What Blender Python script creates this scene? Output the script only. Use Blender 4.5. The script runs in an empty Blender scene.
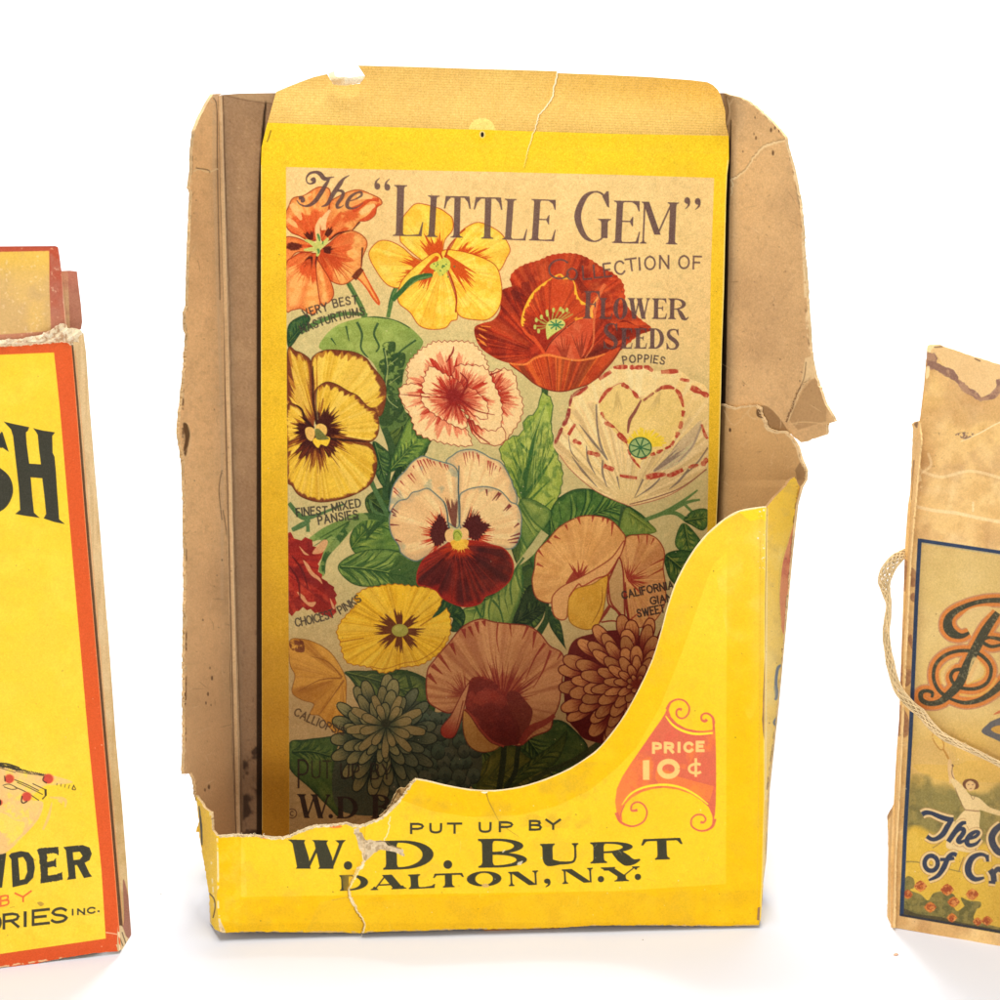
import bpy, math, random
import numpy as np
from mathutils import Vector
from mathutils.geometry import tessellate_polygon

# ------------------------------------------------------------------ camera model (reference frame 1000 x 1000)
FPX = 1900.0
PITCH = math.radians(20.0)
CAM = np.array([0.0, -0.586, 0.377])
FWD = np.array([0.0, math.cos(PITCH), -math.sin(PITCH)])
UPV = np.array([0.0, math.sin(PITCH), math.cos(PITCH)])
RGT = np.array([1.0, 0.0, 0.0])

def ray(px, py):
    px = np.asarray(px, float); py = np.asarray(py, float)
    a = (px - 500.0) / FPX; b = (500.0 - py) / FPX
    return FWD + a[..., None] * RGT + b[..., None] * UPV

class Frame:
    """a leaning, turned sheet plane: origin on its face, right / up / outward normal"""
    def __init__(self, px, py, lean, yaw, dist=None, roll=0.0):
        lean = math.radians(lean); yaw = math.radians(yaw)
        d = ray(px, py)
        if dist is None:
            s = -CAM[2] / d[2]                   # stands on the table
        else:
            s = dist
        self.o = CAM + d * s
        n0 = np.array([math.sin(yaw), -math.cos(yaw), 0.0])
        self.n = n0 * math.cos(lean) + np.array([0, 0, 1.0]) * math.sin(lean)
    def at(self, px, py, t=0.0):
        d = ray(px, py)
        s = ((self.o - CAM) @ self.n - t) / (d @ self.n)
        return CAM + d * s[..., None]

# ------------------------------------------------------------------ small numeric helpers
def noise1(th, freq, seed):
    r = np.random.RandomState(seed).rand(int(freq) + 1); n = int(freq)
    u = (np.asarray(th) / (2 * math.pi)) % 1.0 * n
    i = np.floor(u).astype(int) % n; f = u - np.floor(u)
    return r[i] * (1 - f) + r[(i + 1) % n] * f

def noise2(X, Y, cell, seed):
    r = np.random.RandomState(seed).rand(97, 89).astype(np.float32)
    u = X / cell + 31.7; v = Y / cell + 17.3
    iu = np.floor(u).astype(int); iv = np.floor(v).astype(int)
    fu = u - iu; fv = v - iv
    fu = fu * fu * (3 - 2 * fu); fv = fv * fv * (3 - 2 * fv)
    a = r[iv % 97, iu % 89]; b = r[iv % 97, (iu + 1) % 89]
    c = r[(iv + 1) % 97, iu % 89]; d = r[(iv + 1) % 97, (iu + 1) % 89]
    return (a * (1 - fu) + b * fu) * (1 - fv) + (c * (1 - fu) + d * fu) * fv

def fbm(X, Y, cell, seed, octv=4):
    s = 0; a = 0.5; t = 0
    for k in range(octv):
        s = s + a * noise2(X, Y, cell / 2 ** k, seed + k * 7); t += a; a *= 0.55
    return s / t

def smooth(x, a, b):
    t = np.clip((x - a) / (b - a + 1e-9), 0, 1)
    return t * t * (3 - 2 * t)

def spline(pts, closed=False, seg=6):
    P = np.array(pts, float)
    if len(P) < 3: 
        return P if closed else np.array([P[0] + (P[-1] - P[0]) * k / seg for k in range(seg + 1)])
    out = []
    n = len(P)
    rng = range(n) if closed else range(n - 1)
    for i in rng:
        if closed:
            a, b, c, d = P[(i - 1) % n], P[i], P[(i + 1) % n], P[(i + 2) % n]
        else:
            a, b, c, d = P[max(i - 1, 0)], P[i], P[i + 1], P[min(i + 2, n - 1)]
        for k in range(seg):
            t = k / seg
            out.append(0.5 * ((2 * b) + (c - a) * t + (2 * a - 5 * b + 4 * c - d) * t * t + (3 * b - a - 3 * c + d) * t ** 3))
    if not closed: out.append(P[-1])
    return np.array(out)

def resample(pts, n, closed=False):
    P = np.array(pts, float)
    if closed: P = np.vstack([P, P[:1]])
    L = np.r_[0, np.cumsum(np.hypot(*np.diff(P, axis=0).T))]
    s = np.linspace(0, L[-1], n, endpoint=not closed)
    return np.c_[np.interp(s, L, P[:, 0]), np.interp(s, L, P[:, 1])]

def torn(pts, amp=0.8, step=1.6, seed=1):
    """subdivide a polyline and roughen it like torn card"""
    P = np.array(pts, float); out = []
    rs = np.random.RandomState(seed)
    for i in range(len(P) - 1):
        a, b = P[i], P[i + 1]; L = np.hypot(*(b - a)); n = max(1, int(L / step))
        nn = np.array([-(b - a)[1], (b - a)[0]]) / (L + 1e-9)
        for k in range(n):
            j = 0 if k == 0 else rs.normal() * amp * .6
            out.append(a + (b - a) * k / n + nn * j)
    out.append(P[-1])
    return [tuple(p) for p in out]

def stroke_poly(pts, w, smoothit=True, seg=6):
    """outline of a line with varying width; w = number or list"""
    P = spline(pts, False, seg) if smoothit else np.array(pts, float)
    keep = np.r_[True, np.hypot(*np.diff(P, axis=0).T) > 1e-6]; P = P[keep]
    n = len(P)
    if n < 2: return np.zeros((0, 2))
    W = np.full(n, float(w)) if np.isscalar(w) else np.interp(np.linspace(0, 1, n), np.linspace(0, 1, len(w)), w)
    T = np.gradient(P, axis=0); T /= (np.hypot(T[:, 0], T[:, 1])[:, None] + 1e-9)
    N = np.c_[-T[:, 1], T[:, 0]]
    return np.vstack([P + N * W[:, None] / 2, (P - N * W[:, None] / 2)[::-1]])

# ------------------------------------------------------------------ print plate: colours worked out by code, later carried by the mesh as a colour attribute
class Plate:
    def __init__(s, x0, y0, x1, y1, k=2.0, base=(200, 200, 200)):
        s.x0, s.y0, s.k = x0, y0, k
        s.w = int((x1 - x0) * k) + 1; s.h = int((y1 - y0) * k) + 1
        s.c = np.empty((s.h, s.w, 3), np.float32); s.c[:] = np.array(base) / 255.0
    def full(s):
        return (0, 0, np.ones((s.h, s.w), np.float32))
    def mask(s, polys, SS=4):
        E = []
        for p in polys:
            p = np.asarray(p, float)
            if len(p) < 3: continue
            q = (p - (s.x0, s.y0)) * s.k
            E.append(np.hstack([q, np.roll(q, -1, 0)]))
        if not E: return None
        E = np.vstack(E)
        xa = max(int(math.floor(min(E[:, 0].min(), E[:, 2].min()))) - 1, 0); xb = min(int(math.ceil(max(E[:, 0].max(), E[:, 2].max()))) + 2, s.w)
        ya = max(int(math.floor(min(E[:, 1].min(), E[:, 3].min()))) - 1, 0); yb = min(int(math.ceil(max(E[:, 1].max(), E[:, 3].max()))) + 2, s.h)
        if xb <= xa or yb <= ya: return None
        W = xb - xa; H = (yb - ya) * SS
        X0 = E[:, 0] - xa + .5; X1 = E[:, 2] - xa + .5; Y0 = (E[:, 1] - ya + .5) * SS; Y1 = (E[:, 3] - ya + .5) * SS
        sg = np.where(Y1 > Y0, 1.0, -1.0)
        lo = np.minimum(Y0, Y1); hi = np.maximum(Y0, Y1)
        r0 = np.clip(np.ceil(lo - .5), 0, H).astype(int); r1 = np.clip(np.ceil(hi - .5), 0, H).astype(int)
        cnt = np.maximum(r1 - r0, 0); tot = cnt.sum()
        if tot == 0: return None
        idx = np.repeat(np.arange(len(E)), cnt)
        rows = np.arange(tot) - np.repeat(np.cumsum(cnt) - cnt, cnt) + r0[idx]
        t = (rows + .5 - Y0[idx]) / (Y1 - Y0)[idx]
        x = np.clip(X0[idx] + (X1 - X0)[idx] * t, 0, W - 1e-3)
        ix = np.floor(x).astype(int); f = x - ix
        acc = np.zeros(H * (W + 2), np.float32)
        np.add.at(acc, rows * (W + 2) + ix, sg[idx] * (1 - f)); np.add.at(acc, rows * (W + 2) + ix + 1, sg[idx] * f)
        a = np.clip(np.abs(np.cumsum(acc.reshape(H, W + 2), axis=1)[:, :W]), 0, 1)
        a = a.reshape(yb - ya, SS, W).mean(1)
        return (ya, xa, a.astype(np.float32))
    def grid(s, m):
        ya, xa, a = m
        Y, X = np.mgrid[ya:ya + a.shape[0], xa:xa + a.shape[1]]
        return X / s.k + s.x0, Y / s.k + s.y0
    def clip(s, m, c):
        if m is None or c is None: return None if c is None or m is None else m
        ya, xa, a = m; yc, xc, b = c
        y0 = max(ya, yc); x0 = max(xa, xc); y1 = min(ya + a.shape[0], yc + b.shape[0]); x1 = min(xa + a.shape[1], xc + b.shape[1])
        if y1 <= y0 or x1 <= x0: return None
        return (y0, x0, a[y0 - ya:y1 - ya, x0 - xa:x1 - xa] * b[y0 - yc:y1 - yc, x0 - xc:x1 - xc])
    def put(s, m, col, al=1.0, mul=False):
        if m is None: return
        ya, xa, a = m
        v = s.c[ya:ya + a.shape[0], xa:xa + a.shape[1]]
        A = (a * al)[..., None]
        col = np.asarray(col, np.float32)
        if col.ndim == 1: col = col / 255.0
        t = v * col if mul else col
        v += (t - v) * A
    # convenience
    def poly(s, pts, col, al=1.0, sm=True, clip=None, mul=False):
        m = s.mask([spline(pts, True) if sm else pts])
        if clip is not None: m = s.clip(m, clip)
        s.put(m, col, al, mul); return m
    def lines(s, L, col, al=1.0, clip=None, mul=False, sm=True):
        m = s.mask([stroke_poly(p, w, sm) for p, w in L])
        if clip is not None: m = s.clip(m, clip)
        s.put(m, col, al, mul)
    def polar(s, m, c, sq=1.0, rot=0.0):
        X, Y = s.grid(m); dx = X - c[0]; dy = Y - c[1]
        if rot:
            cr, sr = math.cos(rot), math.sin(rot); dx, dy = dx * cr + dy * sr, -dx * sr + dy * cr
        return np.hypot(dx, dy * sq), np.arctan2(dy * sq, dx)
    def burst(s, m, c, r, col, jag=.5, n=60, seed=1, soft=1.2, al=1.0, sq=1.0, rot=0.0):
        """colour spreading from a centre with ray-like ragged edge"""
        if m is None: return
        R, T = s.polar(m, c, sq, rot)
        lim = r * (1 - jag * (.6 * noise1(T, n, seed) + .4 * noise1(T, n * 2.7, seed + 1)))
        s.put((m[0], m[1], m[2] * smooth(lim - R, -soft, soft)), col, al)
    def rays(s, m, c, col, al=.3, n=90, seed=1, r0=0, r1=1e9, cut=.5):
        if m is None: return
        R, T = s.polar(m, c)
        k = np.maximum(smooth(noise1(T + .006 * np.sin(R * .25), n, seed), cut, cut + .35), .75 * smooth(noise1(T, n * 2.6, seed + 50), .55, .8)) * smooth(R, r0, r0 + 6) * (1 - smooth(R, r1 - 5, r1))
        s.put((m[0], m[1], m[2] * k), col, al)
    def edge(s, m, pts, w, col, jag=.5, n=60, seed=2, c=None, al=1.0, soft=.8, closed=True):
        """colour along the rim, ragged inwards"""
        if m is None: return
        P = resample(spline(pts, closed), 90, closed)
        X, Y = s.grid(m); D = np.full(X.shape, 1e9, np.float32)
        Q = np.roll(P, -1, 0)
        for a, b in zip(P if closed else P[:-1], Q if closed else Q[:-1]):
            d = b - a; L = d @ d + 1e-9
            t = np.clip(((X - a[0]) * d[0] + (Y - a[1]) * d[1]) / L, 0, 1)
            D = np.minimum(D, (X - a[0] - d[0] * t) ** 2 + (Y - a[1] - d[1] * t) ** 2)
        D = np.sqrt(D)
        if c is None: c = P.mean(0)
        T = np.arctan2(Y - c[1], X - c[0])
        lim = w * (1 - jag * (.5 * noise1(T, n, seed) + .5 * noise1(T, n * 2.3, seed + 3)) * 1.3) * (.8 + .5 * noise1(T, 9, seed + 21))
        s.put((m[0], m[1], m[2] * smooth(lim - D, -soft, soft)), col, al)
    def ramp(s, m, p, q, col, al=1.0):
        if m is None: return
        X, Y = s.grid(m); d = np.array(q, float) - p; L = d @ d
        t = smooth(((X - p[0]) * d[0] + (Y - p[1]) * d[1]) / L, 0, 1)
        s.put((m[0], m[1], m[2] * t), col, al)
    def mottle(s, m, col, al=.4, cell=6, seed=3, cut=.5, w=.15):
        if m is None: return
        X, Y = s.grid(m); t = smooth(fbm(X, Y, cell, seed), cut, cut + w)
        s.put((m[0], m[1], m[2] * t), col, al)
    def petal(s, pts, base, c=None, inner=None, rim=None, veins=None, line=None, mott=None):
        if c is None: c = np.mean(pts, axis=0)
        m = s.poly(pts, base)
        sd = int(abs(c[0] * 7 + c[1] * 3 + pts[0][0])) % 9973
        if mott: s.mottle(m, mott[0], mott[1], 9, sd)
        if veins: s.rays(m, c, veins[0], veins[1], veins[2], sd + 5)
        if rim: s.edge(m, pts, rim[1], rim[0], rim[2], 70, sd + 9, c)
        if inner:
            for k, (col, r, jag) in enumerate(inner): s.burst(m, c, r, col, jag, 46, sd + 11 + k)
        if line:
            P = spline(pts, True); s.lines([(np.vstack([P, P[:1]]), line[1])], line[0], line[2] if len(line) > 2 else .9, sm=False)
        return m
    def sample(s, X, Y):
        u = np.clip((X - s.x0) * s.k, 0, s.w - 1.001); v = np.clip((Y - s.y0) * s.k, 0, s.h - 1.001)
        iu = u.astype(int); iv = v.astype(int); fu = (u - iu)[:, None]; fv = (v - iv)[:, None]
        c = s.c
        return (c[iv, iu] * (1 - fu) + c[iv, iu + 1] * fu) * (1 - fv) + (c[iv + 1, iu] * (1 - fu) + c[iv + 1, iu + 1] * fu) * fv

def blurred(m, r=4, n=2):
    ya, xa, a = m; b = np.pad(a, r * n); k = 2 * r + 1
    for _ in range(n):
        for ax in (0, 1):
            c = np.cumsum(np.insert(b, 0, 0, axis=ax), axis=ax); s0 = [slice(None)] * 2; s1 = [slice(None)] * 2; s0[ax] = slice(0, -k); s1[ax] = slice(k, None)
            b = (c[tuple(s1)] - c[tuple(s0)]) / k; pd = [(0, 0), (0, 0)]; pd[ax] = (r, r); b = np.pad(b, pd)
    b = b[r * n:-r * n, r * n:-r * n]
    return (ya, xa, b.astype(np.float32))

def jag_outline(pts, amp, n, seed=1, sm=True):
    """zig-zag (pinked) edge"""
    P = resample(spline(pts, True) if sm else pts, n * 2, True)
    c = P.mean(0); rs = np.random.RandomState(seed)
    d = P - c; L = np.hypot(d[:, 0], d[:, 1])[:, None] + 1e-9
    k = np.where(np.arange(len(P)) % 2 == 0, 1, -1)[:, None] * amp * (0.6 + .8 * rs.rand(len(P), 1))
    return P + d / L * k

# ------------------------------------------------------------------ lettering
def ell(cx, cy, rx, ry, a0=0, a1=360, n=26):
    t = np.radians(np.linspace(a0, a1, n)); return [(cx + rx * math.cos(a), cy + ry * math.sin(a)) for a in t]

SANS = {  # centre lines in a box 1 high; x scaled to width; each entry: (width, [polylines])
 'A': (.85, [[(0, 0), (.5, 1), (1, 0)], [(.18, .35), (.82, .35)]]),
 'B': (.7, [[(0, 0), (0, 1), (.55, 1), (.85, .93), (.9, .76), (.8, .58), (.55, .53), (0, .53)], [(.55, .53), (.9, .46), (1, .27), (.9, .06), (.55, 0), (0, 0)]]),
 'C': (.85, [[(1, .8), (.82, .95), (.55, 1), (.22, .9), (.03, .68), (0, .5), (.03, .3), (.22, .1), (.55, 0), (.82, .05), (1, .2)]]),
 'D': (.8, [[(0, 0), (0, 1), (.5, 1), (.85, .85), (1, .5), (.85, .15), (.5, 0), (0, 0)]]),
 'E': (.62, [[(1, 1), (0, 1), (0, 0), (1, 0)], [(0, .52), (.8, .52)]]),
 'F': (.6, [[(1, 1), (0, 1), (0, 0)], [(0, .52), (.8, .52)]]),
 'G': (.9, [[(.98, .8), (.8, .95), (.55, 1), (.22, .9), (.03, .68), (0, .5), (.03, .3), (.22, .1), (.55, 0), (.85, .06), (1, .2), (1, .45), (.6, .45)]]),
 'H': (.8, [[(0, 0), (0, 1)], [(1, 0), (1, 1)], [(0, .52), (1, .52)]]),
 'I': (.02, [[(0, 0), (0, 1)]]),
 'K': (.75, [[(0, 0), (0, 1)], [(1, 1), (0, .4)], [(.35, .6), (1, 0)]]),
 'L': (.55, [[(0, 1), (0, 0), (1, 0)]]),
 'M': (.95, [[(0, 0), (.05, 1), (.5, .15), (.95, 1), (1, 0)]]),
 'N': (.8, [[(0, 0), (0, 1), (1, 0), (1, 1)]]),
 'O': (.92, [[(.5, 1), (.2, .92), (.02, .68), (0, .5), (.02, .32), (.2, .08), (.5, 0), (.8, .08), (.98, .32), (1, .5), (.98, .68), (.8, .92), (.5, 1)]]),
 'P': (.65, [[(0, 0), (0, 1), (.6, 1), (.92, .9), (1, .74), (.92, .56), (.6, .47), (0, .47)]]),
 'R': (.7, [[(0, 0), (0, 1), (.6, 1), (.92, .9), (1, .75), (.92, .58), (.6, .5), (0, .5)], [(.5, .5), (1, 0)]]),
 'S': (.68, [[(.95, .82), (.75, .97), (.45, 1), (.12, .9), (.05, .73), (.2, .57), (.5, .51), (.85, .42), (1, .25), (.88, .07), (.5, 0), (.2, .03), (0, .18)]]),
 'T': (.75, [[(0, 1), (1, 1)], [(.5, 1), (.5, 0)]]),
 'U': (.78, [[(0, 1), (0, .3), (.12, .08), (.5, 0), (.88, .08), (1, .3), (1, 1)]]),
 'V': (.8, [[(0, 1), (.5, 0), (1, 1)]]),
 'W': (1.15, [[(0, 1), (.26, 0), (.5, .9), (.74, 0), (1, 1)]]),
 'X': (.8, [[(0, 0), (1, 1)], [(0, 1), (1, 0)]]),
 'Y': (.8, [[(0, 1), (.5, .48), (1, 1)], [(.5, .48), (.5, 0)]]),
 '.': (.02, [[(0, 0), (0, .1)]]),
}
def warp(polys, f): return [np.array([f(x, y) for x, y in p]) for p in polys]

def sans_text(txt, p0, p1, h, lw, bend=0.0, gap=.32, smallcaps=1.0, h1=None):
    """stroke lettering from p0 to p1 along a baseline with sagitta 'bend'; returns polygons"""
    out = []; adv = 0; items = []
    for ch in txt:
        if ch == ' ': adv += .62; continue
        k = 1.0
        if ch.islower(): k = smallcaps
        w, pl = SANS[ch.upper()]
        items.append((adv, w * k, k, pl)); adv += w * k + gap
    total = adv - gap
    p0 = np.array(p0, float); p1 = np.array(p1, float); d = p1 - p0; L = np.hypot(*d); u = d / L; n = np.array([u[1], -u[0]])
    def base(s):
        t = s; off = 4 * bend * t * (1 - t)
        p = p0 + d * t + n * off
        tg = d + n * 4 * bend * (1 - 2 * t); tg /= np.hypot(*tg)
        return p, tg, np.array([tg[1], -tg[0]])
    for a, w, k, pl in items:
        P, tg, nn = base((a + w / 2) / total)
        hh = h if h1 is None else h + (h1 - h) * (a / total)
        for line in pl:
            pts = [P + tg * ((x - .5) * w / total * L) + nn * (y * hh * k) for x, y in line]
            out.extend(strk(pts, lw * 1.12))
    return out

def strk(pts, w):
    """broken line drawn as separate pieces that butt at sharp corners, so that joins stay solid"""
    P = [np.array(p, float) for p in pts]; parts = [[P[0]]]
    for i in range(1, len(P)):
        parts[-1].append(P[i])
        if i < len(P) - 1:
            v, u = P[i] - P[i - 1], P[i + 1] - P[i]
            if abs(math.degrees(math.atan2(v[0] * u[1] - v[1] * u[0], v @ u))) > 50: parts.append([P[i]])
    out = []
    for q in parts:
        q = [p.copy() for p in q]; e = w * .42
        d = q[0] - q[1]; q[0] = q[0] + d / (np.hypot(*d) + 1e-9) * e; d = q[-1] - q[-2]; q[-1] = q[-1] + d / (np.hypot(*d) + 1e-9) * e
        out.append(stroke_poly(soft_poly(np.array(q)) if len(q) > 4 else np.array(q), w, False))
    return out
def fat(pts):
    P = np.array(pts); 
    return P if len(P) < 5 else soft_poly(P)
def soft_poly(P):
    out = [P[0]]
    for i in range(1, len(P) - 1):
        a, b, c = P[i - 1], P[i], P[i + 1]
        v = b - a; w = c - b
        ang = abs(math.degrees(math.atan2(v[0] * w[1] - v[1] * w[0], v @ w)))
        if ang > 70: out.append(b)
        else: out += [b + (a - b) * .28, b + (c - b) * .28]
    out.append(P[-1]); return np.array(out)

def serif_glyph(ch, W, H, st, ht, sf):
    """roman capital in a W x H box (y up, baseline 0); st thick stem, ht hairline, sf serif reach"""
    P = []
    def R(x0, y0, x1, y1): P.append([(x0, y0), (x1, y0), (x1, y1), (x0, y1)])
    def foot(xc, w, y, d):
        a = w / 2; P.append([(xc - a - sf, y), (xc + a + sf, y), (xc + a + sf, y + d * ht * .7), (xc + a + sf * .25, y + d * ht * 1.25), (xc + a, y + d * ht * 2.3), (xc - a, y + d * ht * 2.3), (xc - a - sf * .25, y + d * ht * 1.25), (xc - a - sf, y + d * ht * .7)])
    def stem(xc, w=st, top=True, bot=True, y0=0, y1=H):
        R(xc - w / 2, y0, xc + w / 2, y1)
        if bot: foot(xc, w, y0, 1)
        if top: foot(xc, w, y1, -1)
    def diag(x0, y0, x1, y1, w): P.append([(x0 - w / 2, y0), (x0 + w / 2, y0), (x1 + w / 2, y1), (x1 - w / 2, y1)])
    def bowl(x0, y0, y1, xr, w):
        m = (y0 + y1) / 2; h = (y1 - y0) / 2; rx = xr - x0
        o = [(x0, y1)] + [(x0 + rx * (.25 + .75 * math.sin(math.radians(a))), m + h * math.cos(math.radians(a))) for a in range(0, 181, 12)] + [(x0, y0)]
        ri = rx - w; hi = h - ht
        i = [(x0, y1 - ht)] + [(x0 + ri * .25 + ri * .75 * math.sin(math.radians(a)), m + hi * math.cos(math.radians(a))) for a in range(0, 181, 12)] + [(x0, y0 + ht)]
        P.append(o + i[::-1])
    s2 = st / 2 + sf
    if ch == 'I': stem(W / 2)
    elif ch in 'LEF':
        stem(s2, st)
        if ch in 'LE':
            R(s2, 0, W - 1, ht); P.append([(W * .6, 0), (W - ht * .9, 0), (W, H * .28), (W - ht * .7, H * .28), (W * .86, ht * 1.5), (W * .6, ht)])
        if ch in 'EF':
            R(s2, H - ht, W * .93, H); P.append([(W * .66, H - ht), (W * .93 - ht, H), (W * .93, H), (W * .95, H * .76), (W * .91, H * .76), (W * .82, H * .9)])
            y = H * .5; R(s2, y, W * .68, y + ht); P.append([(W * .6, y + ht / 2), (W * .7, y + H * .13), (W * .73, y + H * .13), (W * .73, y - H * .1), (W * .7, y - H * .1)])
    elif ch == 'T':
        stem(W / 2, st, False); R(W * .08, H - ht * 1.2, W * .92, H)
        for k in (0, 1):
            q = [(.30, 1), (.06, 1), (0, .7), (.05, .7), (.12, .86)]
            P.append([((x if not k else 1 - x) * W, y * H) for x, y in q])
    elif ch in 'O':
        P.append(ell(W / 2, H / 2, W / 2, H / 2)); P.append(ell(W / 2, H / 2, W / 2 - st, H / 2 - ht, 360, 0))
    elif ch in 'CG':
        pts = [(W * .93, H * .74), (W * .8, H * .93), (W * .56, H - ht / 2), (W * .28, H * .86), (st * .55, H * .5), (W * .28, H * .14), (W * .56, ht / 2), (W * .8, H * .09), (W * (.94 if ch == 'C' else .88), H * .27)]
        P.append(stroke_poly(pts, [ht * .5, ht * 1.4, ht, st * .75, st, st * .75, ht, ht * 1.2, ht * .5 if ch == 'C' else ht]))
        P.append([(W * .9, H), (W * .96, H), (W * .98, H * .68), (W * .92, H * .7), (W * .78, H * .9)])
        if ch == 'G':
            R(W * .78 - st * .1, H * .08, W * .78 + st * .85, H * .44); foot(W * .78 + st * .38, st, H * .46, -1)
    elif ch == 'D':
        stem(s2); bowl(s2, 0, H, W, st)
    elif ch == 'B':
        stem(s2); bowl(s2, H * .47, H, W * .93, st * .9); bowl(s2, 0, H * .52, W, st)
    elif ch == 'P':
        stem(s2); bowl(s2, H * .42, H, W, st)
    elif ch == 'R':
        stem(s2); bowl(s2, H * .46, H, W * .88, st * .95)
        P.append(stroke_poly([(W * .46, H * .5), (W * .62, H * .3), (W * .76, H * .08), (W * .9, 0.02 * H), (W * 1.03, H * .12)], [ht, st, st * 1.05, st * .5, ht * .6]))
    elif ch == 'U':
        R(s2 - st / 2, H * .25, s2 + st / 2, H); foot(s2, st, H, -1); xr = W - sf - ht
        R(xr - ht * .6, H * .3, xr + ht * .6, H); foot(xr, ht * 1.2, H, -1)
        P.append(stroke_poly([(s2, H * .32), (s2 + st * .15, H * .12), (W * .5, ht * .8), (xr - W * .08, H * .1), (xr, H * .34)], [st, st * .85, ht * 1.8, ht * 1.3, ht * 1.2]))
    elif ch == 'N':
        a = sf + ht * .6; R(a - ht * .6, 0, a + ht * .6, H); foot(a, ht * 1.2, 0, 1); foot(a, ht, H, -1); b = W - a
        R(b - ht * .6, 0, b + ht * .6, H); foot(b, ht * 1.2, H, -1); P.append([(a - ht, H), (a - ht + st * 1.2, H), (b + ht * .6, 0), (b + ht * .6 - st * 1.1, 0)])
    elif ch == 'M':
        a = sf + ht; R(a - ht * .6, 0, a + ht * .6, H); foot(a, ht * 1.2, 0, 1); foot(a, ht, H, -1); b = W - sf - st / 2
        stem(b); diag(W * .47, H * .22, a + st * .2, H, st); diag(W * .47, H * .22, b - st * .2, H, ht * 1.3)
    elif ch == 'W':
        diag(W * .30, 0, sf + st * .55, H, st); diag(W * .30, 0, W * .52, H, ht * 1.3); diag(W * .70, 0, W * .52 - st * .1, H, st); diag(W * .70, 0, W - sf - ht, H, ht * 1.3)
        foot(sf + st * .55, st, H, -1); foot(W * .52, st * .8, H, -1); foot(W - sf - ht, ht, H, -1)
        foot(W*.3, st*.3, 0, 1) if W > H*1.2 else None; foot(W*.7, st*.3, 0, 1) if W > H*1.2 else None
    elif ch == 'A':
        diag(W - s2, 0, W * .48, H, st * 1.1); diag(sf + ht, 0, W * .46, H, ht * 1.3); R(W * .25, H * .28, W * .75, H * .28 + ht)
        foot(W - s2, st, 0, 1); foot(sf + ht, ht, 0, 1)
    elif ch == 'Y':
        stem(W / 2, st, False, True, 0, H * .45); diag(W / 2, H * .36, s2 * .8, H, st * 1.05); diag(W / 2 + st * .2, H * .36, W - sf - ht, H, ht * 1.4)
        foot(s2 * .8, st, H, -1); foot(W - sf - ht, ht, H, -1)
    elif ch == 'S':
        P.append(stroke_poly([(W * .88, H * .74), (W * .76, H * .93), (W * .5, H - ht / 2), (W * .24, H * .9), (W * .17, H * .73), (W * .34, H * .57), (W * .62, H * .44), (W * .83, H * .26), (W * .72, H * .08), (W * .46, ht / 2), (W * .22, H * .07), (W * .08, H * .28)],
                 [ht * .5, ht, ht, st * .55, st * .85, st, st, st * .9, st * .55, ht, ht, ht * .5]))
        P.append([(W * .84, H), (W * .9, H), (W * .92, H * .68), (W * .86, H * .7), (W * .74, H * .9)]); P.append([(W * .1, 0), (W * .04, 0), (W * .02, H * .34), (W * .08, H * .32), (W * .2, H * .1)])
    elif ch == '.': P.append(ell(W / 2, H * .5, W / 2, H * .5))
    elif ch == ',': P.append(ell(W * .5, H * .7, W * .42, H * .3)); P.append(stroke_poly([(W * .75, H * .65), (W * .7, H * .3), (W * .25, 0)], [W * .42, W * .3, W * .08]))
    elif ch == '`': P.append(ell(W * .5, H * .3, W * .45, H * .28)); P.append(stroke_poly([(W * .22, H * .35), (W * .3, H * .7), (W * .8, H)], [W * .42, W * .3, W * .08]))
    elif ch == "'": P.append(ell(W * .5, H * .7, W * .45, H * .28)); P.append(stroke_poly([(W * .78, H * .65), (W * .7, H * .3), (W * .2, 0)], [W * .42, W * .3, W * .08]))
    return P

def orient(poly):
    p = np.array(poly, float); a = np.sum(p[:, 0] * np.roll(p[:, 1], -1) - np.roll(p[:, 0], -1) * p[:, 1])
    return p
def glyph_at(ch, xl, yb, xr, yb2, H, st, ht, sf, lean=0.0):
    """glyph standing on the segment (xl,yb)-(xr,yb2), height H upwards; lean = x shift of the top"""
    W = math.hypot(xr - xl, yb2 - yb); ux, uy = (xr - xl) / W, (yb2 - yb) / W
    polys = serif_glyph(ch, W, H, st, ht, sf); out = []
    for p in polys:
        q = np.array(p, float)
        a = np.sum(q[:, 0] * np.roll(q[:, 1], -1) - np.roll(q[:, 0], -1) * q[:, 1])
        hole = (ch == 'O' and p is polys[1])
        if (a < 0) != hole: q = q[::-1]
        x = xl + q[:, 0] * ux + (q[:, 1]) * uy + lean * q[:, 1] / H; y = yb + q[:, 0] * uy - q[:, 1] * ux
        out.append(np.c_[x, y])
    return out
WORLD = 0.15
LIGHTS = [('key_softbox', (-.1, -1.2, .14), (0, 0, .12), 1.5, 6.1, (1, .975, .955), .26), ('overhead_softbox', (0, -.12, 1.3), (0, -.02, 0), .5, 11.0, (1, .985, .985)), ('back_lamp', (0, .62, 1.3), (0, 0, 0), .15, 6.5, (.97, .98, 1)), ('backdrop_lamp', (0, .7, 1.1), (0, 1.1, .2), .8, 9.0, (1, 1, 1)),
 ('right_fill', (1.15, -.45, .45), (0, 0, .12), .5, 3.2, (1, .98, .96)), ('left_fill', (-1.15, -.45, .45), (0, 0, .12), .5, 2.6, (1, .98, .96))]  # unseen side fills, added to brighten the box's side faces
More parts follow.
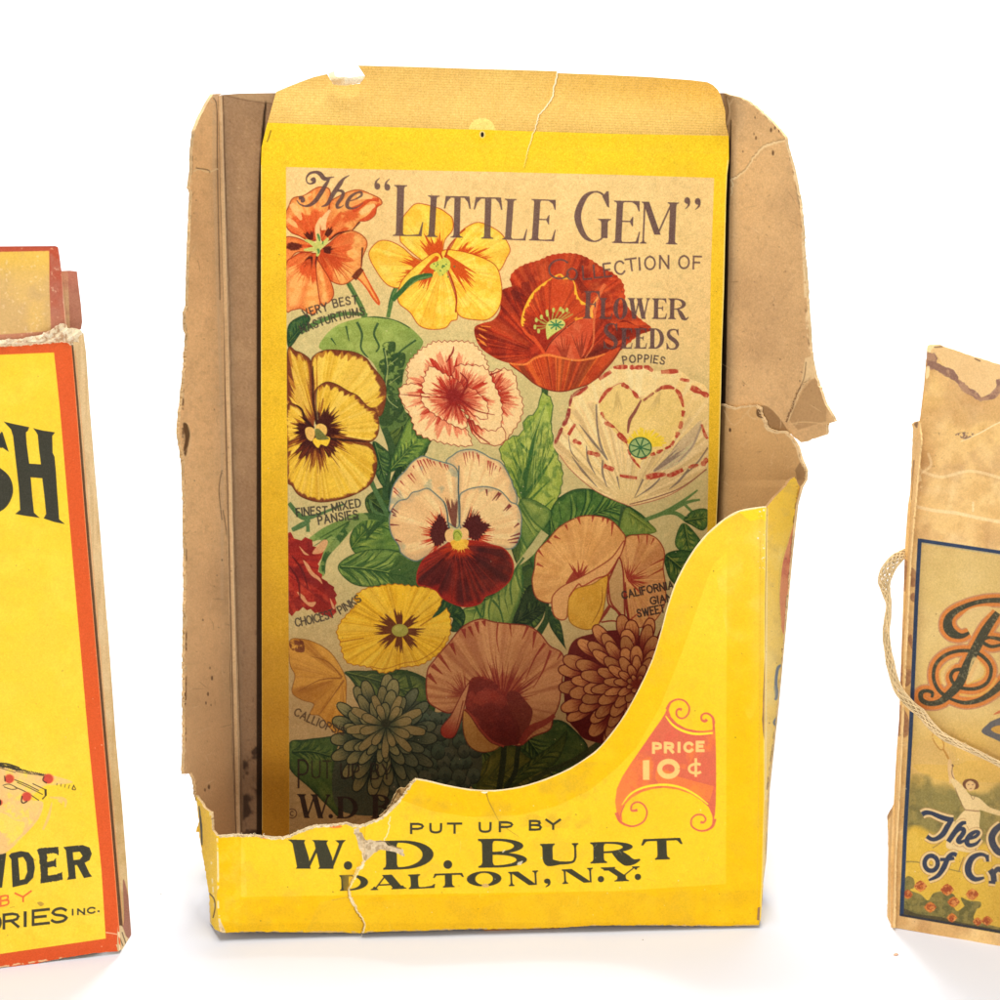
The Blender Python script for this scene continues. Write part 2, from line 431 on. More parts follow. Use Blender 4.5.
# ------------------------------------------------------------------ printed artwork of the seed display
def tile(ox, oy, k):
    def f(*p):
        if len(p) == 1 and not np.isscalar(p[0][0]): p = p[0]
        return [(ox + x / k, oy + y / k) for x, y in p]
    return f
N = tile(280, 160, 8); O8 = tile(390, 165, 8); Pq = tile(465, 240, 5); Q = tile(545, 345, 5.5556); SR = tile(500, 490, 4.348)
SW = tile(420, 600, 4.1667); Z = tile(280, 640, 5); PN = tile(385, 440, 5.882); Y5 = tile(280, 480, 5); V = tile(280, 300, 5)
E4 = tile(370, 280, 4); B4 = tile(370, 50, 4); H4 = tile(370, 500, 4); K4 = tile(370, 720, 4); F4 = tile(600, 280, 4); I4 = tile(600, 500, 4); G4 = tile(170, 500, 4); D4 = tile(170, 280, 4); A4 = tile(170, 50, 4); J4 = tile(170, 720, 4); L4 = tile(600, 720, 4)
GR_L, GR_M, GR_D = (164, 172, 86), (112, 134, 66), (58, 84, 50)

def leaf(c, pts, base=GR_M, light=GR_L, dark=GR_D, rib=None, nv=5, seed=1, vl=.32):
    m = c.poly(pts, base); rs = np.random.RandomState(seed)
    c.mottle(m, light, .4, 16, seed, .4, .3); c.mottle(m, dark, .35, 13, seed + 4, .45, .3)
    P = spline(pts, True); ctr = P.mean(0)
    if rib is None:
        k = np.argmax(np.hypot(*(P - P[0]).T)); rib = [tuple(P[0]), tuple(ctr), tuple(P[k])]; rb = False
    else: rb = True
    R = spline(rib, False, 8); D = np.hypot(*(R[-1] - R[0])); n = max(nv, 4) * 3; dk, lt, fn = [], [], []
    for i in range(n):
        t = .03 + .92 * i / n; k = int(t * (len(R) - 1)); p = R[k]; d = R[min(k + 2, len(R) - 1)] - R[max(k - 1, 0)]; d = d / (np.hypot(*d) + 1e-9)
        for sgn in (-1, 1):
            nn = np.array([-d[1], d[0]]) * sgn; l = D * vl * 1.3 * (1 - .45 * t) * (.6 + .7 * rs.rand()); q = p + d * l * .8 + nn * l * .75; md = (p + q) / 2 + d * l * .1 - nn * l * .04
            if i % 3 == 0: dk.append(([p, md, q], [2.6, 2.0, .4])); lt.append(([p + d * 3, md + d * 3.2, q + d * 2], [.6, 3.2, .4]))
            elif i % 3 == 1: dk.append(([p, md], [3.6 * rs.rand() + 1, .4])); fn.append(([md, q], [1.4, .3]))
            else: lt.append(([p + nn * 2, md], [1.5, 3 * rs.rand() + .6])); fn.append(([p, md], [1.2, .3]))
    c.lines(lt, light, .7, clip=m); c.lines(dk, dark, .72, clip=m); c.lines(fn, tuple(np.array(dark) * .85), .6, clip=m)
    c.edge(m, pts, 4.5, dark, .9, 40, seed, al=.6, soft=1.5); c.rays(m, tuple(R[0]), dark, .25, 70, seed + 3)
    if rb: c.lines([(rib, [2.6, .9])], tuple(np.array(dark) * .9), .85, clip=m); c.lines([([(x + .9, y - .9) for x, y in rib], [.9, .3])], tuple(np.minimum(np.array(light) * 1.15, 250)), .6, clip=m)
    c.lines([(np.vstack([P, P[:1]]), .9)], tuple(np.array(dark) * .8), .6, sm=False)
    return m

def strands(c, a, b, n, w, col, al, spread, seed, clip=None, bow=0.0, ln=(.5, 1)):
    """a bundle of engraved hatch strokes from a towards b"""
    rs = np.random.RandomState(seed); a = np.array(a, float); b = np.array(b, float); d = b - a; L = np.hypot(*d); th = math.atan2(d[1], d[0]); out = []
    for i in range(n):
        q = th + spread * (i / (n - 1 + 1e-9) - .5) + rs.normal() * spread * .03; l = L * (ln[0] + (ln[1] - ln[0]) * rs.rand())
        e = a + l * np.array([math.cos(q), math.sin(q)]); s0 = a + .12 * L * np.array([math.cos(q), math.sin(q)]) * rs.rand()
        mdl = (s0 + e) / 2 + bow * l * np.array([-math.sin(q), math.cos(q)])
        out.append(([s0, mdl, e], [w, w * .8, .2]))
    c.lines(out, col, al, clip=clip)

def mum(c, ctr, rx, ry, rings, tip, base, line, seed, core=None, sweep=0.0, dark=None, squash=1.0, wk=3.3, lk=2.4, nk=13):
    """a many-petalled ball flower: rings of overlapping tongues, outer ones first"""
    rs = np.random.RandomState(seed)
    for k in range(rings, 0, -1):
        f = k / rings; n = int(6 + nk * f)
        for i in range(n):
            a = 2 * math.pi * (i + .5 * (k % 2)) / n + rs.normal() * .06 + sweep * f
            r1 = f * (.94 + .1 * rs.rand()); r0 = max(0, f - lk / rings)
            u = np.array([math.cos(a), math.sin(a) * squash]); v = np.array([-math.sin(a), math.cos(a)])
            R = np.array([rx, ry]); p0 = np.array(ctr) + u * R * r0; p1 = np.array(ctr) + u * R * r1
            w = (rx + ry) / 2 * (wk * f / n) * (.9 + .25 * rs.rand()); L = np.hypot(*(p1 - p0)); d = (p1 - p0) / (L + 1e-9); nn = np.array([-d[1], d[0]])
            pts = [p0 - nn * w * .28, p0 + d * L * .55 - nn * w * .62, p0 + d * L * .9 - nn * w * .42, p1, p0 + d * L * .9 + nn * w * .42, p0 + d * L * .55 + nn * w * .62, p0 + nn * w * .28]
            j = rs.rand() * .16 - .08
            tc = np.array(tip) * (1 + j)
            if dark is not None:
                X = (p1[0] - (ctr[0])) / rx; dk = dark[0](p1); tc = tc * (1 - dk) + np.array(dark[1]) * dk
            m = c.poly(pts, tc)
            c.ramp(m, p0 + d * L * .78, p0 + d * L * .2, base, .95)
            strands(c, p0, p1, 4, .8, base, .7, .5, rs.randint(1e6), m, 0, (.55, .9))
            P = spline(pts, True); c.lines([(np.vstack([P, P[:1]]), 1.15)], line, .9, sm=False)
    if core: c.poly(ell(ctr[0], ctr[1], core[0], core[0] * .8), core[1], .8)

def draw_background(c):
    c.c[:] = np.array((252, 206, 40)) / 255
    ya, xa, a = c.full(); X, Y = c.grid((ya, xa, a))
    # kraft header above the yellow band, woven-line texture
    top = c.mask([[(250, 55), (740, 55), (740, 136), (620, 134), (370, 126.5), (250, 122)]])
    c.put(top, (236, 190, 98)); c.mottle(top, (246, 206, 110), .6, 60, 5, .25, .6); c.mottle(top, (222, 176, 92), .4, 40, 9, .3, .6); gx, gy = c.grid(top); c.put((top[0], top[1], top[2] * smooth(gx, 470, 720) * smooth(gy, 128, 84)), (218, 160, 52), .75)
    GX, GY = c.grid(top); L = GY - (GX - 370) * .032
    wv = smooth(np.sin(L * 2 * math.pi / 2.55), .1, .8); c.put((top[0], top[1], top[2] * wv), (205, 158, 82), .42)
    wv = smooth(np.sin(GX * 2 * math.pi / 2.9 + noise2(GX, GY, 3, 4) * 1.5), .3, .9); c.put((top[0], top[1], top[2] * wv), (208, 164, 92), .2)
    # the ghost of a round sticker at the hanging hole
    m = c.mask([ell(482, 131, 13.5, 13)]); c.put(c.clip(m, top), (244, 222, 120), .85)
    band = c.mask([[(250, 122), (370, 126.5), (620, 134), (740, 136), (740, 182), (620, 175), (370, 169), (250, 165)]])
    c.put(band, (254, 209, 36)); c.put(c.clip(m, band), (255, 202, 20), .8)
    c.mottle(band, (246, 200, 44), .4, 22, 6, .3, .5)
    c.lines([([(255, 139), (370, 143), (620, 150), (735, 153)], 3.0)], (250, 204, 44), .5)
    # side borders
    full = c.full(); c.mottle(full if False else c.mask([[(250, 160), (289, 160), (291, 900), (250, 900)]]), (236, 188, 34), .5, 26, 8, .3, .6)
    c.ramp(c.mask([[(250, 160), (290, 160), (291, 900), (250, 900)]]), (270, 380), (270, 820), (226, 170, 48), .6)
    c.ramp(c.mask([[(706, 175), (740, 175), (740, 900), (700, 900)]]), (715, 250), (715, 540), (236, 190, 40), .7)
    # picture ground: warm kraft above, grey-green lower down
    g = [(286, 167), (370, 169.3), (500, 172), (620, 175), (714, 178), (710.7, 270), (709, 405), (707.5, 522), (705, 640), (701, 880), (290, 880), (289.5, 830), (288.7, 620), (287, 400), (286.3, 250)]
    m = c.mask([g]); c.put(m, (241, 206, 146)); X, Y = c.grid(m)
    k = smooth(Y + (420 - X) * .25 + 40 * fbm(X, Y, 90, 3), 235, 400); c.put((m[0], m[1], m[2] * k), (206, 196, 142), .95)
    k = smooth(X - 600 + (300 - Y) * .4, -20, 90) * (1 - smooth(Y, 290, 390)); c.put((m[0], m[1], m[2] * k), (236, 206, 146), .8)
    k = smooth(Y, 560, 720); c.put((m[0], m[1], m[2] * k), (196, 172, 124), .9)
    c.mottle(m, (186, 172, 118), .22, 7, 31, .35, .6); c.mottle(m, (250, 220, 160), .25, 4, 37, .4, .5)
    return m

def draw_leaves(c):
    for p, r, s_ in ((H4((430, 380), (500, 330), (600, 300), (700, 330), (690, 470), (600, 540), (450, 520)), H4((440, 390), (680, 480)), 91), (Y5((430, 90), (520, 40), (560, 120), (530, 190), (450, 170)), Y5((440, 100), (550, 180)), 92), (Y5((560, 360), (680, 340), (760, 420), (720, 560), (600, 540)), Y5((570, 370), (720, 540)), 93),
                     (Z((380, 180), (520, 150), (660, 160), (760, 230), (760, 380), (600, 360), (420, 330)), Z((390, 190), (750, 330)), 94), (SW((430, 560), (560, 500), (640, 540), (700, 640), (560, 760), (400, 800), (330, 760)), SW((440, 570), (560, 740)), 95), (SR((240, 40), (420, 20), (560, 60), (520, 160), (360, 180), (220, 140)), SR((240, 50), (540, 130)), 96),
                     (V((600, 560), (700, 620), (740, 740), (640, 860), (560, 800), (540, 680)), V((610, 570), (620, 850)), 97), (H4((560, 60), (700, 10), (760, 90), (690, 240), (590, 260)), H4((570, 70), (680, 230)), 98), (SR((60, 380), (150, 330), (190, 480), (120, 590), (40, 560)), SR((70, 390), (120, 580)), 99), (K4((380, 60), (520, 90), (640, 140), (660, 300), (430, 300)), K4((390, 70), (640, 280)), 90)):
        leaf(c, p, (84, 108, 58), (118, 138, 70), (48, 72, 44), r, 5, s_)
    # nasturtium leaf and dark stalk under it
    c.lines([(D4((700, -10), (740, 60), (775, 130), (770, 160)), [5, 4.5]), (D4((960, -40), (900, 40), (880, 110), (872, 150)), [4.5, 4]), (D4((520, 210), (600, 165), (700, 135), (790, 140)), [5, 3.5])], (104, 134, 80))
    c.lines([(D4((696, -10), (736, 60), (771, 130)), [1.5, 1]), (D4((950, -30), (893, 40), (873, 110)), 1.3)], (70, 100, 66), .8)
    leaf(c, D4((475, 180), (540, 140), (560, 160), (520, 215), (475, 270)), (80, 112, 72), GR_M, (48, 78, 58), D4((475, 250), (550, 160)), 3, 5)
    rl = V((200, 245), (225, 180), (290, 125), (380, 95), (470, 82), (560, 95), (640, 130), (700, 185), (715, 215), (690, 260), (650, 300), (620, 360), (610, 430), (600, 480), (640, 590), (640, 610), (560, 655), (520, 660), (495, 600), (500, 400), (440, 290), (330, 260))
    m = c.poly(rl, (150, 170, 92)); c.mottle(m, (172, 190, 108), .7, 12, 4, .45, .15); c.ramp(m, V((400, 250))[0], V((600, 520))[0], (92, 120, 70), .95)
    for q, s_ in (((545, 240), 30), ((590, 300), 34), ((535, 330), 36), ((600, 380), 30), ((560, 430), 34), ((575, 520), 46), ((530, 580), 40), ((600, 570), 34)):
        c.mottle(c.clip(c.mask([spline(V([(q[0] - s_, q[1] - s_ * .7), (q[0] + s_, q[1] - s_), (q[0] + s_ * .8, q[1] + s_), (q[0] - s_ * .7, q[1] + s_ * 1.1)]), True)]), m), (58, 84, 52), .85, 5, int(q[0]), .33, .12)
    c.lines([(V((330, 130), (345, 205)), [2, 1]), (V((385, 110), (410, 170), (405, 240), (440, 290)), [2.6, 1.6]), (V((490, 115), (470, 170), (495, 230), (480, 260)), [2.6, 1.4]), (V((520, 240), (530, 330), (520, 440), (540, 500), (600, 560)), [2, 1.4]),
             (V((680, 200), (610, 250), (560, 300)), [2, 1.4]), (V((255, 190), (280, 225)), [2, .6]), (V((395, 85), (470, 84), (570, 98), (650, 140)), [1.2, 2, 1])], (58, 88, 60), .85, clip=m)
    c.lines([(V((525, 250), (538, 340), (528, 450), (546, 505), (590, 540)), [1.2, .8]), (V((540, 330), (590, 290)), .7), (V((545, 420), (600, 380)), .7)], (190, 200, 130), .7, clip=m)
    # narrow leaves left of the carnation
    c.lines([(V((520, 640), (545, 700), (560, 760), (535, 860), (530, 1000)), [6, 7, 8, 8, 7])], (66, 94, 60))
    leaf(c, V((540, 860), (560, 790), (600, 690), (640, 600), (660, 600), (690, 690), (755, 672), (765, 690), (700, 780), (620, 830)), (112, 146, 74), (164, 182, 88), (58, 92, 58), V((550, 850), (690, 700)), 5, 12, .25)
    leaf(c, V((465, 710), (500, 725), (550, 780), (535, 880), (520, 935), (480, 870), (470, 780)), (84, 116, 68), (128, 152, 86), (50, 80, 54), V((470, 715), (520, 900)), 4, 14, .25)
    c.lines([(V((455, 905), (480, 960), (510, 1010), (545, 1050)), [5, 4, 3])], (70, 102, 66))
    leaf(c, V((550, 1000), (545, 940), (580, 850), (610, 840), (590, 930)), (66, 92, 58), GR_M, (44, 70, 48), None)
    # foliage around "finest mixed pansies"
    c.lines([(Y5((45, 115), (90, 170), (130, 190), (200, 170), (320, 120)), [4, 5, 5, 3, 2]), (Y5((60, 250), (110, 225), (150, 200)), [4, 6, 3]), (Y5((140, 260), (138, 200)), [4, 3]), (Y5((450, 100), (465, 150), (520, 180)), [2.5, 3, 3]), (Y5((450, 0), (480, 60), (520, 140), (540, 190)), [4, 5, 4])], (92, 124, 80), .95)
    leaf(c, Y5((350, 290), (400, 200), (470, 190), (545, 200), (560, 260), (610, 340), (560, 360), (420, 370), (370, 360)), (112, 144, 74), (160, 180, 90), (64, 98, 56), Y5((350, 350), (430, 260), (540, 200)), 4, 22)
    leaf(c, Y5((290, 435), (340, 385), (440, 350), (560, 350), (650, 390), (700, 430), (690, 520), (600, 530), (520, 530), (400, 530), (330, 495)), (126, 154, 82), (168, 186, 100), (60, 92, 54), Y5((300, 435), (420, 445), (560, 470), (680, 500)), 5, 24)
    m = c.poly(Y5((590, 380), (640, 400), (700, 430), (690, 530), (620, 540), (540, 500)), (74, 102, 58), .8)
    g = c.poly(Y5((120, 320), (200, 250), (300, 200), (400, 165), (540, 190), (540, 212), (440, 200), (380, 230), (300, 320), (230, 400), (220, 480), (195, 450), (215, 360), (170, 370), (205, 300)), (122, 150, 84))
    c.lines([(Y5((540, 200), (440, 180), (370, 210), (290, 300), (225, 390), (218, 470)), [5, 7, 8, 7, 5, 3])], (66, 98, 58), .85); c.mottle(g, (168, 186, 112), .6, 10, 8, .5, .1)
    c.lines([(Y5((200, 290), (280, 245), (350, 205)), [.8, 2]), (Y5((170, 330), (260, 275)), [.6, 1.6])], (60, 90, 52), .7)
    c.lines([(Y5((410, 220), (440, 260), (430, 300)), [3, 3, 1]), (Y5((430, 300), (470, 240), (520, 200)), [1, 5, 3])], (64, 94, 56), .9)
    # serrated leaf right of the white pansy
    c.lines([(E4((700, 430), (700, 480), (715, 520)), [7, 6, 6])], (72, 98, 60))
    sl = jag_outline(E4((690, 450), (730, 490), (725, 580), (745, 690), (770, 760), (760, 850), (710, 950), (640, 1010), (610, 1000), (605, 900), (565, 800), (520, 690), (545, 640), (610, 610), (615, 560), (665, 525)), .9, 34, 3)
    m = c.poly(sl, (156, 176, 84), sm=False); c.mottle(m, (184, 198, 104), .7, 9, 51, .45, .15)
    c.lines([(E4((700, 500), (650, 650), (612, 880)), [1.8, 3, 3.5])], (60, 100, 56), .85, clip=m)
    L = [([a, b], [3.5, .6]) for a, b in (E4((612, 860), (560, 750)), E4((620, 800), (570, 700)), E4((612, 780), (690, 640)), E4((640, 700), (700, 560)), E4((635, 690), (590, 640)), E4((620, 900), (720, 800)), E4((615, 870), (740, 700)), E4((650, 640), (640, 560)), E4((640, 960), (740, 870)))]
    c.lines(L, (64, 108, 60), .8, clip=m); strands(c, E4([(612, 900)])[0], E4([(660, 470)])[0], 26, 1.6, (64, 100, 56), .6, .75, 5, m, .04, (.3, .95)); strands(c, E4([(700, 500)])[0], E4([(640, 1000)])[0], 20, 1.4, (196, 206, 116), .6, .9, 7, m, .03, (.3, .9)); c.mottle(m, (70, 112, 60), .45, 7, 55, .5, .2); c.lines([(np.vstack([sl, sl[:1]]), 1.2)], (66, 96, 58), .7, sm=False)
    # big leaves between pansy, sweet peas
    leaf(c, E4((740, 890), (800, 845), (860, 835), (930, 850), (1010, 890), (1100, 950), (1120, 1010), (1000, 1060), (850, 1100), (700, 1180), (640, 1120), (650, 1050), (700, 980)), (92, 128, 66), (142, 166, 84), (48, 82, 50), E4((700, 1100), (850, 960), (1000, 900)), 6, 61)
    leaf(c, H4((600, 0), (720, 40), (700, 110), (640, 180), (610, 260), (610, 360), (570, 480), (540, 500), (350, 500), (370, 440), (480, 390), (570, 300), (600, 200)), (140, 162, 86), (168, 184, 100), (72, 108, 60), None, 0, 66)
    c.lines([(H4((700, 130), (640, 210), (590, 260)), [9, 8, 3])], (205, 196, 140), .9)
    c.lines([(H4((615, 230), (570, 300), (560, 380)), [2.5, 1]), (H4((610, 300), (612, 370)), [2.5, 1]), (H4((560, 350), (568, 420)), [2, 1]), (H4((420, 420), (450, 470), (460, 400)), [2.5, 2, 1]), (H4((490, 400), (520, 440), (535, 500)), [2.5, 2, 1]), (H4((515, 380), (518, 430)), [2, 1])], (66, 104, 60), .85)
    leaf(c, H4((575, 480), (590, 440), (640, 340), (690, 390), (715, 420), (680, 460), (620, 500), (580, 500)), (58, 78, 48), (86, 104, 62), (38, 56, 38), H4((580, 490), (700, 420)), 4, 68)
    c.lines([(H4((715, 425), (705, 480), (670, 540)), [6, 6, 7])], (62, 86, 52))
    leaf(c, H4((715, 440), (760, 490), (778, 580), (782, 592), (750, 550), (720, 500)), (70, 98, 58), GR_M, (44, 70, 46), None, 0, 3)
    leaf(c, H4((240, 470), (290, 400), (340, 410), (380, 460), (360, 520), (320, 520), (330, 470)), (64, 96, 58), GR_M, (44, 70, 46), None, 0, 4)
    # sprays on the right under the cream poppy
    c.lines([(SR((540, 70), (535, 120), (520, 180)), [7, 7, 6])], (74, 100, 62)); c.lines([(SR((553, 70), (545, 130)), [2, 1.5])], (50, 74, 48), .8)
    leaf(c, SR((545, 80), (600, 110), (680, 180), (560, 195), (520, 190)), (128, 154, 84), GR_L, GR_M, SR((560, 100), (660, 175)), 3, 71)
    c.lines([(SR((630, 130), (720, 95), (800, 45), (860, 0)), [4, 4.5, 3, 1.5]), (SR((740, 95), (810, 55), (870, 42)), [3, 3.5, 2]), (SR((680, 110), (760, 100), (830, 140), (900, 130)), [3, 4, 5, 6]), (SR((800, 60), (840, 100), (860, 120)), [3, 2])], (104, 136, 82), .95)
    leaf(c, SR((800, 130), (840, 90), (900, 85), (905, 140), (880, 175), (830, 150)), (108, 140, 74), GR_L, (60, 92, 54), SR((800, 135), (900, 120)), 3, 72)
    leaf(c, SR((795, 145), (850, 190), (875, 240), (830, 270), (780, 260), (762, 220)), (104, 136, 72), GR_L, (62, 96, 56), SR((800, 150), (820, 260)), 3, 73)
    leaf(c, SR((718, 285), (780, 262), (850, 280), (860, 350), (800, 420), (750, 400), (725, 350)), (92, 124, 66), GR_L, (50, 82, 50), SR((725, 290), (830, 380)), 3, 74)
    # behind the zinnia and at the bottom
    leaf(c, Z((325, 160), (420, 155), (520, 175), (620, 170), (700, 190), (730, 240), (730, 300), (640, 320), (500, 330), (400, 310), (390, 250), (350, 190)), (104, 124, 72), (136, 152, 84), (62, 84, 56), Z((330, 165), (500, 210), (690, 280)), 5, 81)
    c.lines([(Z((630, 150), (650, 220), (670, 300)), [3.5, 4, 3])], (66, 88, 56))
    leaf(c, Z((48, 515), (120, 500), (200, 490), (300, 485), (280, 560), (270, 700), (300, 880), (240, 830), (150, 740), (48, 640)), (96, 122, 66), (126, 146, 80), (54, 80, 50), Z((60, 560), (160, 560), (270, 590)), 4, 83)
    leaf(c, SW((235, 770), (260, 690), (330, 620), (390, 610), (430, 640), (560, 760), (400, 860), (280, 860)), (112, 118, 52), (138, 140, 66), (78, 88, 44), None, 0, 85)
    leaf(c, SW((350, 770), (420, 700), (500, 640), (570, 590), (612, 545), (600, 610), (560, 680), (450, 740), (380, 780)), (96, 112, 54), (128, 138, 66), (60, 78, 42), SW((360, 770), (590, 590)), 4, 86)
    c.lines([(SW((430, 790), (520, 720), (640, 670), (760, 590), (820, 540)), [4, 5, 6, 7, 5])], (72, 82, 50), .9)
    c.lines([(SW((350, 600), (345, 680), (320, 860)), [5.5, 6, 6]), (SW((412, 600), (405, 650), (395, 720), (350, 800)), [5, 5, 5, 4])], (56, 66, 42))

def draw_nasturtiums(c):
    dk = (90, 44, 34); rd = (216, 98, 54); lt = (246, 184, 112); ol = (150, 58, 34)
    def pet(p, ctr, rr, base=lt, sd=1, jag=.5, al=.95):
        m = c.poly(p, base); c.mottle(m, (238, 160, 88), .7, 5, sd, .45, .2)
        c.edge(m, p, 6, (206, 104, 58), .7, 40, sd + 20, al=.45, soft=2.5); c.burst(m, ctr, rr, rd, jag, 26, sd, 2, al); c.burst(m, ctr, rr * .55, (176, 66, 40), .6, 34, sd + 2, 2, .6); c.rays(m, ctr, (224, 120, 66), .65, 34, sd + 3); c.rays(m, ctr, lt, .35, 26, sd + 6, 6)
        P = spline(p, True); c.lines([(np.vstack([P, P[:1]]), 1.0)], ol, .8, sm=False); return m
    C0 = N((300, 690))[0]
    m = pet(N((47, 620), (47, 700), (47, 830), (130, 740), (250, 735), (280, 690), (200, 650), (120, 620)), C0, 24, (226, 130, 80), 3, .3); c.burst(m, N((110, 690))[0], 10, dk, .5, 20, 2, 1.5, .85, 2.0)
    m = pet(N((47, 430), (70, 370), (105, 305), (190, 285), (260, 240), (320, 215), (395, 235), (400, 330), (380, 420), (330, 560), (290, 640), (220, 640), (150, 605), (90, 580), (47, 520)), C0, 46, lt, 5, .45)
    c.lines([(N((90, 350), (140, 420), (170, 480)), [5, 7, 2]), (N((60, 470), (110, 510), (140, 540)), [4, 5, 1]), (N((200, 300), (250, 270)), [4, 2])], (246, 196, 130), .8, clip=m)
    strands(c, N((250, 640))[0], N((225, 560))[0], 9, 3.2, dk, .9, 1.1, 4, m)
    m = pet(N((340, 650), (320, 560), (390, 430), (400, 340), (470, 290), (560, 250), (640, 240), (730, 275), (800, 310), (815, 350), (775, 380), (760, 440), (700, 485), (630, 495), (580, 560), (470, 590), (400, 640)), C0, 50, lt, 7, .55)
    c.burst(m, N((560, 440))[0], 13, rd, .6, 20, 9, 3, .9, 1.6, -.5)
    c.lines([(N((580, 400), (640, 370), (720, 320), (790, 320)), [6, 5, 3, 4]), (N((640, 490), (720, 450), (770, 380), (800, 350)), [3, 5, 4, 2])], (204, 76, 44), .85, clip=m)
    c.lines([(N((640, 430), (700, 390), (760, 360)), [4, 7, 3]), (N((620, 300), (680, 290), (740, 300)), [5, 6, 3])], (250, 204, 140), .85, clip=m)
    strands(c, N((370, 610))[0], N((420, 525))[0], 8, 3.6, dk, .95, .7, 5, m)
    c.lines([(N((350, 560), (350, 480), (400, 400)), [5, 6, 2]), (N((310, 640), (300, 540), (330, 460)), [5, 5, 2])], (246, 206, 150), .9)
    m = pet(N((47, 850), (100, 780), (170, 740), (260, 745), (300, 760), (290, 860), (330, 1000), (330, 1110), (300, 1200), (250, 1235), (170, 1190), (100, 1200), (47, 1190)), C0, 46, lt, 11, .5)
    strands(c, N((250, 770))[0], N((195, 880))[0], 9, 3, dk, .9, .9, 6, m); strands(c, N((240, 790))[0], N((140, 1000))[0], 14, 1.3, rd, .8, 1.2, 7, m)
    m = pet(N((300, 770), (330, 720), (400, 660), (470, 600), (560, 565), (640, 590), (690, 640), (695, 690), (660, 780), (650, 860), (600, 940), (510, 995), (420, 975), (350, 900)), N((320, 730))[0], 40, lt, 13, .5)
    strands(c, N((350, 720))[0], N((440, 715))[0], 9, 4, dk, .95, 1.1, 8, m); strands(c, N((380, 760))[0], N((600, 930))[0], 14, 1.4, (196, 84, 46), .8, .9, 9, m)
    m = pet(N((290, 800), (340, 860), (400, 960), (430, 1060), (410, 1120), (370, 1150), (330, 1160), (300, 1000)), C0, 20, (246, 190, 120), 15, .6)
    c.lines([(N((300, 740), (290, 800), (285, 860)), [2, 1.4, .6]), (N((660, 700), (655, 780), (650, 850)), [1.8, 1.4, 1]), (N((400, 640), (460, 590), (560, 565)), [1.2, 2, .6]), (N((580, 560), (640, 495)), [1, 1.8])], (80, 44, 38), .85)
    sp = N((600, 930), (650, 870), (690, 930), (740, 1020), (790, 1110), (800, 1150), (785, 1160), (740, 1110), (690, 1030), (640, 970))
    m = c.poly(sp, (244, 176, 100)); c.edge(m, sp, 2, rd, .4); c.lines([(N((590, 950), (630, 900), (660, 870)), [6, 6, 4])], (110, 56, 40), .9)
    st = [(N((300, 700), (250, 660), (200, 640)), [5, 4, 2]), (N((300, 700), (310, 640), (305, 590)), [5, 4, 2]), (N((310, 700), (360, 660), (385, 625)), [5, 4, 2]), (N((300, 710), (240, 715), (190, 720)), [5, 4, 1.5]), (N((300, 700), (305, 740), (295, 770)), [5, 4, 2])]
    c.lines(st, (202, 206, 120)); c.lines([(N((300, 590), (312, 620), (318, 650)), [2, 2.5, 1]), (N((300, 710), (310, 730), (305, 750)), [2, 2.5, 1]), (N((345, 650), (340, 675)), [1.5, 1])], (92, 140, 84), .9)
    # yellow nasturtium
    C1 = O8((415, 815))[0]; yl = (254, 218, 96); rr = (206, 90, 38); ol = (176, 70, 34)
    def yp(p, sd, heads, ctr=C1):
        m = c.poly(p, yl); c.mottle(m, (250, 196, 66), .6, 9, sd, .48, .15); c.mottle(m, (254, 226, 120), .6, 8, sd + 3, .52, .15); c.edge(m, p, 5, (240, 186, 62), .7, 40, sd + 20, al=.4, soft=2.5); c.rays(m, ctr, (236, 178, 64), .45, 40, sd, 8); strands(c, ctr, np.array(ctr) + (np.mean(p, axis=0) - ctr) * 2, 15, .7, (206, 130, 44), .4, 1.2, sd, m, 0, (.5, .95))
        for b in heads: strands(c, b[0], b[1], b[3], b[4], rr, .95, b[2], sd + 5, m, 0, (.45, 1))
        P = spline(p, True); c.lines([(np.vstack([P, P[:1]]), .95)], ol, .75, sm=False); return m
    def u(*a): return O8([a])[0]
    yp(O8((380, 800), (300, 790), (200, 720), (110, 640), (80, 590), (90, 450), (150, 360), (210, 310), (300, 320), (400, 350), (460, 390), (500, 430), (500, 520), (440, 600), (420, 700), (400, 780)), 3, [((u(390, 780)), (u(230, 560)), .5, 12, 3.5), ((u(390, 770)), (u(400, 500)), .3, 8, 3.6), ((u(385, 770)), (u(320, 540)), .4, 9, 4)])
    yp(O8((430, 790), (450, 720), (500, 640), (550, 550), (640, 480), (720, 460), (820, 500), (900, 560), (960, 670), (930, 750), (880, 840), (800, 880), (700, 870), (600, 840), (500, 820)), 5, [(u(490, 795), u(650, 610), .45, 11, 4), (u(490, 795), u(830, 690), .5, 14, 3.4)])
    yp(O8((400, 830), (340, 800), (260, 770), (180, 730), (100, 660), (0, 610), (-90, 610), (-160, 680), (-165, 740), (-120, 830), (-60, 920), (0, 970), (80, 980), (160, 930), (260, 890), (340, 880)), 7, [(u(340, 845), u(70, 740), .35, 10, 3.5), (u(340, 850), u(30, 900), .45, 14, 3.2)])
    yp(E4((270, -110), (200, -70), (130, 0), (112, 60), (118, 95), (160, 130), (195, 180), (240, 197), (300, 192), (325, 165), (350, 150), (340, 60), (300, -50)), 9, [(E4([(270, -95)])[0], E4([(190, 40)])[0], .5, 12, 3.4)])
    m = yp(E4((285, -110), (330, -120), (420, -100), (500, -60), (525, 10), (525, 80), (505, 130), (470, 158), (430, 160), (370, 150), (345, 120), (345, 60), (310, -40)), 11, [(E4([(300, -100)])[0], E4([(440, 40)])[0], .5, 14, 3.4)])
    c.lines([(O8((520, 590), (470, 660), (440, 740)), [1, 2.4, 1.4]), (E4((285, -100), (320, -20), (345, 60), (342, 130)), [.8, 1.6, 1.6, 1.4]), (O8((560, 550), (600, 510)), [1, 2])], (170, 62, 34), .85)
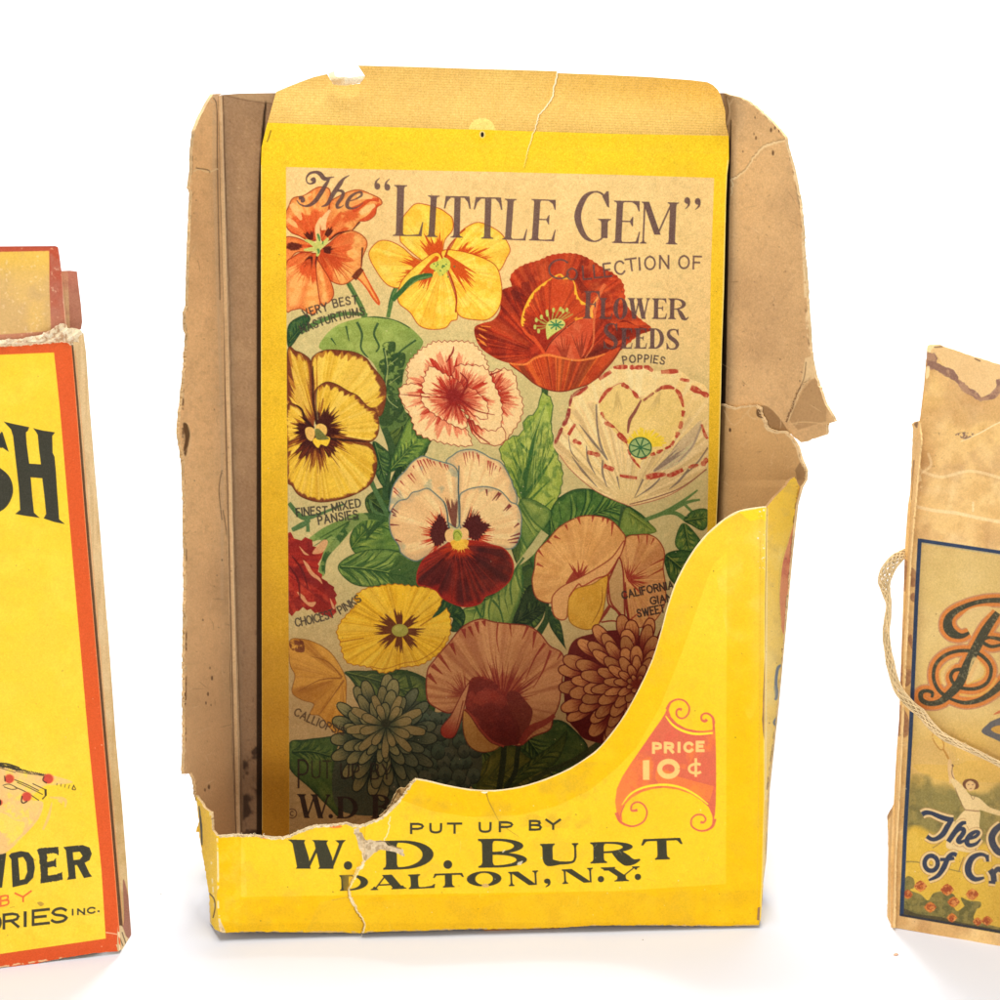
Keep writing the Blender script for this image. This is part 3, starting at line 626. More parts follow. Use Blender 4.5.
    c.poly(O8((330, 790), (400, 760), (440, 740), (480, 770), (480, 820), (450, 860), (400, 890), (370, 850), (320, 820)), (206, 206, 98)); rs = np.random.RandomState(5)
    c.lines([([(x, y), (x + .8, y + rs.rand() * 2)], 1.3) for x, y in [(C1[0] + rs.normal() * 5, C1[1] + rs.normal() * 5) for _ in range(16)]], (84, 128, 74), .85)
    c.lines([(O8((340, 880), (280, 890), (180, 920), (100, 1000), (20, 1080)), [3, 6, 5.5, 5, 5])], (74, 112, 66)); c.lines([(O8((330, 890), (230, 915), (140, 980)), [1.5, 2, 1])], (120, 150, 90), .8)

def draw_poppies(c):
    R0, RD, RL, OR, DK = (188, 72, 44), (146, 54, 38), (222, 106, 62), (236, 150, 70), (104, 42, 34)
    back = Pq((225, 200), (240, 160), (290, 125), (370, 100), (430, 75), (520, 65), (580, 75), (640, 105), (690, 140), (740, 165), (790, 215), (800, 280), (810, 330), (870, 390), (935, 445), (870, 475), (790, 540), (700, 610), (600, 600), (300, 580), (250, 400), (240, 250))
    m = c.poly(jag_outline(back, .5, 70, 2), R0, sm=False); c.mottle(m, RD, .6, 14, 3, .48, .15); c.mottle(m, RL, .6, 10, 8, .55, .12); ctr = Pq([(440, 430)])[0]
    c.rays(m, ctr, RL, .5, 90, 4, 16); c.rays(m, ctr, DK, .32, 70, 9, 8)
    c.lines([(Pq((590, 100), (560, 180), (600, 260)), [2, 4, 8]), (Pq((300, 210), (310, 260), (330, 300)), [8, 10, 10])], (120, 46, 36), .6, clip=m)
    left = Pq((180, 262), (215, 238), (270, 235), (320, 310), (345, 380), (380, 470), (400, 560), (370, 600), (300, 620), (220, 615), (150, 590), (80, 540), (50, 480), (50, 435), (90, 415), (140, 400), (175, 350))
    m = c.poly(left, R0); c.mottle(m, RD, .75, 13, 23, .42, .15); c.rays(m, Pq([(390, 570)])[0], DK, .45, 70, 5, 10); c.rays(m, Pq([(390, 570)])[0], RL, .45, 80, 11, 14)
    strands(c, Pq([(230, 250)])[0], Pq([(310, 330)])[0], 10, 2, DK, .6, .9, 5, m); c.lines([(Pq((65, 440), (110, 455)), [1, 1.6, .5]), (Pq((70, 470), (112, 500)), [1, 1.6, .5]), (Pq((75, 505), (110, 530)), [1, 1.6, .5]), (Pq((80, 430), (130, 435)), 1), (Pq((60, 490), (100, 515)), 1)], OR, .95)
    right = Pq((640, 430), (680, 380), (740, 420), (800, 400), (860, 430), (930, 450), (860, 480), (790, 540), (700, 610), (600, 600), (570, 600), (600, 520))
    m = c.poly(right, R0); c.mottle(m, RD, .8, 11, 33, .4, .15); c.rays(m, Pq([(560, 610)])[0], DK, .5, 50, 8, 6); c.lines([(Pq((580, 590), (680, 560), (760, 500)), [2, 8, 3])], DK, .55, clip=m)
    c.lines([(Pq((740, 430), (800, 425), (870, 440)), [4, 6, 2]), (Pq((700, 500), (750, 520), (790, 500)), [3, 5, 2])], (222, 96, 52), .7)
    inner = Pq((285, 430), (282, 390), (300, 330), (340, 260), (400, 210), (470, 170), (500, 185), (545, 205), (570, 290), (620, 330), (640, 390), (560, 400), (500, 460), (410, 530), (395, 560), (350, 480), (325, 440))
    m = c.poly(inner, (204, 84, 48)); c.mottle(m, (226, 112, 62), .6, 10, 43, .5, .15); ic = Pq([(420, 470)])[0]; c.burst(m, ic, 30, (150, 54, 38), .6, 40, 7, 4, .75)
    c.rays(m, ic, RD, .6, 60, 12, 8); c.edge(m, inner[:11] + inner[11:12], 4.2, (250, 196, 70), .95, 60, 3, ic, .95, closed=False)
    c.lines([(Pq((290, 440), (310, 470), (350, 500), (400, 570)), [2, 3, 4, 3])], (232, 106, 60), .7)
    m = c.poly(Pq((400, 570), (420, 520), (480, 450), (560, 400), (630, 388), (640, 420), (625, 500), (580, 590), (500, 590), (430, 580)), (206, 90, 60)); c.mottle(m, (222, 118, 84), .7, 8, 15, .45, .2); strands(c, Pq([(500, 600)])[0], Pq([(480, 450)])[0], 9, 1.6, RD, .7, .9, 5, m); strands(c, Pq([(580, 590)])[0], Pq([(570, 440)])[0], 8, 1.4, DK, .5, .6, 6, m)
    c.lines([(Pq((600, 590), (640, 520), (645, 400), (660, 300), (700, 220)), [1, 1.6, 2.5, 4, 3])], (226, 128, 84), .8); c.lines([(Pq((630, 390), (635, 340), (665, 285)), [2, 3, 1])], (248, 178, 96), .85); c.lines([(Pq((400, 560), (430, 510), (480, 460), (550, 405)), [1, 1.2, 1.2, .8])], DK, .8)
    cup = Pq((220, 615), (300, 622), (350, 590), (410, 575), (480, 585), (560, 600), (640, 585), (700, 565), (780, 530), (750, 590), (700, 650), (640, 710), (560, 740), (490, 757), (420, 750), (350, 720), (290, 670))
    m = c.poly(cup, (202, 86, 48)); c.mottle(m, (178, 66, 42), .7, 10, 53, .45, .15); cc = Pq([(460, 900)])[0]; c.rays(m, cc, (228, 120, 60), .7, 150, 31, 4); c.rays(m, cc, (112, 50, 36), .6, 130, 37, 4)
    c.lines([(Pq((225, 618), (300, 622), (350, 590), (410, 575), (480, 588), (560, 602), (640, 590), (700, 570)), [1.6, 2, 2.4, 2.6, 2, 2, 2.2, 1.4])], (240, 146, 78), .85)
    P = spline(cup, True); c.lines([(P[len(P) // 3 + 10:], 1.2)], (120, 44, 34), .8, sm=False)
    g = (196, 200, 110)
    c.lines([(Pq((430, 430), (a, b)), [1, 1.2]) for a, b in ((355, 395), (380, 385), (350, 430), (360, 450), (410, 355), (443, 345), (475, 340), (510, 345), (540, 370), (375, 410), (525, 360))], (176, 176, 92), .85)
    for a, b in ((357, 400), (382, 385), (350, 435), (410, 360), (443, 350), (478, 345), (510, 350), (490, 355), (412, 372), (368, 455)): c.poly(ell(*Pq([(a, b)])[0], 1.5, 2.4, n=10), g)
    c.poly(Pq((405, 430), (430, 400), (470, 395), (498, 410), (495, 435), (450, 465), (425, 485), (410, 495)), (206, 208, 120)); c.lines([([Pq([(455, 425)])[0], Pq([(455 + 38 * math.cos(a), 425 + 26 * math.sin(a))])[0]], 1.4) for a in np.arange(0, 6.3, .785)], (62, 132, 92), .9)
    # cream poppy
    CR = (250, 220, 160); RE = (180, 72, 58); SH = (96, 88, 92)
    o = Q((45, 550), (80, 480), (120, 400), (140, 320), (160, 280), (230, 230), (330, 160), (400, 120), (500, 115), (620, 145), (740, 140), (810, 190), (900, 240), (905, 400), (905, 640), (860, 720), (700, 830), (500, 890), (430, 880), (280, 810), (150, 700), (80, 610))
    m = c.poly(o, CR); c.mottle(m, (234, 208, 140), .6, 16, 7, .45, .2); c.mottle(m, (250, 226, 170), .5, 9, 17, .5, .2)
    c.ramp(m, Q([(780, 260)])[0], Q([(900, 420)])[0], (216, 196, 138), .6)
    bs = Q([(455, 880)])[0]
    c.rays(m, bs, (196, 170, 124), .55, 130, 5, 20, 110); c.rays(m, bs, (250, 232, 184), .5, 110, 9, 10)
    c.lines([(Q((190, 440), (260, 530), (310, 590), (345, 640)), [.5, 2.5, 2, .5]), (Q((285, 330), (290, 450), (310, 560), (350, 640)), [1.8, 1.8, 2.6, .6]), (Q((150, 620), (210, 700), (290, 790)), [.6, 2.6, .6]), (Q((230, 560), (240, 640), (280, 720)), [.8, 2.6, .5]), (Q((320, 640), (320, 710), (345, 790)), [1.5, 2.4, .4]), (Q((400, 730), (415, 800)), [1.8, .5]),
             (Q((545, 745), (520, 800), (495, 850)), [2, 1.4, .4]), (Q((640, 740), (590, 790), (500, 850)), [1.2, 2, .4]), (Q((800, 690), (740, 760), (690, 800)), [2.6, 2.2, .5]), (Q((870, 440), (820, 560), (740, 650)), [2, 2, 1.4]), (Q((905, 690), (860, 740), (780, 790)), [2, 2, .5]), (Q((905, 570), (850, 650), (780, 720)), [1.4, 1.8, .6]), (Q((130, 500), (145, 590), (190, 650)), [.6, 1.2, .4])], SH, .62, clip=m)
    w = Q((600, 700), (680, 620), (740, 540), (800, 480), (870, 420), (830, 560), (740, 660), (640, 700)); mm = c.poly(w, (196, 178, 150), .6, clip=m); strands(c, Q([(600, 705)])[0], Q([(800, 520)])[0], 14, 2.0, (104, 90, 92), .5, .45, 3, mm)
    hl = Q((300, 320), (330, 260), (380, 225), (430, 215), (480, 250), (530, 300), (610, 250), (680, 230), (740, 260), (770, 320), (770, 400), (740, 480), (700, 560), (620, 600), (540, 640), (520, 690), (470, 600), (420, 520), (350, 440), (310, 380))
    m2 = c.poly(hl, (240, 214, 142)); c.mottle(m2, (232, 206, 128), .6, 12, 27, .45, .2); strands(c, Q([(400, 260)])[0], Q([(410, 420)])[0], 10, 1.1, (206, 180, 120), .7, .5, 8, m2); strands(c, Q([(640, 260)])[0], Q([(600, 380)])[0], 10, 1.1, (206, 180, 120), .7, .5, 9, m2)
    c.lines([(Q((535, 305), (500, 370), (470, 420), (460, 490)), [1.6, 3.2, 3.6, 1.5])], (140, 84, 76), .9)
    def dashes(pts, w, n, sd, gap=.2, col=RE):
        gap *= .55; w *= .9
        P = spline(pts, False, 24); rs = np.random.RandomState(sd); Ln = len(P); out = []
        for i in range(n):
            a = int(Ln * (i + gap * rs.rand()) / n); b = int(Ln * (i + 1 - gap * (.4 + rs.rand())) / n)
            if b - a > 2: out.append((P[a:b], [w * (.3 + .5 * rs.rand()), w * (.6 + .5 * rs.rand()), w * (.5 + .5 * rs.rand()), w * (.6 + .4 * rs.rand()), w * (.3 + .4 * rs.rand())]))
        mm = c.mask([stroke_poly(p_, w_, False) for p_, w_ in out])
        if mm is not None: gx, gy = c.grid(mm); c.put((mm[0], mm[1], mm[2] * (.62 + .38 * smooth(noise2(gx, gy, 2.4, sd), .3, .6))), col, .92)
    c.lines([(Q((300, 325), (340, 265), (380, 230), (430, 212), (470, 240), (530, 300)), 1.0), (Q((320, 400), (400, 470), (460, 560), (480, 630), (530, 685)), 1.0)], (190, 110, 96), .7)
    dashes(Q((298, 325), (340, 262), (385, 232)), 4.5, 1, 3); dashes(Q((425, 215), (480, 250), (520, 300)), 5.5, 2, 5, .3); dashes(Q((545, 310), (610, 262), (650, 236)), 4, 2, 6, .1, (150, 78, 72)); dashes(Q((640, 238), (700, 235), (745, 270), (770, 350)), 5, 2, 7, .1); dashes(Q((770, 360), (755, 440), (730, 510), (700, 560)), 5.5, 4, 8, .3); dashes(Q((700, 560), (640, 590), (590, 610), (520, 632)), 4.5, 4, 9, .3)
    dashes(Q((310, 370), (330, 405)), 4, 1, 10); dashes(Q((330, 430), (390, 460)), 5, 1, 11, .05); dashes(Q((405, 490), (460, 545)), 6, 1, 13, .05); dashes(Q((460, 580), (480, 620), (530, 685)), 3, 2, 14, .1)
    dashes(Q((55, 550), (90, 470), (125, 400), (145, 300), (165, 275), (240, 230)), 5.5, 4, 15, .04, (150, 64, 60)); dashes(Q((175, 280), (240, 235)), 4, 1, 2); dashes(Q((300, 190), (370, 145)), 6.5, 1, 16, .05); dashes(Q((380, 125), (450, 122), (500, 125), (570, 125), (600, 150)), 6, 3, 17, .15); dashes(Q((645, 150), (745, 145)), 6, 1, 18, .02); dashes(Q((750, 190), (805, 200)), 5.5, 1, 19, .02); dashes(Q((810, 235), (870, 265), (910, 285)), 7.5, 1, 20, .02)
    dashes(Q((130, 500), (170, 435)), 6, 1, 21, .05); dashes(Q((155, 530), (205, 550)), 6, 1, 22, .03); dashes(Q((235, 595), (310, 615)), 6.5, 1, 23, .03); dashes(Q((325, 670), (385, 695)), 6.5, 1, 24, .03); dashes(Q((415, 725), (515, 740)), 5.5, 1, 25, .03); dashes(Q((560, 735), (650, 720), (700, 722), (770, 690)), 7, 2, 26, .05); dashes(Q((795, 680), (855, 665)), 5, 1, 28, .03); dashes(Q((870, 670), (905, 630)), 7, 1, 29, .03); dashes(Q((870, 440), (890, 500), (905, 520)), 4, 1, 30, .03)
    P = spline(o, True); c.lines([(P[-45:-5], .9)], (170, 90, 76), .7, sm=False); c.lines([(Q((470, 885), (620, 845), (760, 790), (900, 690)), [1, 1.2, .8])], (120, 76, 70), .75)
    rs = np.random.RandomState(2)
    c.lines([([Q([(540, 560)])[0], Q([(560 + 110 * math.cos(a) * (.8 + .3 * rs.rand()), 545 + 90 * math.sin(a) * (.8 + .3 * rs.rand()))])[0]], [4, 1.6]) for a in np.arange(3.2, 6.5, .17)], (248, 216, 74), .95)
    c.poly(ell(*Q([(530, 570)])[0], 11, 10), (166, 190, 128)); c.lines([([Q([(530, 570)])[0], Q([(530 + 56 * math.cos(a), 570 + 52 * math.sin(a))])[0]], 1.3) for a in np.arange(0.3, 6.3, .785)] + [(ell(*Q([(530, 570)])[0], 11, 10), 1.3)], (62, 112, 78), .9)

def draw_carnation(c):
    CR, RD, OL = (250, 212, 158), (190, 68, 52), (140, 48, 42)
    ctr = E4([(330, 450)])[0]
    def lay(p, n, amp, sd, cc, r, jag=.75, sq=1.0):
        j = jag_outline(p, amp, n, sd); m = c.poly(j, CR, sm=False); c.mottle(m, (250, 218, 168), .6, 6, sd, .5, .2)
        c.burst(m, cc, r * 1.3, (216, 108, 82), jag, 80, sd + 4, 1.0, .6, sq); c.burst(m, cc, r * 1.15, RD, min(jag * 1.15, .9), 84, sd, .8, .97, sq); c.burst(m, cc, r * .7, (150, 52, 44), .7, 50, sd + 2, 1.5, .75, sq); strands(c, cc, (cc[0] + r, cc[1]), 60, .9, (158, 54, 46), .75, 6.28, sd, m, 0, (.5, 1.05)); c.rays(m, cc, CR, .35, 60, sd + 7, 4)
        c.lines([(np.vstack([j, j[:1]]), .8)], OL, .85, sm=False); return m
    lay(E4((480, 370), (540, 355), (580, 380), (590, 430), (612, 500), (600, 560), (560, 620), (530, 655), (470, 650), (430, 560), (450, 440)), 26, 1.0, 5, E4([(470, 470)])[0], 27, .6)
    lay(E4((118, 465), (150, 400), (150, 340), (190, 290), (250, 250), (310, 245), (375, 245), (420, 260), (465, 320), (470, 380), (400, 470), (250, 520), (170, 500)), 44, 1.1, 7, ctr, 38, .55)
    lay(E4((118, 465), (135, 420), (240, 430), (360, 560), (405, 640), (395, 665), (330, 660), (250, 640), (185, 610), (160, 540)), 30, 1.1, 9, ctr, 40, .55)
    lay(E4((390, 560), (440, 540), (540, 600), (530, 655), (480, 660), (430, 640)), 8, .6, 10, E4([(400, 540)])[0], 22, .5)
    lay(E4((340, 350), (400, 340), (460, 350), (490, 400), (520, 470), (530, 540), (510, 600), (440, 590), (380, 530), (330, 460)), 26, 1.0, 11, E4([(350, 470)])[0], 32, .6)
    lay(E4((210, 440), (215, 400), (240, 345), (290, 370), (350, 400), (380, 440), (350, 470), (300, 480), (240, 490)), 20, .9, 13, E4([(330, 460)])[0], 24, .7)
    lay(E4((205, 455), (250, 460), (330, 480), (385, 550), (380, 595), (330, 580), (260, 540), (215, 500)), 18, .9, 15, E4([(340, 480)])[0], 24, .6)
    lay(E4((345, 470), (400, 430), (450, 470), (470, 500), (465, 560), (400, 530)), 12, .8, 17, E4([(350, 475)])[0], 24, .6)
    c.lines([(E4((305, 330), (330, 290), (335, 265)), [1, 2, .8]), (E4((240, 470), (160, 460), (120, 458)), [1.4, 1, .5]), (E4((360, 470), (390, 410), (360, 370)), [2.4, 2, 1]), (E4((480, 380), (530, 360)), [2, .8]), (E4((400, 560), (420, 610), (480, 655)), [1, 1.6, 1]), (E4((350, 470), (420, 520), (500, 540)), [2, 1.5, .5])], (140, 46, 42), .85)
    c.burst(c.mask([ell(*E4([(335, 462)])[0], 12, 9)]), E4([(335, 462)])[0], 9, (146, 52, 48), .5, 20, 3, 1.5, .85)

def draw_pansies(c):
    yl, br, dk = (238, 202, 84), (122, 68, 46), (78, 40, 34)
    ctr = V([(185, 655)])[0]
    def pt(p, inner, rim=(br, 5.5), base=yl, sd=1, cc=ctr, jag=.65, hl=True):
        m = c.poly(p, base); c.mottle(m, (226, 186, 66), .6, 9, sd, .45, .2); c.rays(m, cc, (206, 162, 56), .5, 80, sd + 2, 10); c.rays(m, cc, (248, 220, 116), .6, 80, sd + 6, 14)
        c.edge(m, p, rim[1] * 1.5, (176, 116, 52), 1.0, 120, sd + 3, cc, .8); c.edge(m, p, rim[1] * 1.35, rim[0], .95, 80, sd + 1, cc, .9, 1.2)
        if inner: c.burst(m, cc, inner * 1.35, (150, 92, 44), .95, 60, sd + 8, 1.2, .8); c.burst(m, cc, inner, dk, jag, 50, sd + 4, 1.2, .95)
        P = spline(p, True); c.lines([(np.vstack([P, P[:1]]), .8)], (88, 52, 38), .7, sm=False); return m
    pt(V((37, 260), (80, 255), (125, 275), (155, 310), (165, 400), (165, 620), (37, 600)), 0, (br, 8), (220, 180, 84), 3)
    pt(V((155, 310), (180, 270), (230, 250), (290, 250), (370, 260), (430, 290), (460, 330), (510, 390), (530, 440), (525, 520), (500, 580), (440, 560), (300, 500), (175, 560), (165, 420)), 0, (br, 7), yl, 5)
    pt(V((170, 560), (168, 480), (185, 440), (230, 410), (280, 420), (340, 455), (390, 480), (430, 525), (480, 560), (495, 620), (485, 680), (440, 712), (340, 700), (250, 690), (190, 640)), 26, (br, 5), yl, 7)
    pt(V((37, 530), (80, 525), (110, 550), (140, 600), (170, 640), (120, 690), (37, 720)), 24, (br, 2.5), yl, 9)
    pt(V((37, 730), (90, 690), (190, 660), (250, 690), (340, 700), (440, 712), (470, 745), (485, 820), (460, 910), (390, 965), (290, 1000), (190, 1010), (100, 980), (60, 930), (37, 900)), 36, (br, 4), (242, 206, 76), 11, jag=.75)
    m = c.mask([spline(V((37, 640), (120, 680), (240, 690), (380, 720), (440, 800), (300, 900), (120, 900), (37, 820)), True)])
    strands(c, V([(180, 680)])[0], V([(190, 880)])[0], 34, 1.5, (120, 62, 38), .8, 2.5, 5, None, 0, (.55, 1.02)); strands(c, V([(180, 680)])[0], V([(190, 780)])[0], 40, 2.8, dk, .9, 2.9, 6, None, 0, (.6, 1))
    strands(c, V([(200, 640)])[0], V([(310, 590)])[0], 24, 2.4, dk, .9, 1.7, 7, None, 0, (.5, 1.15)); strands(c, V([(150, 650)])[0], V([(60, 660)])[0], 20, 2.6, dk, .9, 1.3, 8, None, 0, (.6, 1.0)); strands(c, V([(165, 630)])[0], V([(160, 550)])[0], 8, 1.6, (140, 80, 44), .85, .5, 8)
    c.lines([(V((165, 330), (165, 480), (175, 560), (182, 620)), [1, 1.3, 1.6, 2]), (V((80, 525), (110, 550), (125, 600), (170, 640)), [1, 2, 2, 1.5]), (V((240, 690), (330, 700), (430, 708)), [1.5, 2, 1])], (66, 44, 36), .85); c.lines([(V((190, 600), (180, 500), (185, 450)), 1.4)], (150, 150, 110), .5)
    for p, col in ((V((125, 650), (135, 690), (160, 705), (175, 670), (165, 640), (140, 635)), (226, 186, 108)), (V((180, 630), (205, 618), (232, 635), (232, 670), (200, 690), (180, 670)), (232, 194, 112)), (V((165, 710), (175, 690), (215, 680), (250, 690), (235, 730), (205, 722), (190, 740)), (244, 206, 74)), (V((175, 650), (195, 645), (230, 680), (245, 695), (200, 700), (180, 690)), (124, 128, 76))): c.poly(p, col)
    # white and dark red pansy
    CR, BL = (247, 216, 160), (154, 172, 156); DK = (92, 44, 42); RD = (196, 72, 48)
    pc = PN([(425, 560)])[0]
    def wp(p, sd, cc=pc):
        m = c.poly(p, CR); c.mottle(m, (250, 224, 172), .7, 12, sd, .45, .2); c.edge(m, p, 6.5, BL, 1.0, 40, sd + 2, cc, .6, 2); c.rays(m, cc, (222, 180, 128), .55, 60, sd, 14); c.edge(m, p, 8, (226, 186, 136), .6, 30, sd + 30, cc, .45, 3)
        P = spline(p, True); c.lines([(np.vstack([P, P[:1]]), 1.3)], (104, 128, 126), .85, sm=False); return m
    m = wp(PN((360, 130), (400, 90), (440, 65), (510, 55), (570, 75), (620, 105), (680, 130), (720, 190), (750, 260), (770, 380), (600, 450), (440, 440), (420, 200)), 3)
    st = [(PN((a, b), (a + dx, b + dy)), [1.5, .3]) for a, b, dx, dy in ((462, 75, 15, 80), (475, 70, 12, 60), (495, 68, 5, 45), (515, 68, 8, 60), (540, 75, 8, 40), (605, 120, 0, 60), (625, 125, -12, 90), (640, 135, -15, 75), (612, 122, 6, 50), (655, 150, -10, 30), (680, 160, -10, 30), (550, 85, 5, 70))]
    c.lines(st, (176, 84, 72), .85, clip=m)
    m = wp(PN((30, 420), (30, 360), (45, 280), (80, 220), (120, 180), (160, 130), (220, 95), (270, 110), (340, 130), (400, 150), (430, 200), (432, 340), (435, 500), (390, 500), (250, 380), (120, 380)), 5)
    st = [(PN((a, b), (a + dx, b + dy)), [1.6, .3]) for a, b, dx, dy in ((190, 120, 40, 90), (205, 118, 38, 80), (225, 112, 30, 60), (245, 110, 25, 50), (262, 115, 20, 40), (285, 125, 15, 30), (150, 195, 35, 45), (135, 205, 40, 50), (90, 240, 25, 30), (50, 280, 50, 50), (52, 300, 45, 45), (165, 150, 8, 20), (320, 130, 20, 40), (350, 140, 15, 40), (365, 145, 12, 30))]
    c.lines(st, (170, 62, 58), .85, clip=m); c.mottle(m, BL, .5, 14, 8, .55, .12)
    strands(c, PN([(408, 520)])[0], PN([(395, 330)])[0], 16, 3.0, (112, 66, 58), .85, .42, 4, m, 0, (.6, 1.02))
    m1 = wp(PN((440, 500), (438, 340), (470, 300), (530, 280), (600, 275), (670, 295), (710, 330), (740, 365), (780, 385), (803, 450), (800, 520), (790, 580), (740, 640), (600, 620), (500, 600)), 7)
    c.lines([(PN((a, b), (a + dx, b + dy)), [2.4, .6]) for a, b, dx, dy in ((672, 308, -42, 50), (682, 312, -30, 45), (735, 378, -40, 40), (742, 384, -30, 34), (788, 490, -30, 25), (795, 550, -60, 20), (790, 575, -70, 15), (795, 600, -65, 5), (597, 290, 4, 40))], (120, 52, 56), .85, clip=m1)
    m0 = wp(PN((375, 520), (365, 420), (350, 370), (300, 320), (250, 285), (200, 300), (160, 310), (130, 345), (80, 360), (40, 410), (25, 480), (40, 560), (80, 620), (100, 670), (180, 712), (250, 680), (330, 640), (380, 590)), 9)
    c.lines([(PN((a, b), (a + dx, b + dy)), [2, .5]) for a, b, dx, dy in ((40, 400, 40, 30), (35, 415, 30, 25), (30, 498, 55, 3), (60, 585, 40, 15), (45, 440, 25, 10))], (120, 52, 56), .85, clip=m0)
    strands(c, PN([(365, 560)])[0], PN([(200, 530)])[0], 40, 1.9, RD, .95, 2.3, 11, m0, 0, (.55, 1.05)); strands(c, PN([(475, 560)])[0], PN([(620, 480)])[0], 40, 2.0, RD, .95, 2.0, 12, m1, 0, (.55, 1.1))
    p = PN((375, 520), (350, 470), (320, 435), (300, 470), (275, 500), (265, 550), (280, 600), (300, 625), (340, 610), (370, 570)); mk = c.mask([jag_outline(p, 1.2, 24, 4)]); c.put(mk, DK)
    p = PN((450, 520), (480, 470), (530, 440), (560, 450), (570, 480), (620, 500), (590, 540), (560, 580), (530, 595), (490, 570)); mk = c.mask([jag_outline(p, 1.5, 26, 5)]); c.put(mk, DK)
    strands(c, PN([(460, 540)])[0], PN([(570, 440)])[0], 18, 2, DK, .85, 1.2, 14, m1, 0, (.7, 1.1)); strands(c, PN([(370, 560)])[0], PN([(280, 500)])[0], 18, 2, DK, .85, 1.5, 15, m0, 0, (.7, 1.1))
    low = PN((205, 740), (240, 690), (300, 650), (350, 620), (400, 590), (480, 590), (560, 600), (640, 620), (700, 640), (745, 700), (755, 760), (730, 830), (660, 890), (590, 920), (560, 960), (490, 980), (420, 970), (340, 930), (300, 885), (240, 860), (195, 850), (188, 800))
    m = c.poly(low, (116, 46, 38)); lc = PN([(430, 620)])[0]; c.mottle(m, (88, 36, 34), .7, 12, 3, .4, .2); c.edge(m, low, 9, (166, 52, 40), .8, 26, 4, lc, .75, 3); c.burst(m, lc, 22, (190, 72, 38), .75, 44, 8, 4, .85); c.rays(m, lc, (178, 66, 46), .5, 60, 9, 12); c.rays(m, lc, (70, 34, 34), .55, 52, 14, 16)
    P = spline(low, True); c.lines([(np.vstack([P, P[:1]]), 1.5)], (174, 54, 42), .8, sm=False)
    c.poly(PN((352, 560), (365, 530), (400, 525), (410, 580), (390, 600), (365, 595)), (240, 200, 138)); c.poly(PN((440, 530), (465, 515), (490, 535), (488, 575), (465, 595), (440, 580)), (240, 200, 138)); strands(c, PN([(435, 580)])[0], PN([(440, 670)])[0], 18, 2.2, (250, 204, 88), .95, 1.6, 7, None, 0, (.6, 1)); c.poly(PN((385, 600), (420, 585), (490, 590), (470, 640), (410, 640)), (248, 204, 84), .9)
    c.poly(PN((400, 555), (410, 530), (440, 530), (455, 560), (440, 590), (410, 590)), (184, 194, 90)); c.lines([(PN((405, 585), (408, 550), (430, 540), (450, 570)), 1)], (120, 140, 64), .9)
    c.lines([(PN((435, 150), (432, 300), (440, 400), (440, 490)), [1.4, 1.6, 1.8, 1.2]), (PN((345, 360), (365, 420), (370, 480), (382, 520)), [1, 1.5, 1.5, 1])], (88, 106, 106), .85)

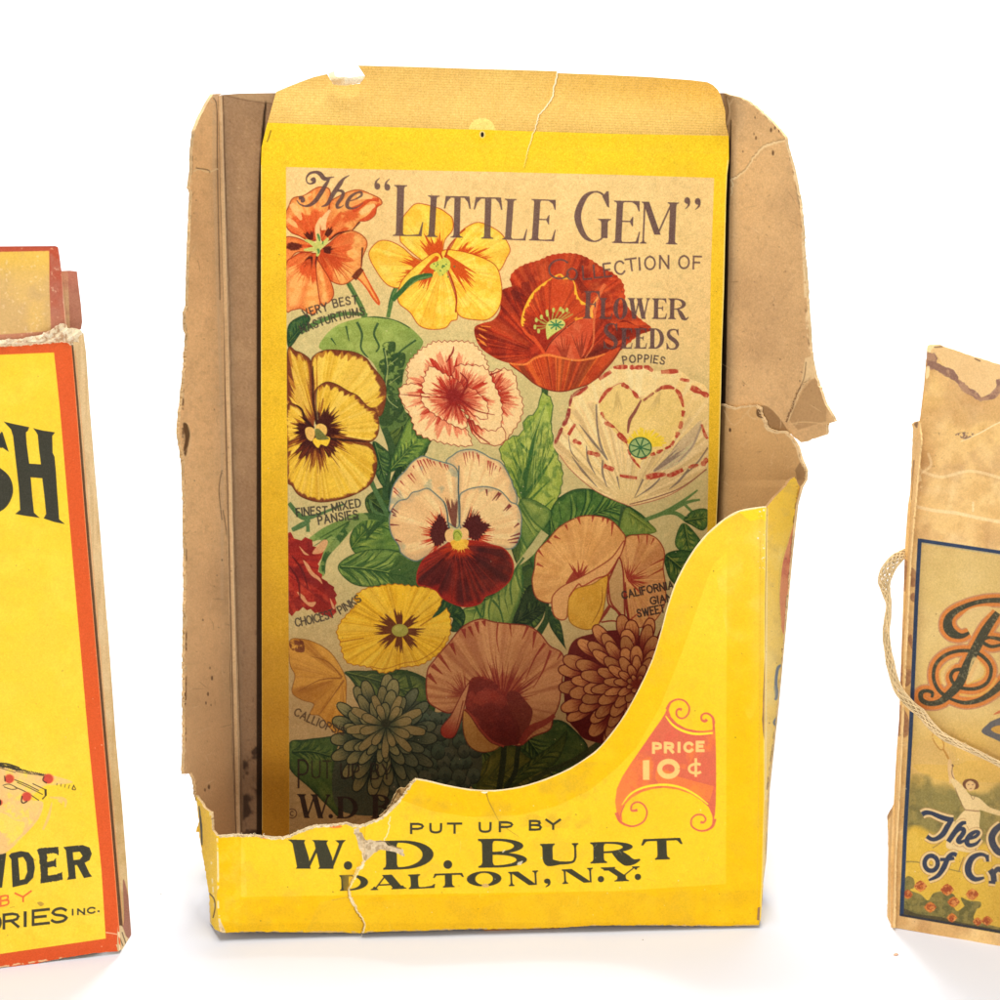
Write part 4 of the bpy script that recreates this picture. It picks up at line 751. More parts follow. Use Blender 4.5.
def draw_lower(c):
    # red pinks at the left edge
    RD = (176, 62, 50); rs = np.random.RandomState(7)
    g = jag_outline(Y5((40, 275), (80, 300), (150, 290), (170, 335), (218, 360), (190, 430), (215, 490), (270, 540), (280, 600), (270, 680), (200, 670), (120, 640), (80, 660), (40, 650)), 1.2, 30, 6)
    m = c.poly(g, RD, sm=False); c.mottle(m, (140, 46, 42), .7, 9, 4, .45, .15); c.mottle(m, (200, 84, 62), .6, 6, 14, .52, .15); c.rays(m, (262, 555), (120, 40, 40), .6, 60, 3, 6)
    for p in (((115, 402), (140, 420), (165, 460), (200, 490), (212, 520), (190, 500), (150, 470)), ((85, 560), (120, 580), (140, 610), (180, 610), (160, 635), (120, 610)), ((165, 370), (170, 350), (215, 300), (240, 310), (215, 360)), ((95, 330), (125, 360), (145, 375), (120, 370)), ((250, 590), (275, 640), (262, 640))): c.poly(Y5(*p), (226, 176, 130), .9)
    c.lines([(Y5((60, 380), (110, 450), (140, 540)), [1, 2.5, 1]), (Y5((45, 430), (90, 500), (100, 600)), [1, 2.5, 1])], (104, 38, 38), .8)
    # soft yellow flower at the left edge
    p = Z((48, 5), (110, -5), (180, 15), (250, 60), (300, 130), (330, 200), (330, 300), (325, 400), (300, 480), (250, 440), (200, 380), (150, 370), (170, 320), (110, 300), (60, 260), (75, 180), (50, 120))
    m = c.poly(p, (214, 164, 76)); c.mottle(m, (196, 142, 58), .7, 12, 5, .45, .2); fc = Z([(310, 190)])[0]; c.rays(m, fc, (158, 104, 48), .5, 50, 4, 5); c.rays(m, fc, (230, 182, 92), .5, 44, 9, 5); P = spline(p, True); c.lines([(np.vstack([P, P[:1]]), .9)], (130, 86, 44), .6, sm=False)
    c.lines([(Z((310, 190), (200, 200), (90, 260)), [2, 1, .4]), (Z((310, 185), (240, 110), (150, 80)), [2, 1, .4]), (Z((320, 200), (250, 300), (200, 370)), [2, 1, .4])], (140, 92, 48), .7); c.mottle(c.mask([spline(Z((50, 10), (110, 0), (120, 60), (60, 50)), True)]), (110, 62, 44), .8, 4, 9, .3, .2)
    # yellow calliopsis
    cc = Y5([(600, 752)])[0]; o = Y5((283, 760), (310, 700), (380, 620), (370, 590), (420, 545), (500, 530), (570, 520), (660, 530), (740, 540), (810, 570), (795, 640), (760, 690), (830, 640), (855, 720), (840, 800), (790, 870), (700, 925), (620, 935), (520, 965), (440, 935), (340, 915), (310, 860), (300, 810))
    g = jag_outline(o, .7, 54, 3); m = c.poly(g, (242, 200, 62), sm=False); c.mottle(m, (228, 180, 46), .7, 10, 5, .45, .2); c.rays(m, cc, (196, 148, 40), .6, 100, 4, 12); c.rays(m, cc, (252, 220, 92), .6, 90, 8, 10)
    c.lines([(np.vstack([g, g[:1]]), .9)], (176, 112, 36), .85, sm=False); c.lines([(Y5((450, 930), (520, 945), (620, 915), (700, 900), (790, 840), (830, 780)), .9), (Y5((760, 690), (700, 730)), 1.4), (Y5((300, 810), (420, 790)), 1.1)], (176, 118, 40), .8)
    for a in (0.0, .75, 1.55, 2.3, 3.05, 3.75, 4.55, 5.45): strands(c, cc, (cc[0] + 27 * math.cos(a + .1), cc[1] + 24 * math.sin(a + .1)), 9, 3.0, (106, 60, 38), .92, .42, int(a * 10) + 3, m, 0, (.62, 1.02))
    c.poly(ell(cc[0], cc[1], 8.3, 6.3), (172, 172, 86)); c.poly(ell(cc[0] - 2, cc[1] - 1.5, 4, 3), (190, 188, 104), .7)
    c.poly(Y5((760, 690), (800, 640), (830, 640), (800, 670)), (60, 92, 60))
    # zinnia
    zc = Z([(530, 430)])[0]
    m = c.poly(Z((300, 520), (330, 420), (400, 350), (480, 310), (600, 290), (700, 310), (780, 360), (860, 360), (960, 480), (1010, 580), (990, 700), (900, 760), (700, 850), (500, 880), (300, 850), (260, 700)), (86, 96, 78))
    rs2 = np.random.RandomState(4)
    for i in range(7):
        for j in range(9):
            x = 960 - i * 62 + (j % 2) * 28 - 6 * j; y = 380 + j * 58 + i * 6
            q = Z([(x + rs2.randint(-14, 14), y + rs2.randint(-12, 12))])[0]; ra = 5.6 + 2.6 * rs2.rand(); mm = c.poly(ell(q[0], q[1], ra, ra * 1.1, n=9), (96 + rs2.randint(-8, 8), 110, 92)); c.ramp(mm, (q[0], q[1] - 3), (q[0] + 1, q[1] + 7), (60, 74, 62), .85); strands(c, (q[0], q[1] - 2), (q[0] + 1, q[1] + ra), 5, .7, (52, 64, 54), .6, 1.2, i * 9 + j, mm); c.lines([(ell(q[0], q[1], ra, ra * 1.1, 0, 230, 10), 1.1)], (46, 56, 46), .8, sm=False)
    mum(c, (zc[0] - 3, zc[1] + 12), 54, 66, 5, (144, 142, 100), (70, 82, 66), (46, 56, 46), 6, None, .3, (lambda p: float(smooth((p[0] - zc[0]) * 1.0 + abs(p[1] - zc[1]) * .15, 14, 36)) * .85, (104, 116, 94)), .95, wk=3.0, lk=2.6)
    for L_, n_, ph in ((38, 9, .2), (25, 8, .5)):
        for i in range(n_):
            a = 2 * math.pi * i / n_ + ph; u = np.array([math.cos(a), math.sin(a) * .8]); v = np.array([-u[1], u[0]]); p0 = np.array(zc) + u * 3; p1 = np.array(zc) + u * L_
            pts = [p0 - v, p0 + u * L_ * .6 - v * 4.6, p1 - v * 3.4, p1 + u * 2, p1 + v * 3.4, p0 + u * L_ * .6 + v * 4.6, p0 + v]
            mm = c.poly(pts, (160, 148, 102)); c.ramp(mm, p0 + u * L_ * .6, p0, (80, 92, 70), .9); P = spline(pts, True); c.lines([(np.vstack([P, P[:1]]), .9)], (58, 66, 50), .85, sm=False)
    c.poly(ell(zc[0], zc[1] - 3, 5, 4), (70, 72, 52), .9)
    # big sweet pea
    TN, RR, DR = (210, 156, 108), (146, 58, 46), (118, 50, 42)
    o = SW((30, 300), (60, 250), (120, 180), (180, 110), (250, 80), (310, 92), (380, 100), (450, 108), (500, 140), (540, 190), (590, 220), (600, 270), (590, 350), (580, 430), (555, 490), (540, 540), (470, 570), (420, 605), (380, 600), (300, 590), (220, 480), (190, 420), (130, 470), (70, 450), (30, 410))
    m = c.poly(o, TN); c.mottle(m, (196, 140, 96), .6, 12, 3, .45, .2); bc = SW([(320, 420)])[0]; c.rays(m, bc, (168, 104, 74), .55, 90, 5, 20); c.rays(m, bc, (224, 174, 124), .5, 80, 8, 20)
    c.burst(m, bc, 38, (160, 78, 58), .55, 60, 5, 2.5, .75, 1.0); strands(c, SW([(340, 430)])[0], SW([(330, 225)])[0], 46, 1.4, (136, 52, 44), .85, 2.6, 4, m, 0, (.6, 1.05)); strands(c, SW([(190, 400)])[0], SW([(110, 330)])[0], 20, 1.2, (150, 66, 52), .75, 1.6, 5, m, 0, (.5, 1.05))
    c.lines([(SW(*p), w) for p, w in ((((325, 90), (320, 160), (330, 220)), [1.8, 1.2, .5]), (((520, 180), (480, 240), (440, 330)), [3, 1.5, .6]), (((545, 210), (510, 300), (470, 370)), [3, 1.4, .5]), (((375, 100), (380, 150)), [2, .5]), (((450, 110), (425, 165)), [3, .6]), (((235, 90), (245, 140)), [5, .6]), (((180, 120), (190, 160)), [5, .6]), (((205, 110), (222, 150)), [4, .6]), (((130, 180), (150, 230)), [5, .6]), (((80, 230), (130, 300)), [4, .6]), (((50, 270), (95, 310)), [5, .8]), (((35, 310), (70, 350)), [5, .8]), (((480, 130), (470, 200)), [4, .6]), (((265, 85), (272, 110)), [5, 1]), (((590, 220), (570, 250)), [3, .6]))], RR, .8, clip=m)
    P = spline(o, True); c.lines([(np.vstack([P, P[:1]]), 1.3)], (132, 56, 44), .85, sm=False)
    p = SW((205, 340), (250, 318), (300, 335), (340, 380), (375, 460), (410, 520), (420, 590), (380, 605), (320, 605), (270, 570), (230, 510), (190, 450)); m = c.poly(p, (158, 72, 58)); c.mottle(m, DR, .7, 13, 5, .42, .2); c.ramp(m, SW([(260, 420)])[0], SW([(400, 560)])[0], (112, 46, 42), .8)
    p2 = SW((375, 400), (470, 420), (560, 480), (545, 540), (470, 570), (420, 600), (390, 520)); m = c.poly(SW((360, 400), (400, 380), (440, 420), (470, 470), (440, 560), (415, 600), (395, 530)), (124, 56, 46), .9)
    c.lines([(SW((420, 600), (460, 540), (520, 510), (560, 480)), [5, 8, 6, 4])], (156, 68, 56), .9)
    p = SW((90, 560), (90, 530), (130, 480), (170, 400), (205, 345), (190, 420), (165, 520), (140, 570), (110, 575)); m = c.poly(p, (214, 160, 116)); c.ramp(m, SW([(150, 460)])[0], SW([(95, 570)])[0], (176, 66, 54), .95); c.lines([(p, 1), (SW((180, 420), (150, 540)), [1, .5])], (130, 50, 42), .85)
    p = SW((180, 460), (200, 470), (240, 530), (290, 590), (330, 610), (290, 632), (240, 630), (200, 600), (180, 540)); m = c.poly(p, (206, 160, 92)); c.mottle(m, (190, 140, 74), .6, 9, 5, .45, .2); c.lines([(SW((185, 455), (220, 490), (250, 540), (300, 590), (350, 610)), [2, 3, 3, 3, 2])], (176, 84, 66), .9); c.lines([(p + p[:1], 1)], (126, 70, 46), .8)
    # right sweet pea
    TN = (226, 176, 116); RR = (160, 62, 50)
    p = SR((545, 210), (600, 195), (650, 195), (690, 220), (715, 270), (710, 340), (720, 420), (715, 500), (660, 580), (570, 600), (560, 560), (530, 400), (520, 300)); m = c.poly(p, TN); c.mottle(m, (214, 162, 100), .6, 11, 4, .45, .2); q = SR([(555, 390)])[0]; c.rays(m, q, (188, 128, 86), .5, 70, 5, 8)
    strands(c, q, SR([(640, 340)])[0], 26, 1.3, RR, .85, 2.7, 5, m, 0, (.4, 1.05)); c.lines([(SR(*a), [2, .4]) for a in (((600, 197), (605, 230)), ((640, 197), (638, 240)), ((670, 210), (655, 240)), ((712, 300), (650, 330)), ((712, 340), (640, 380)), ((560, 570), (620, 520)), ((640, 590), (650, 540)))], RR, .8, clip=m); P = spline(p, True); c.lines([(np.vstack([P, P[:1]]), 1.1)], (140, 60, 46), .8, sm=False)
    p = SR((140, 400), (150, 340), (160, 270), (210, 215), (260, 160), (340, 118), (410, 112), (480, 130), (530, 180), (545, 210), (530, 260), (450, 340), (330, 400), (250, 440), (225, 490), (160, 470)); m = c.poly(p, (232, 184, 118)); c.mottle(m, (220, 168, 102), .6, 12, 14, .45, .2); q = SR([(345, 385)])[0]; c.rays(m, q, (200, 146, 90), .4, 70, 6, 16)
    strands(c, q, SR([(400, 320)])[0], 22, 2.0, RR, .9, 2.9, 7, m, 0, (.35, 1)); strands(c, SR([(290, 410)])[0], SR([(360, 350)])[0], 12, 3, (150, 56, 46), .85, .7, 9, m, 0, (.7, 1))
    c.lines([(SR(*a), [3, .4]) for a in (((165, 260), (190, 290)), ((160, 320), (190, 335)), ((205, 220), (225, 235)), ((235, 200), (265, 215)), ((285, 150), (295, 175)), ((340, 120), (350, 150)), ((405, 112), (400, 140)), ((450, 120), (445, 140)), ((490, 140), (485, 200)), ((470, 125), (465, 150)))], RR, .8, clip=m); P = spline(p, True); c.lines([(np.vstack([P, P[:1]]), 1.2)], (140, 60, 46), .8, sm=False)
    p = SR((225, 500), (230, 460), (270, 420), (340, 385), (420, 340), (490, 290), (540, 220), (530, 270), (500, 330), (480, 360), (440, 400), (360, 430), (310, 450), (295, 510), (290, 555), (265, 565), (235, 545)); m = c.poly(p, (230, 180, 120)); c.lines([(p + p[:1], 1.2)], (150, 66, 50), .85)
    p = SR((295, 540), (300, 470), (330, 430), (400, 410), (440, 385), (475, 370), (465, 420), (455, 490), (440, 560), (410, 600), (360, 605), (310, 580)); m = c.poly(p, (228, 182, 76)); c.mottle(m, (214, 164, 58), .6, 10, 6, .45, .2); c.lines([(p + p[:1], 1.1), (SR((445, 420), (440, 500), (400, 580)), [.5, 1.4, .5])], (160, 110, 44), .8); c.lines([(SR((300, 465), (340, 410), (360, 418), (420, 385), (470, 365), (520, 290)), 1.4)], RR, .85)
    p = SR((470, 400), (500, 330), (520, 295), (535, 350), (540, 450), (545, 560), (570, 605), (540, 590), (510, 530), (470, 490)); m = c.poly(p, (206, 172, 120)); c.lines([(p + p[:1], 1.6), (SR((470, 370), (480, 480), (520, 540), (565, 608)), [1.4, 1.6, 3, 1.5]), (SR((430, 580), (460, 530), (480, 500)), [1, 4, 3]), (SR((440, 575), (500, 570), (550, 600)), 1.6), (SR((545, 400), (550, 500), (565, 590)), [1, 3, 2])], (140, 52, 44), .85)
    # dahlia
    dc = SW([(905, 350)])[0]
    m = c.poly(SW((600, 360), (610, 250), (640, 170), (720, 140), (830, 125), (920, 150), (1100, 250), (1150, 450), (1000, 620), (720, 590), (650, 540), (610, 480)), (112, 42, 36))
    mum(c, dc, 80, 68, 7, (206, 150, 98), (128, 50, 40), (104, 36, 32), 21, (5, (150, 70, 50)), .2, wk=3.3, lk=3.0, nk=17)

def draw_text(c):
    TX = (92, 66, 64)
    def put(polys, al=.88, col=TX): c.put(c.mask(polys), col, al)
    L = []
    T = lambda *a, **k: L.extend(glyph_at(*a, **k))
    # "LITTLE GEM": char, left/right foot, height, stem
    T('L', *O8([(22, 568)])[0], *O8([(262, 570)])[0], 51, 7.2, 1.3, 3.0, lean=1.0)
    T('I', *O8([(283, 575)])[0], *O8([(380, 577)])[0], 41.5, 6.2, 1.2, 2.9, lean=1.6)
    T('T', *O8([(425, 580)])[0], *O8([(640, 583)])[0], 41.5, 6.2, 1.3, 2.9, lean=.5)
    T('T', *O8([(662, 588)])[0], *O8([(893, 592)])[0], 41.5, 6.4, 1.3, 2.9, lean=.5)
    T('L', 502.0, 239.6, 526.5, 240.6, 41.0, 6.2, 1.3, 2.8, lean=1.2)
    T('E', 529.0, 240.4, 555.0, 241.4, 41.5, 6.2, 1.3, 2.8, lean=1)
    G8 = tile(565, 175, 5.882)
    T('G', *G8([(50, 393)])[0], *G8([(262, 396)])[0], 51, 7.0, 1.5, 3.0)
    T('E', *G8([(277, 400)])[0], *G8([(438, 404)])[0], 42.5, 6.4, 1.4, 2.8, lean=1.0)
    T('M', *G8([(437, 403)])[0], *G8([(660, 409)])[0], 42, 6.4, 1.4, 2.4, lean=.6)
    T('`', 374, 189.8, 380.5, 190, 12, 2, 1, 1); T('`', 384, 190.8, 390.5, 191, 12, 2, 1, 1)
    T("'", 684.0, 209.0, 690.5, 209, 12, 2, 1, 1); T("'", 694.0, 209.6, 700.5, 210, 12, 2, 1, 1)
    put(L)
    # script "The"
    S = [(N((250, 165), (270, 150), (275, 175), (245, 190), (218, 180), (212, 145), (235, 110), (280, 97), (320, 110), (350, 145), (375, 150), (405, 140), (435, 135)), [3, 3.4, 3, 1.6, 1.2, 1.6, 2.4, 2.6, 4.4, 4.6, 3.6, 1.6, .5]),
         (N((400, 145), (365, 200), (330, 260), (285, 325), (240, 360), (195, 368), (155, 350), (135, 322)), [1.2, 3.8, 4.6, 4.4, 3.2, 1.8, 1.2, 1]), (N((150, 305), (175, 305), (185, 325), (165, 330)), [3, 4, 4, 2]),
         (N((555, 122), (510, 150), (480, 190), (420, 280), (380, 350), (330, 375)), [.6, 2.4, 4.6, 4.6, 3.4, .5]),
         (N((395, 320), (440, 260), (480, 245), (505, 262), (495, 300), (460, 350), (460, 380), (490, 375), (510, 358)), [.8, 1.6, 2.6, 3.4, 3.8, 3.6, 3.0, 1.2, .5]),
         (N((545, 330), (600, 315), (650, 285), (650, 260), (620, 260), (570, 290), (540, 335), (540, 375), (580, 388), (630, 370), (665, 340)), [1, 1.2, 2.4, 2.6, 2, 3.2, 4, 3.6, 1.8, 1, .5])]
    put([stroke_poly(p, w) for p, w in S])
    # COLLECTION OF
    put(sans_text('ColleCtioN', (549.5, 279), (669, 270), 14.5, 1.75, 0, .34, .93, 13), .85) if False else None
    W = [('C', 549, 568, 279, 259.5, -6), ('O', 567, 577, 279.8, 268.5, 0), ('L', 583, 591, 279, 266, -4), ('L', 594, 602, 277.5, 265, -5), ('E', 604, 611, 276.5, 263.5, -8), ('C', 615, 624, 274.5, 261, -8), ('T', 626, 636.5, 270.5, 258.8, -7), ('I', 639.3, 639.8, 270, 258, -3), ('O', 645, 655, 269.5, 256.5, 0), ('N', 660, 668.5, 268.3, 255.8, 0), ('O', 679, 689, 268.5, 255.8, 1), ('F', 693.5, 701, 269, 256.5, 2)]
    P = []
    for ch, x0, x1, yb, yt, rot in W:
        a = math.radians(rot); cx, cy = (x0 + x1) / 2, (yb + yt) / 2; w, h = x1 - x0, yb - yt
        if SANS[ch][0] < .1: w = .01
        for line in SANS[ch][1]:
            q = [(cx + (x - .5) * w * math.cos(a) + (y - .5) * h * math.sin(a) * 1.0, cy + (x - .5) * w * math.sin(a) - (y - .5) * h * math.cos(a)) for x, y in line]
            P.extend(strk(q, 1.85))
    put(P, .84)
    L = []
    T('F', 583, 318.5, 599.5, 318.7, 27.5, 4.6, 1.3, 1.9, lean=1); T('L', 599, 318.8, 612.5, 319, 21, 4.2, 1.4, 1.6, lean=.3); T('O', 613.2, 319.4, 627.5, 319.6, 21.8, 4.6, 1.1, 1); T('W', 627.5, 318.8, 650.5, 319, 20.8, 4.3, 1.1, 1.4); T('E', 652, 319, 667, 319.2, 20.8, 4.3, 1.2, 1.8); T('R', 668, 319.2, 688, 319.6, 21, 4.3, 1.2, 1.8)
    T('S', 603, 349, 618.5, 349.2, 26, 4.8, 1.4, 1.6); T('E', 620, 348.6, 632.5, 348.8, 20.5, 4.2, 1.2, 1.7); T('E', 634, 348.6, 647, 348.8, 20.5, 4.2, 1.2, 1.7); T('D', 648.5, 348.7, 664, 348.9, 20.5, 4.2, 1.2, 1.6); T('S', 666, 349.6, 679.5, 349.8, 20.8, 4.2, 1.3, 1.5)
    put(L, .88)
    put(sans_text('POPPIES', (623.5, 363.8), (664, 364.5), 7.2, 1.3, 2.0, .42), .85, (74, 58, 52))
    put(sans_text('VERY', (305, 318), (328, 310.5), 8.0, 1.35, .5, .4), .85, (70, 58, 48)); put(sans_text('BEST', (334, 307.5), (357.5, 303.5), 7.8, 1.35, .5, .36), .85, (70, 58, 48))
    put(sans_text('NASTURTIUMS', (302.5, 333.5), (364.5, 315), 7.8, 1.35, 2.5, .36), .85, (66, 58, 46))
    put(sans_text('FINEST', (297, 516.5), (327, 514.5), 7.8, 1.4, .6, .34), .88, (58, 54, 44)); put(sans_text('MIXED', (333, 512), (361, 506.5), 7.8, 1.4, .4, .34), .88, (58, 54, 44)); put(sans_text('PANSIES', (319, 524.5), (358, 518), 8, 1.4, .2, .36), .88, (58, 54, 44))
    put(sans_text('CHOICEST', (296, 626.5), (334.5, 617), 8, 1.3, -.8, .3), .85, (66, 56, 44)); put(sans_text('PINKS', (340.5, 614), (361.5, 600.5), 7.6, 1.3, -.5, .3), .85, (66, 56, 44))
    put(sans_text('CALLIOPSIS', (293.5, 714.5), (343.5, 735), 7.6, 1.3, -1.6, .34), .8, (74, 54, 36))
    put(sans_text('CALIFORNIA', (623, 599), (673.5, 588.5), 7.2, 1.4, .6, .34), .9, (58, 46, 38)); put(sans_text('GIANT', (651, 604.5), (679, 600), 7.2, 1.4, 0, .34), .9, (58, 46, 38)); put(sans_text('SWEET', (638, 617), (665, 612), 7.4, 1.4, 0, .34), .9, (58, 46, 38)); put(sans_text('PEAS', (671, 611), (692, 607), 7.4, 1.4, 0, .34), .9, (58, 46, 38))
    put(sans_text('P', (298.5, 787.5), (308, 787.5), 27.5, 1.7), .9, (52, 36, 28)); put(sans_text('UT', (312, 778), (331, 778), 17, 1.6), .7, (52, 40, 28)); put(sans_text('UP', (341, 779), (359, 779), 15, 1.6, 0, .4), .78, (50, 38, 28)); put(sans_text('BY', (371, 779), (391, 779), 15, 1.6), .78, (50, 38, 28))
    L = []
    T('W', 296.5, 818, 331, 818.5, 24, 5.2, 1.3, 1.8); T('.', 328.5, 818.5, 333, 818.5, 4.5, 1, 1, 1); T('D', 336.5, 818.5, 358, 818.5, 22, 5, 1.3, 1.6); T('B', 371, 818.5, 391, 818.5, 24, 5.2, 1.3, 1.8); T('U', 394, 818.5, 410, 818.5, 20, 4, 1.2, 1.4); T('R', 412, 818.5, 430, 818.5, 20, 4, 1.2, 1.4); T('T', 432, 818.5, 449, 818.5, 20, 4, 1.2, 1.4)
    put(L, .93, (46, 32, 26)); put([stroke_poly(ell(292, 813.5, 4.6, 4.6, 0, 360, 24), 1.0, False), stroke_poly(ell(292.2, 813.5, 2.0, 2.2, 50, 310, 12), 1.0, False)], .8, (84, 58, 40))

def print_plate():
    c = Plate(250, 56, 740, 900, 2.0, (253, 214, 66))
    pic = draw_background(c)
    sub = Plate(250, 56, 740, 900, 2.0); sub.c = c.c.copy()
    draw_leaves(sub); draw_lower(sub); draw_carnation(sub); draw_poppies(sub); draw_nasturtiums(sub); draw_pansies(sub)
    sub.c = np.clip((sub.c - .60) * 1.17 + .588, 0, 1) * np.array([1.0, .985, .95], np.float32); sub.c = np.where(np.abs(sub.c - c.c).sum(2, keepdims=True) < .06, c.c, sub.c); draw_text(sub)
    c.put(pic, sub.c[pic[0]:pic[0] + pic[2].shape[0], pic[1]:pic[1] + pic[2].shape[1]])
    f = c.full(); X, Y = c.grid(f)
    # engraved grain, ageing, foxing, specks
    g = np.random.RandomState(1).rand(c.h, c.w).astype(np.float32)
    g = (g + np.roll(g, 1, 0) + np.roll(g, 1, 1)) / 3 - .5; c.c += g[..., None] * .17
    c.mottle(f, (190, 150, 84), .12, 70, 71, .35, .5); c.mottle(f, (120, 84, 40), .07, 5, 73, .5, .4)
    rs = np.random.RandomState(3)
    sp = [(250 + 480 * rs.rand(), 130 + 700 * rs.rand()) for _ in range(260)]
    c.put(c.mask([ell(x, y, r, r, n=7) for (x, y), r in zip(sp, .2 + .5 * rs.rand(260) ** 3)]), (96, 66, 40), .55)
    sp = [(260 + 450 * rs.rand(), 300 + 520 * rs.rand()) for _ in range(120)]
    c.put(c.mask([ell(x, y, r, r, n=7) for (x, y), r in zip(sp, .25 + .4 * rs.rand(120))]), (250, 226, 180), .7)
    # the long crack and the hole
    cr = torn([(557.5, 72), (556.5, 78), (553.5, 88), (553, 96), (547, 106), (539.5, 114), (534.5, 130), (529, 146), (523.5, 168)], .6, 1.5, 4)
    c.put(c.mask([stroke_poly(cr, [1.6, 1.0, .9, .9, .7, .5, .15], False)]), (255, 244, 214), .9); cr2 = [(x + 1.1, y + .3) for x, y in cr]
    c.put(c.mask([stroke_poly(cr2, [1.2, .8, .7, .4], False)]), (150, 110, 50), .6)
    c.put(c.mask([ell(482.3, 134.4, 2.9, 3.6)]), (244, 216, 150), .8); c.put(c.mask([ell(482.3, 134.6, 1.6, 2.6)]), (34, 24, 16))
    c.put(c.mask([stroke_poly([(271, 130), (269, 137), (267, 142)], 1.3)]), (120, 90, 30), .7)
    # browned lower part of the card, with the pocket's shade painted in
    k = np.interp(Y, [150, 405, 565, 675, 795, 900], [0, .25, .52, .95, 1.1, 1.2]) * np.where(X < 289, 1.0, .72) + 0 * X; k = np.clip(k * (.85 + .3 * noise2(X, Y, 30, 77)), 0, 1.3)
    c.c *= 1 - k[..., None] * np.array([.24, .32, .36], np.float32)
    # rubbed yellow edge
    c.lines([([(261.3, 165), (261.2, 350), (261, 500), (262, 830)], 1.0)], (255, 240, 180), .5); c.lines([([(728, 160), (726, 200), (722, 345), (718.5, 470), (716, 530)], 1.4)], (255, 238, 170), .6)
    return c
# ------------------------------------------------------------------ printed artwork of the pocket front and the neighbouring cartons
def grain(c, amt=.1, seed=2):
    g = np.random.RandomState(seed).rand(c.h, c.w).astype(np.float32)
    g = (g + np.roll(g, 1, 0) + np.roll(g, 1, 1)) / 3 - .5; c.c += g[..., None] * amt
def specks(c, n, box, col, al, r0, r1, seed):
    rs = np.random.RandomState(seed)
    c.put(c.mask([ell(box[0] + (box[2] - box[0]) * rs.rand(), box[1] + (box[3] - box[1]) * rs.rand(), r, r * (.6 + .8 * rs.rand()), n=8) for r in r0 + (r1 - r0) * rs.rand(n) ** 3]), col, al)
FA = tile(280, 790, 6.25); FB = tile(400, 790, 6.25); FC = tile(530, 790, 6.25); PL = tile(600, 690, 7.6923)
POCKET_RIM = [(766.5, 507), (760, 507.5), (740, 511), (725, 519), (707.5, 534), (695, 549), (685, 565), (675, 585), (667.5, 607.5), (661, 632.5), (652.5, 660), (640, 687.5), (625, 715), (610, 736), (595, 752.5), (570, 769), (545, 780), (520, 787.5), (495, 791), (470, 790), (445, 785.5), (427, 781), (415, 779)]
POCKET_TEAR = [(415, 779), (410, 785), (402.5, 797), (397, 803), (391, 808), (385, 815), (377.5, 820), (368, 823), (360, 826), (355, 825), (345, 823), (337, 824.5), (330, 825), (315, 826), (307, 828), (300, 831), (291, 835), (282.5, 838), (270, 837), (255, 835.5), (240, 835), (230, 835), (219, 836)]

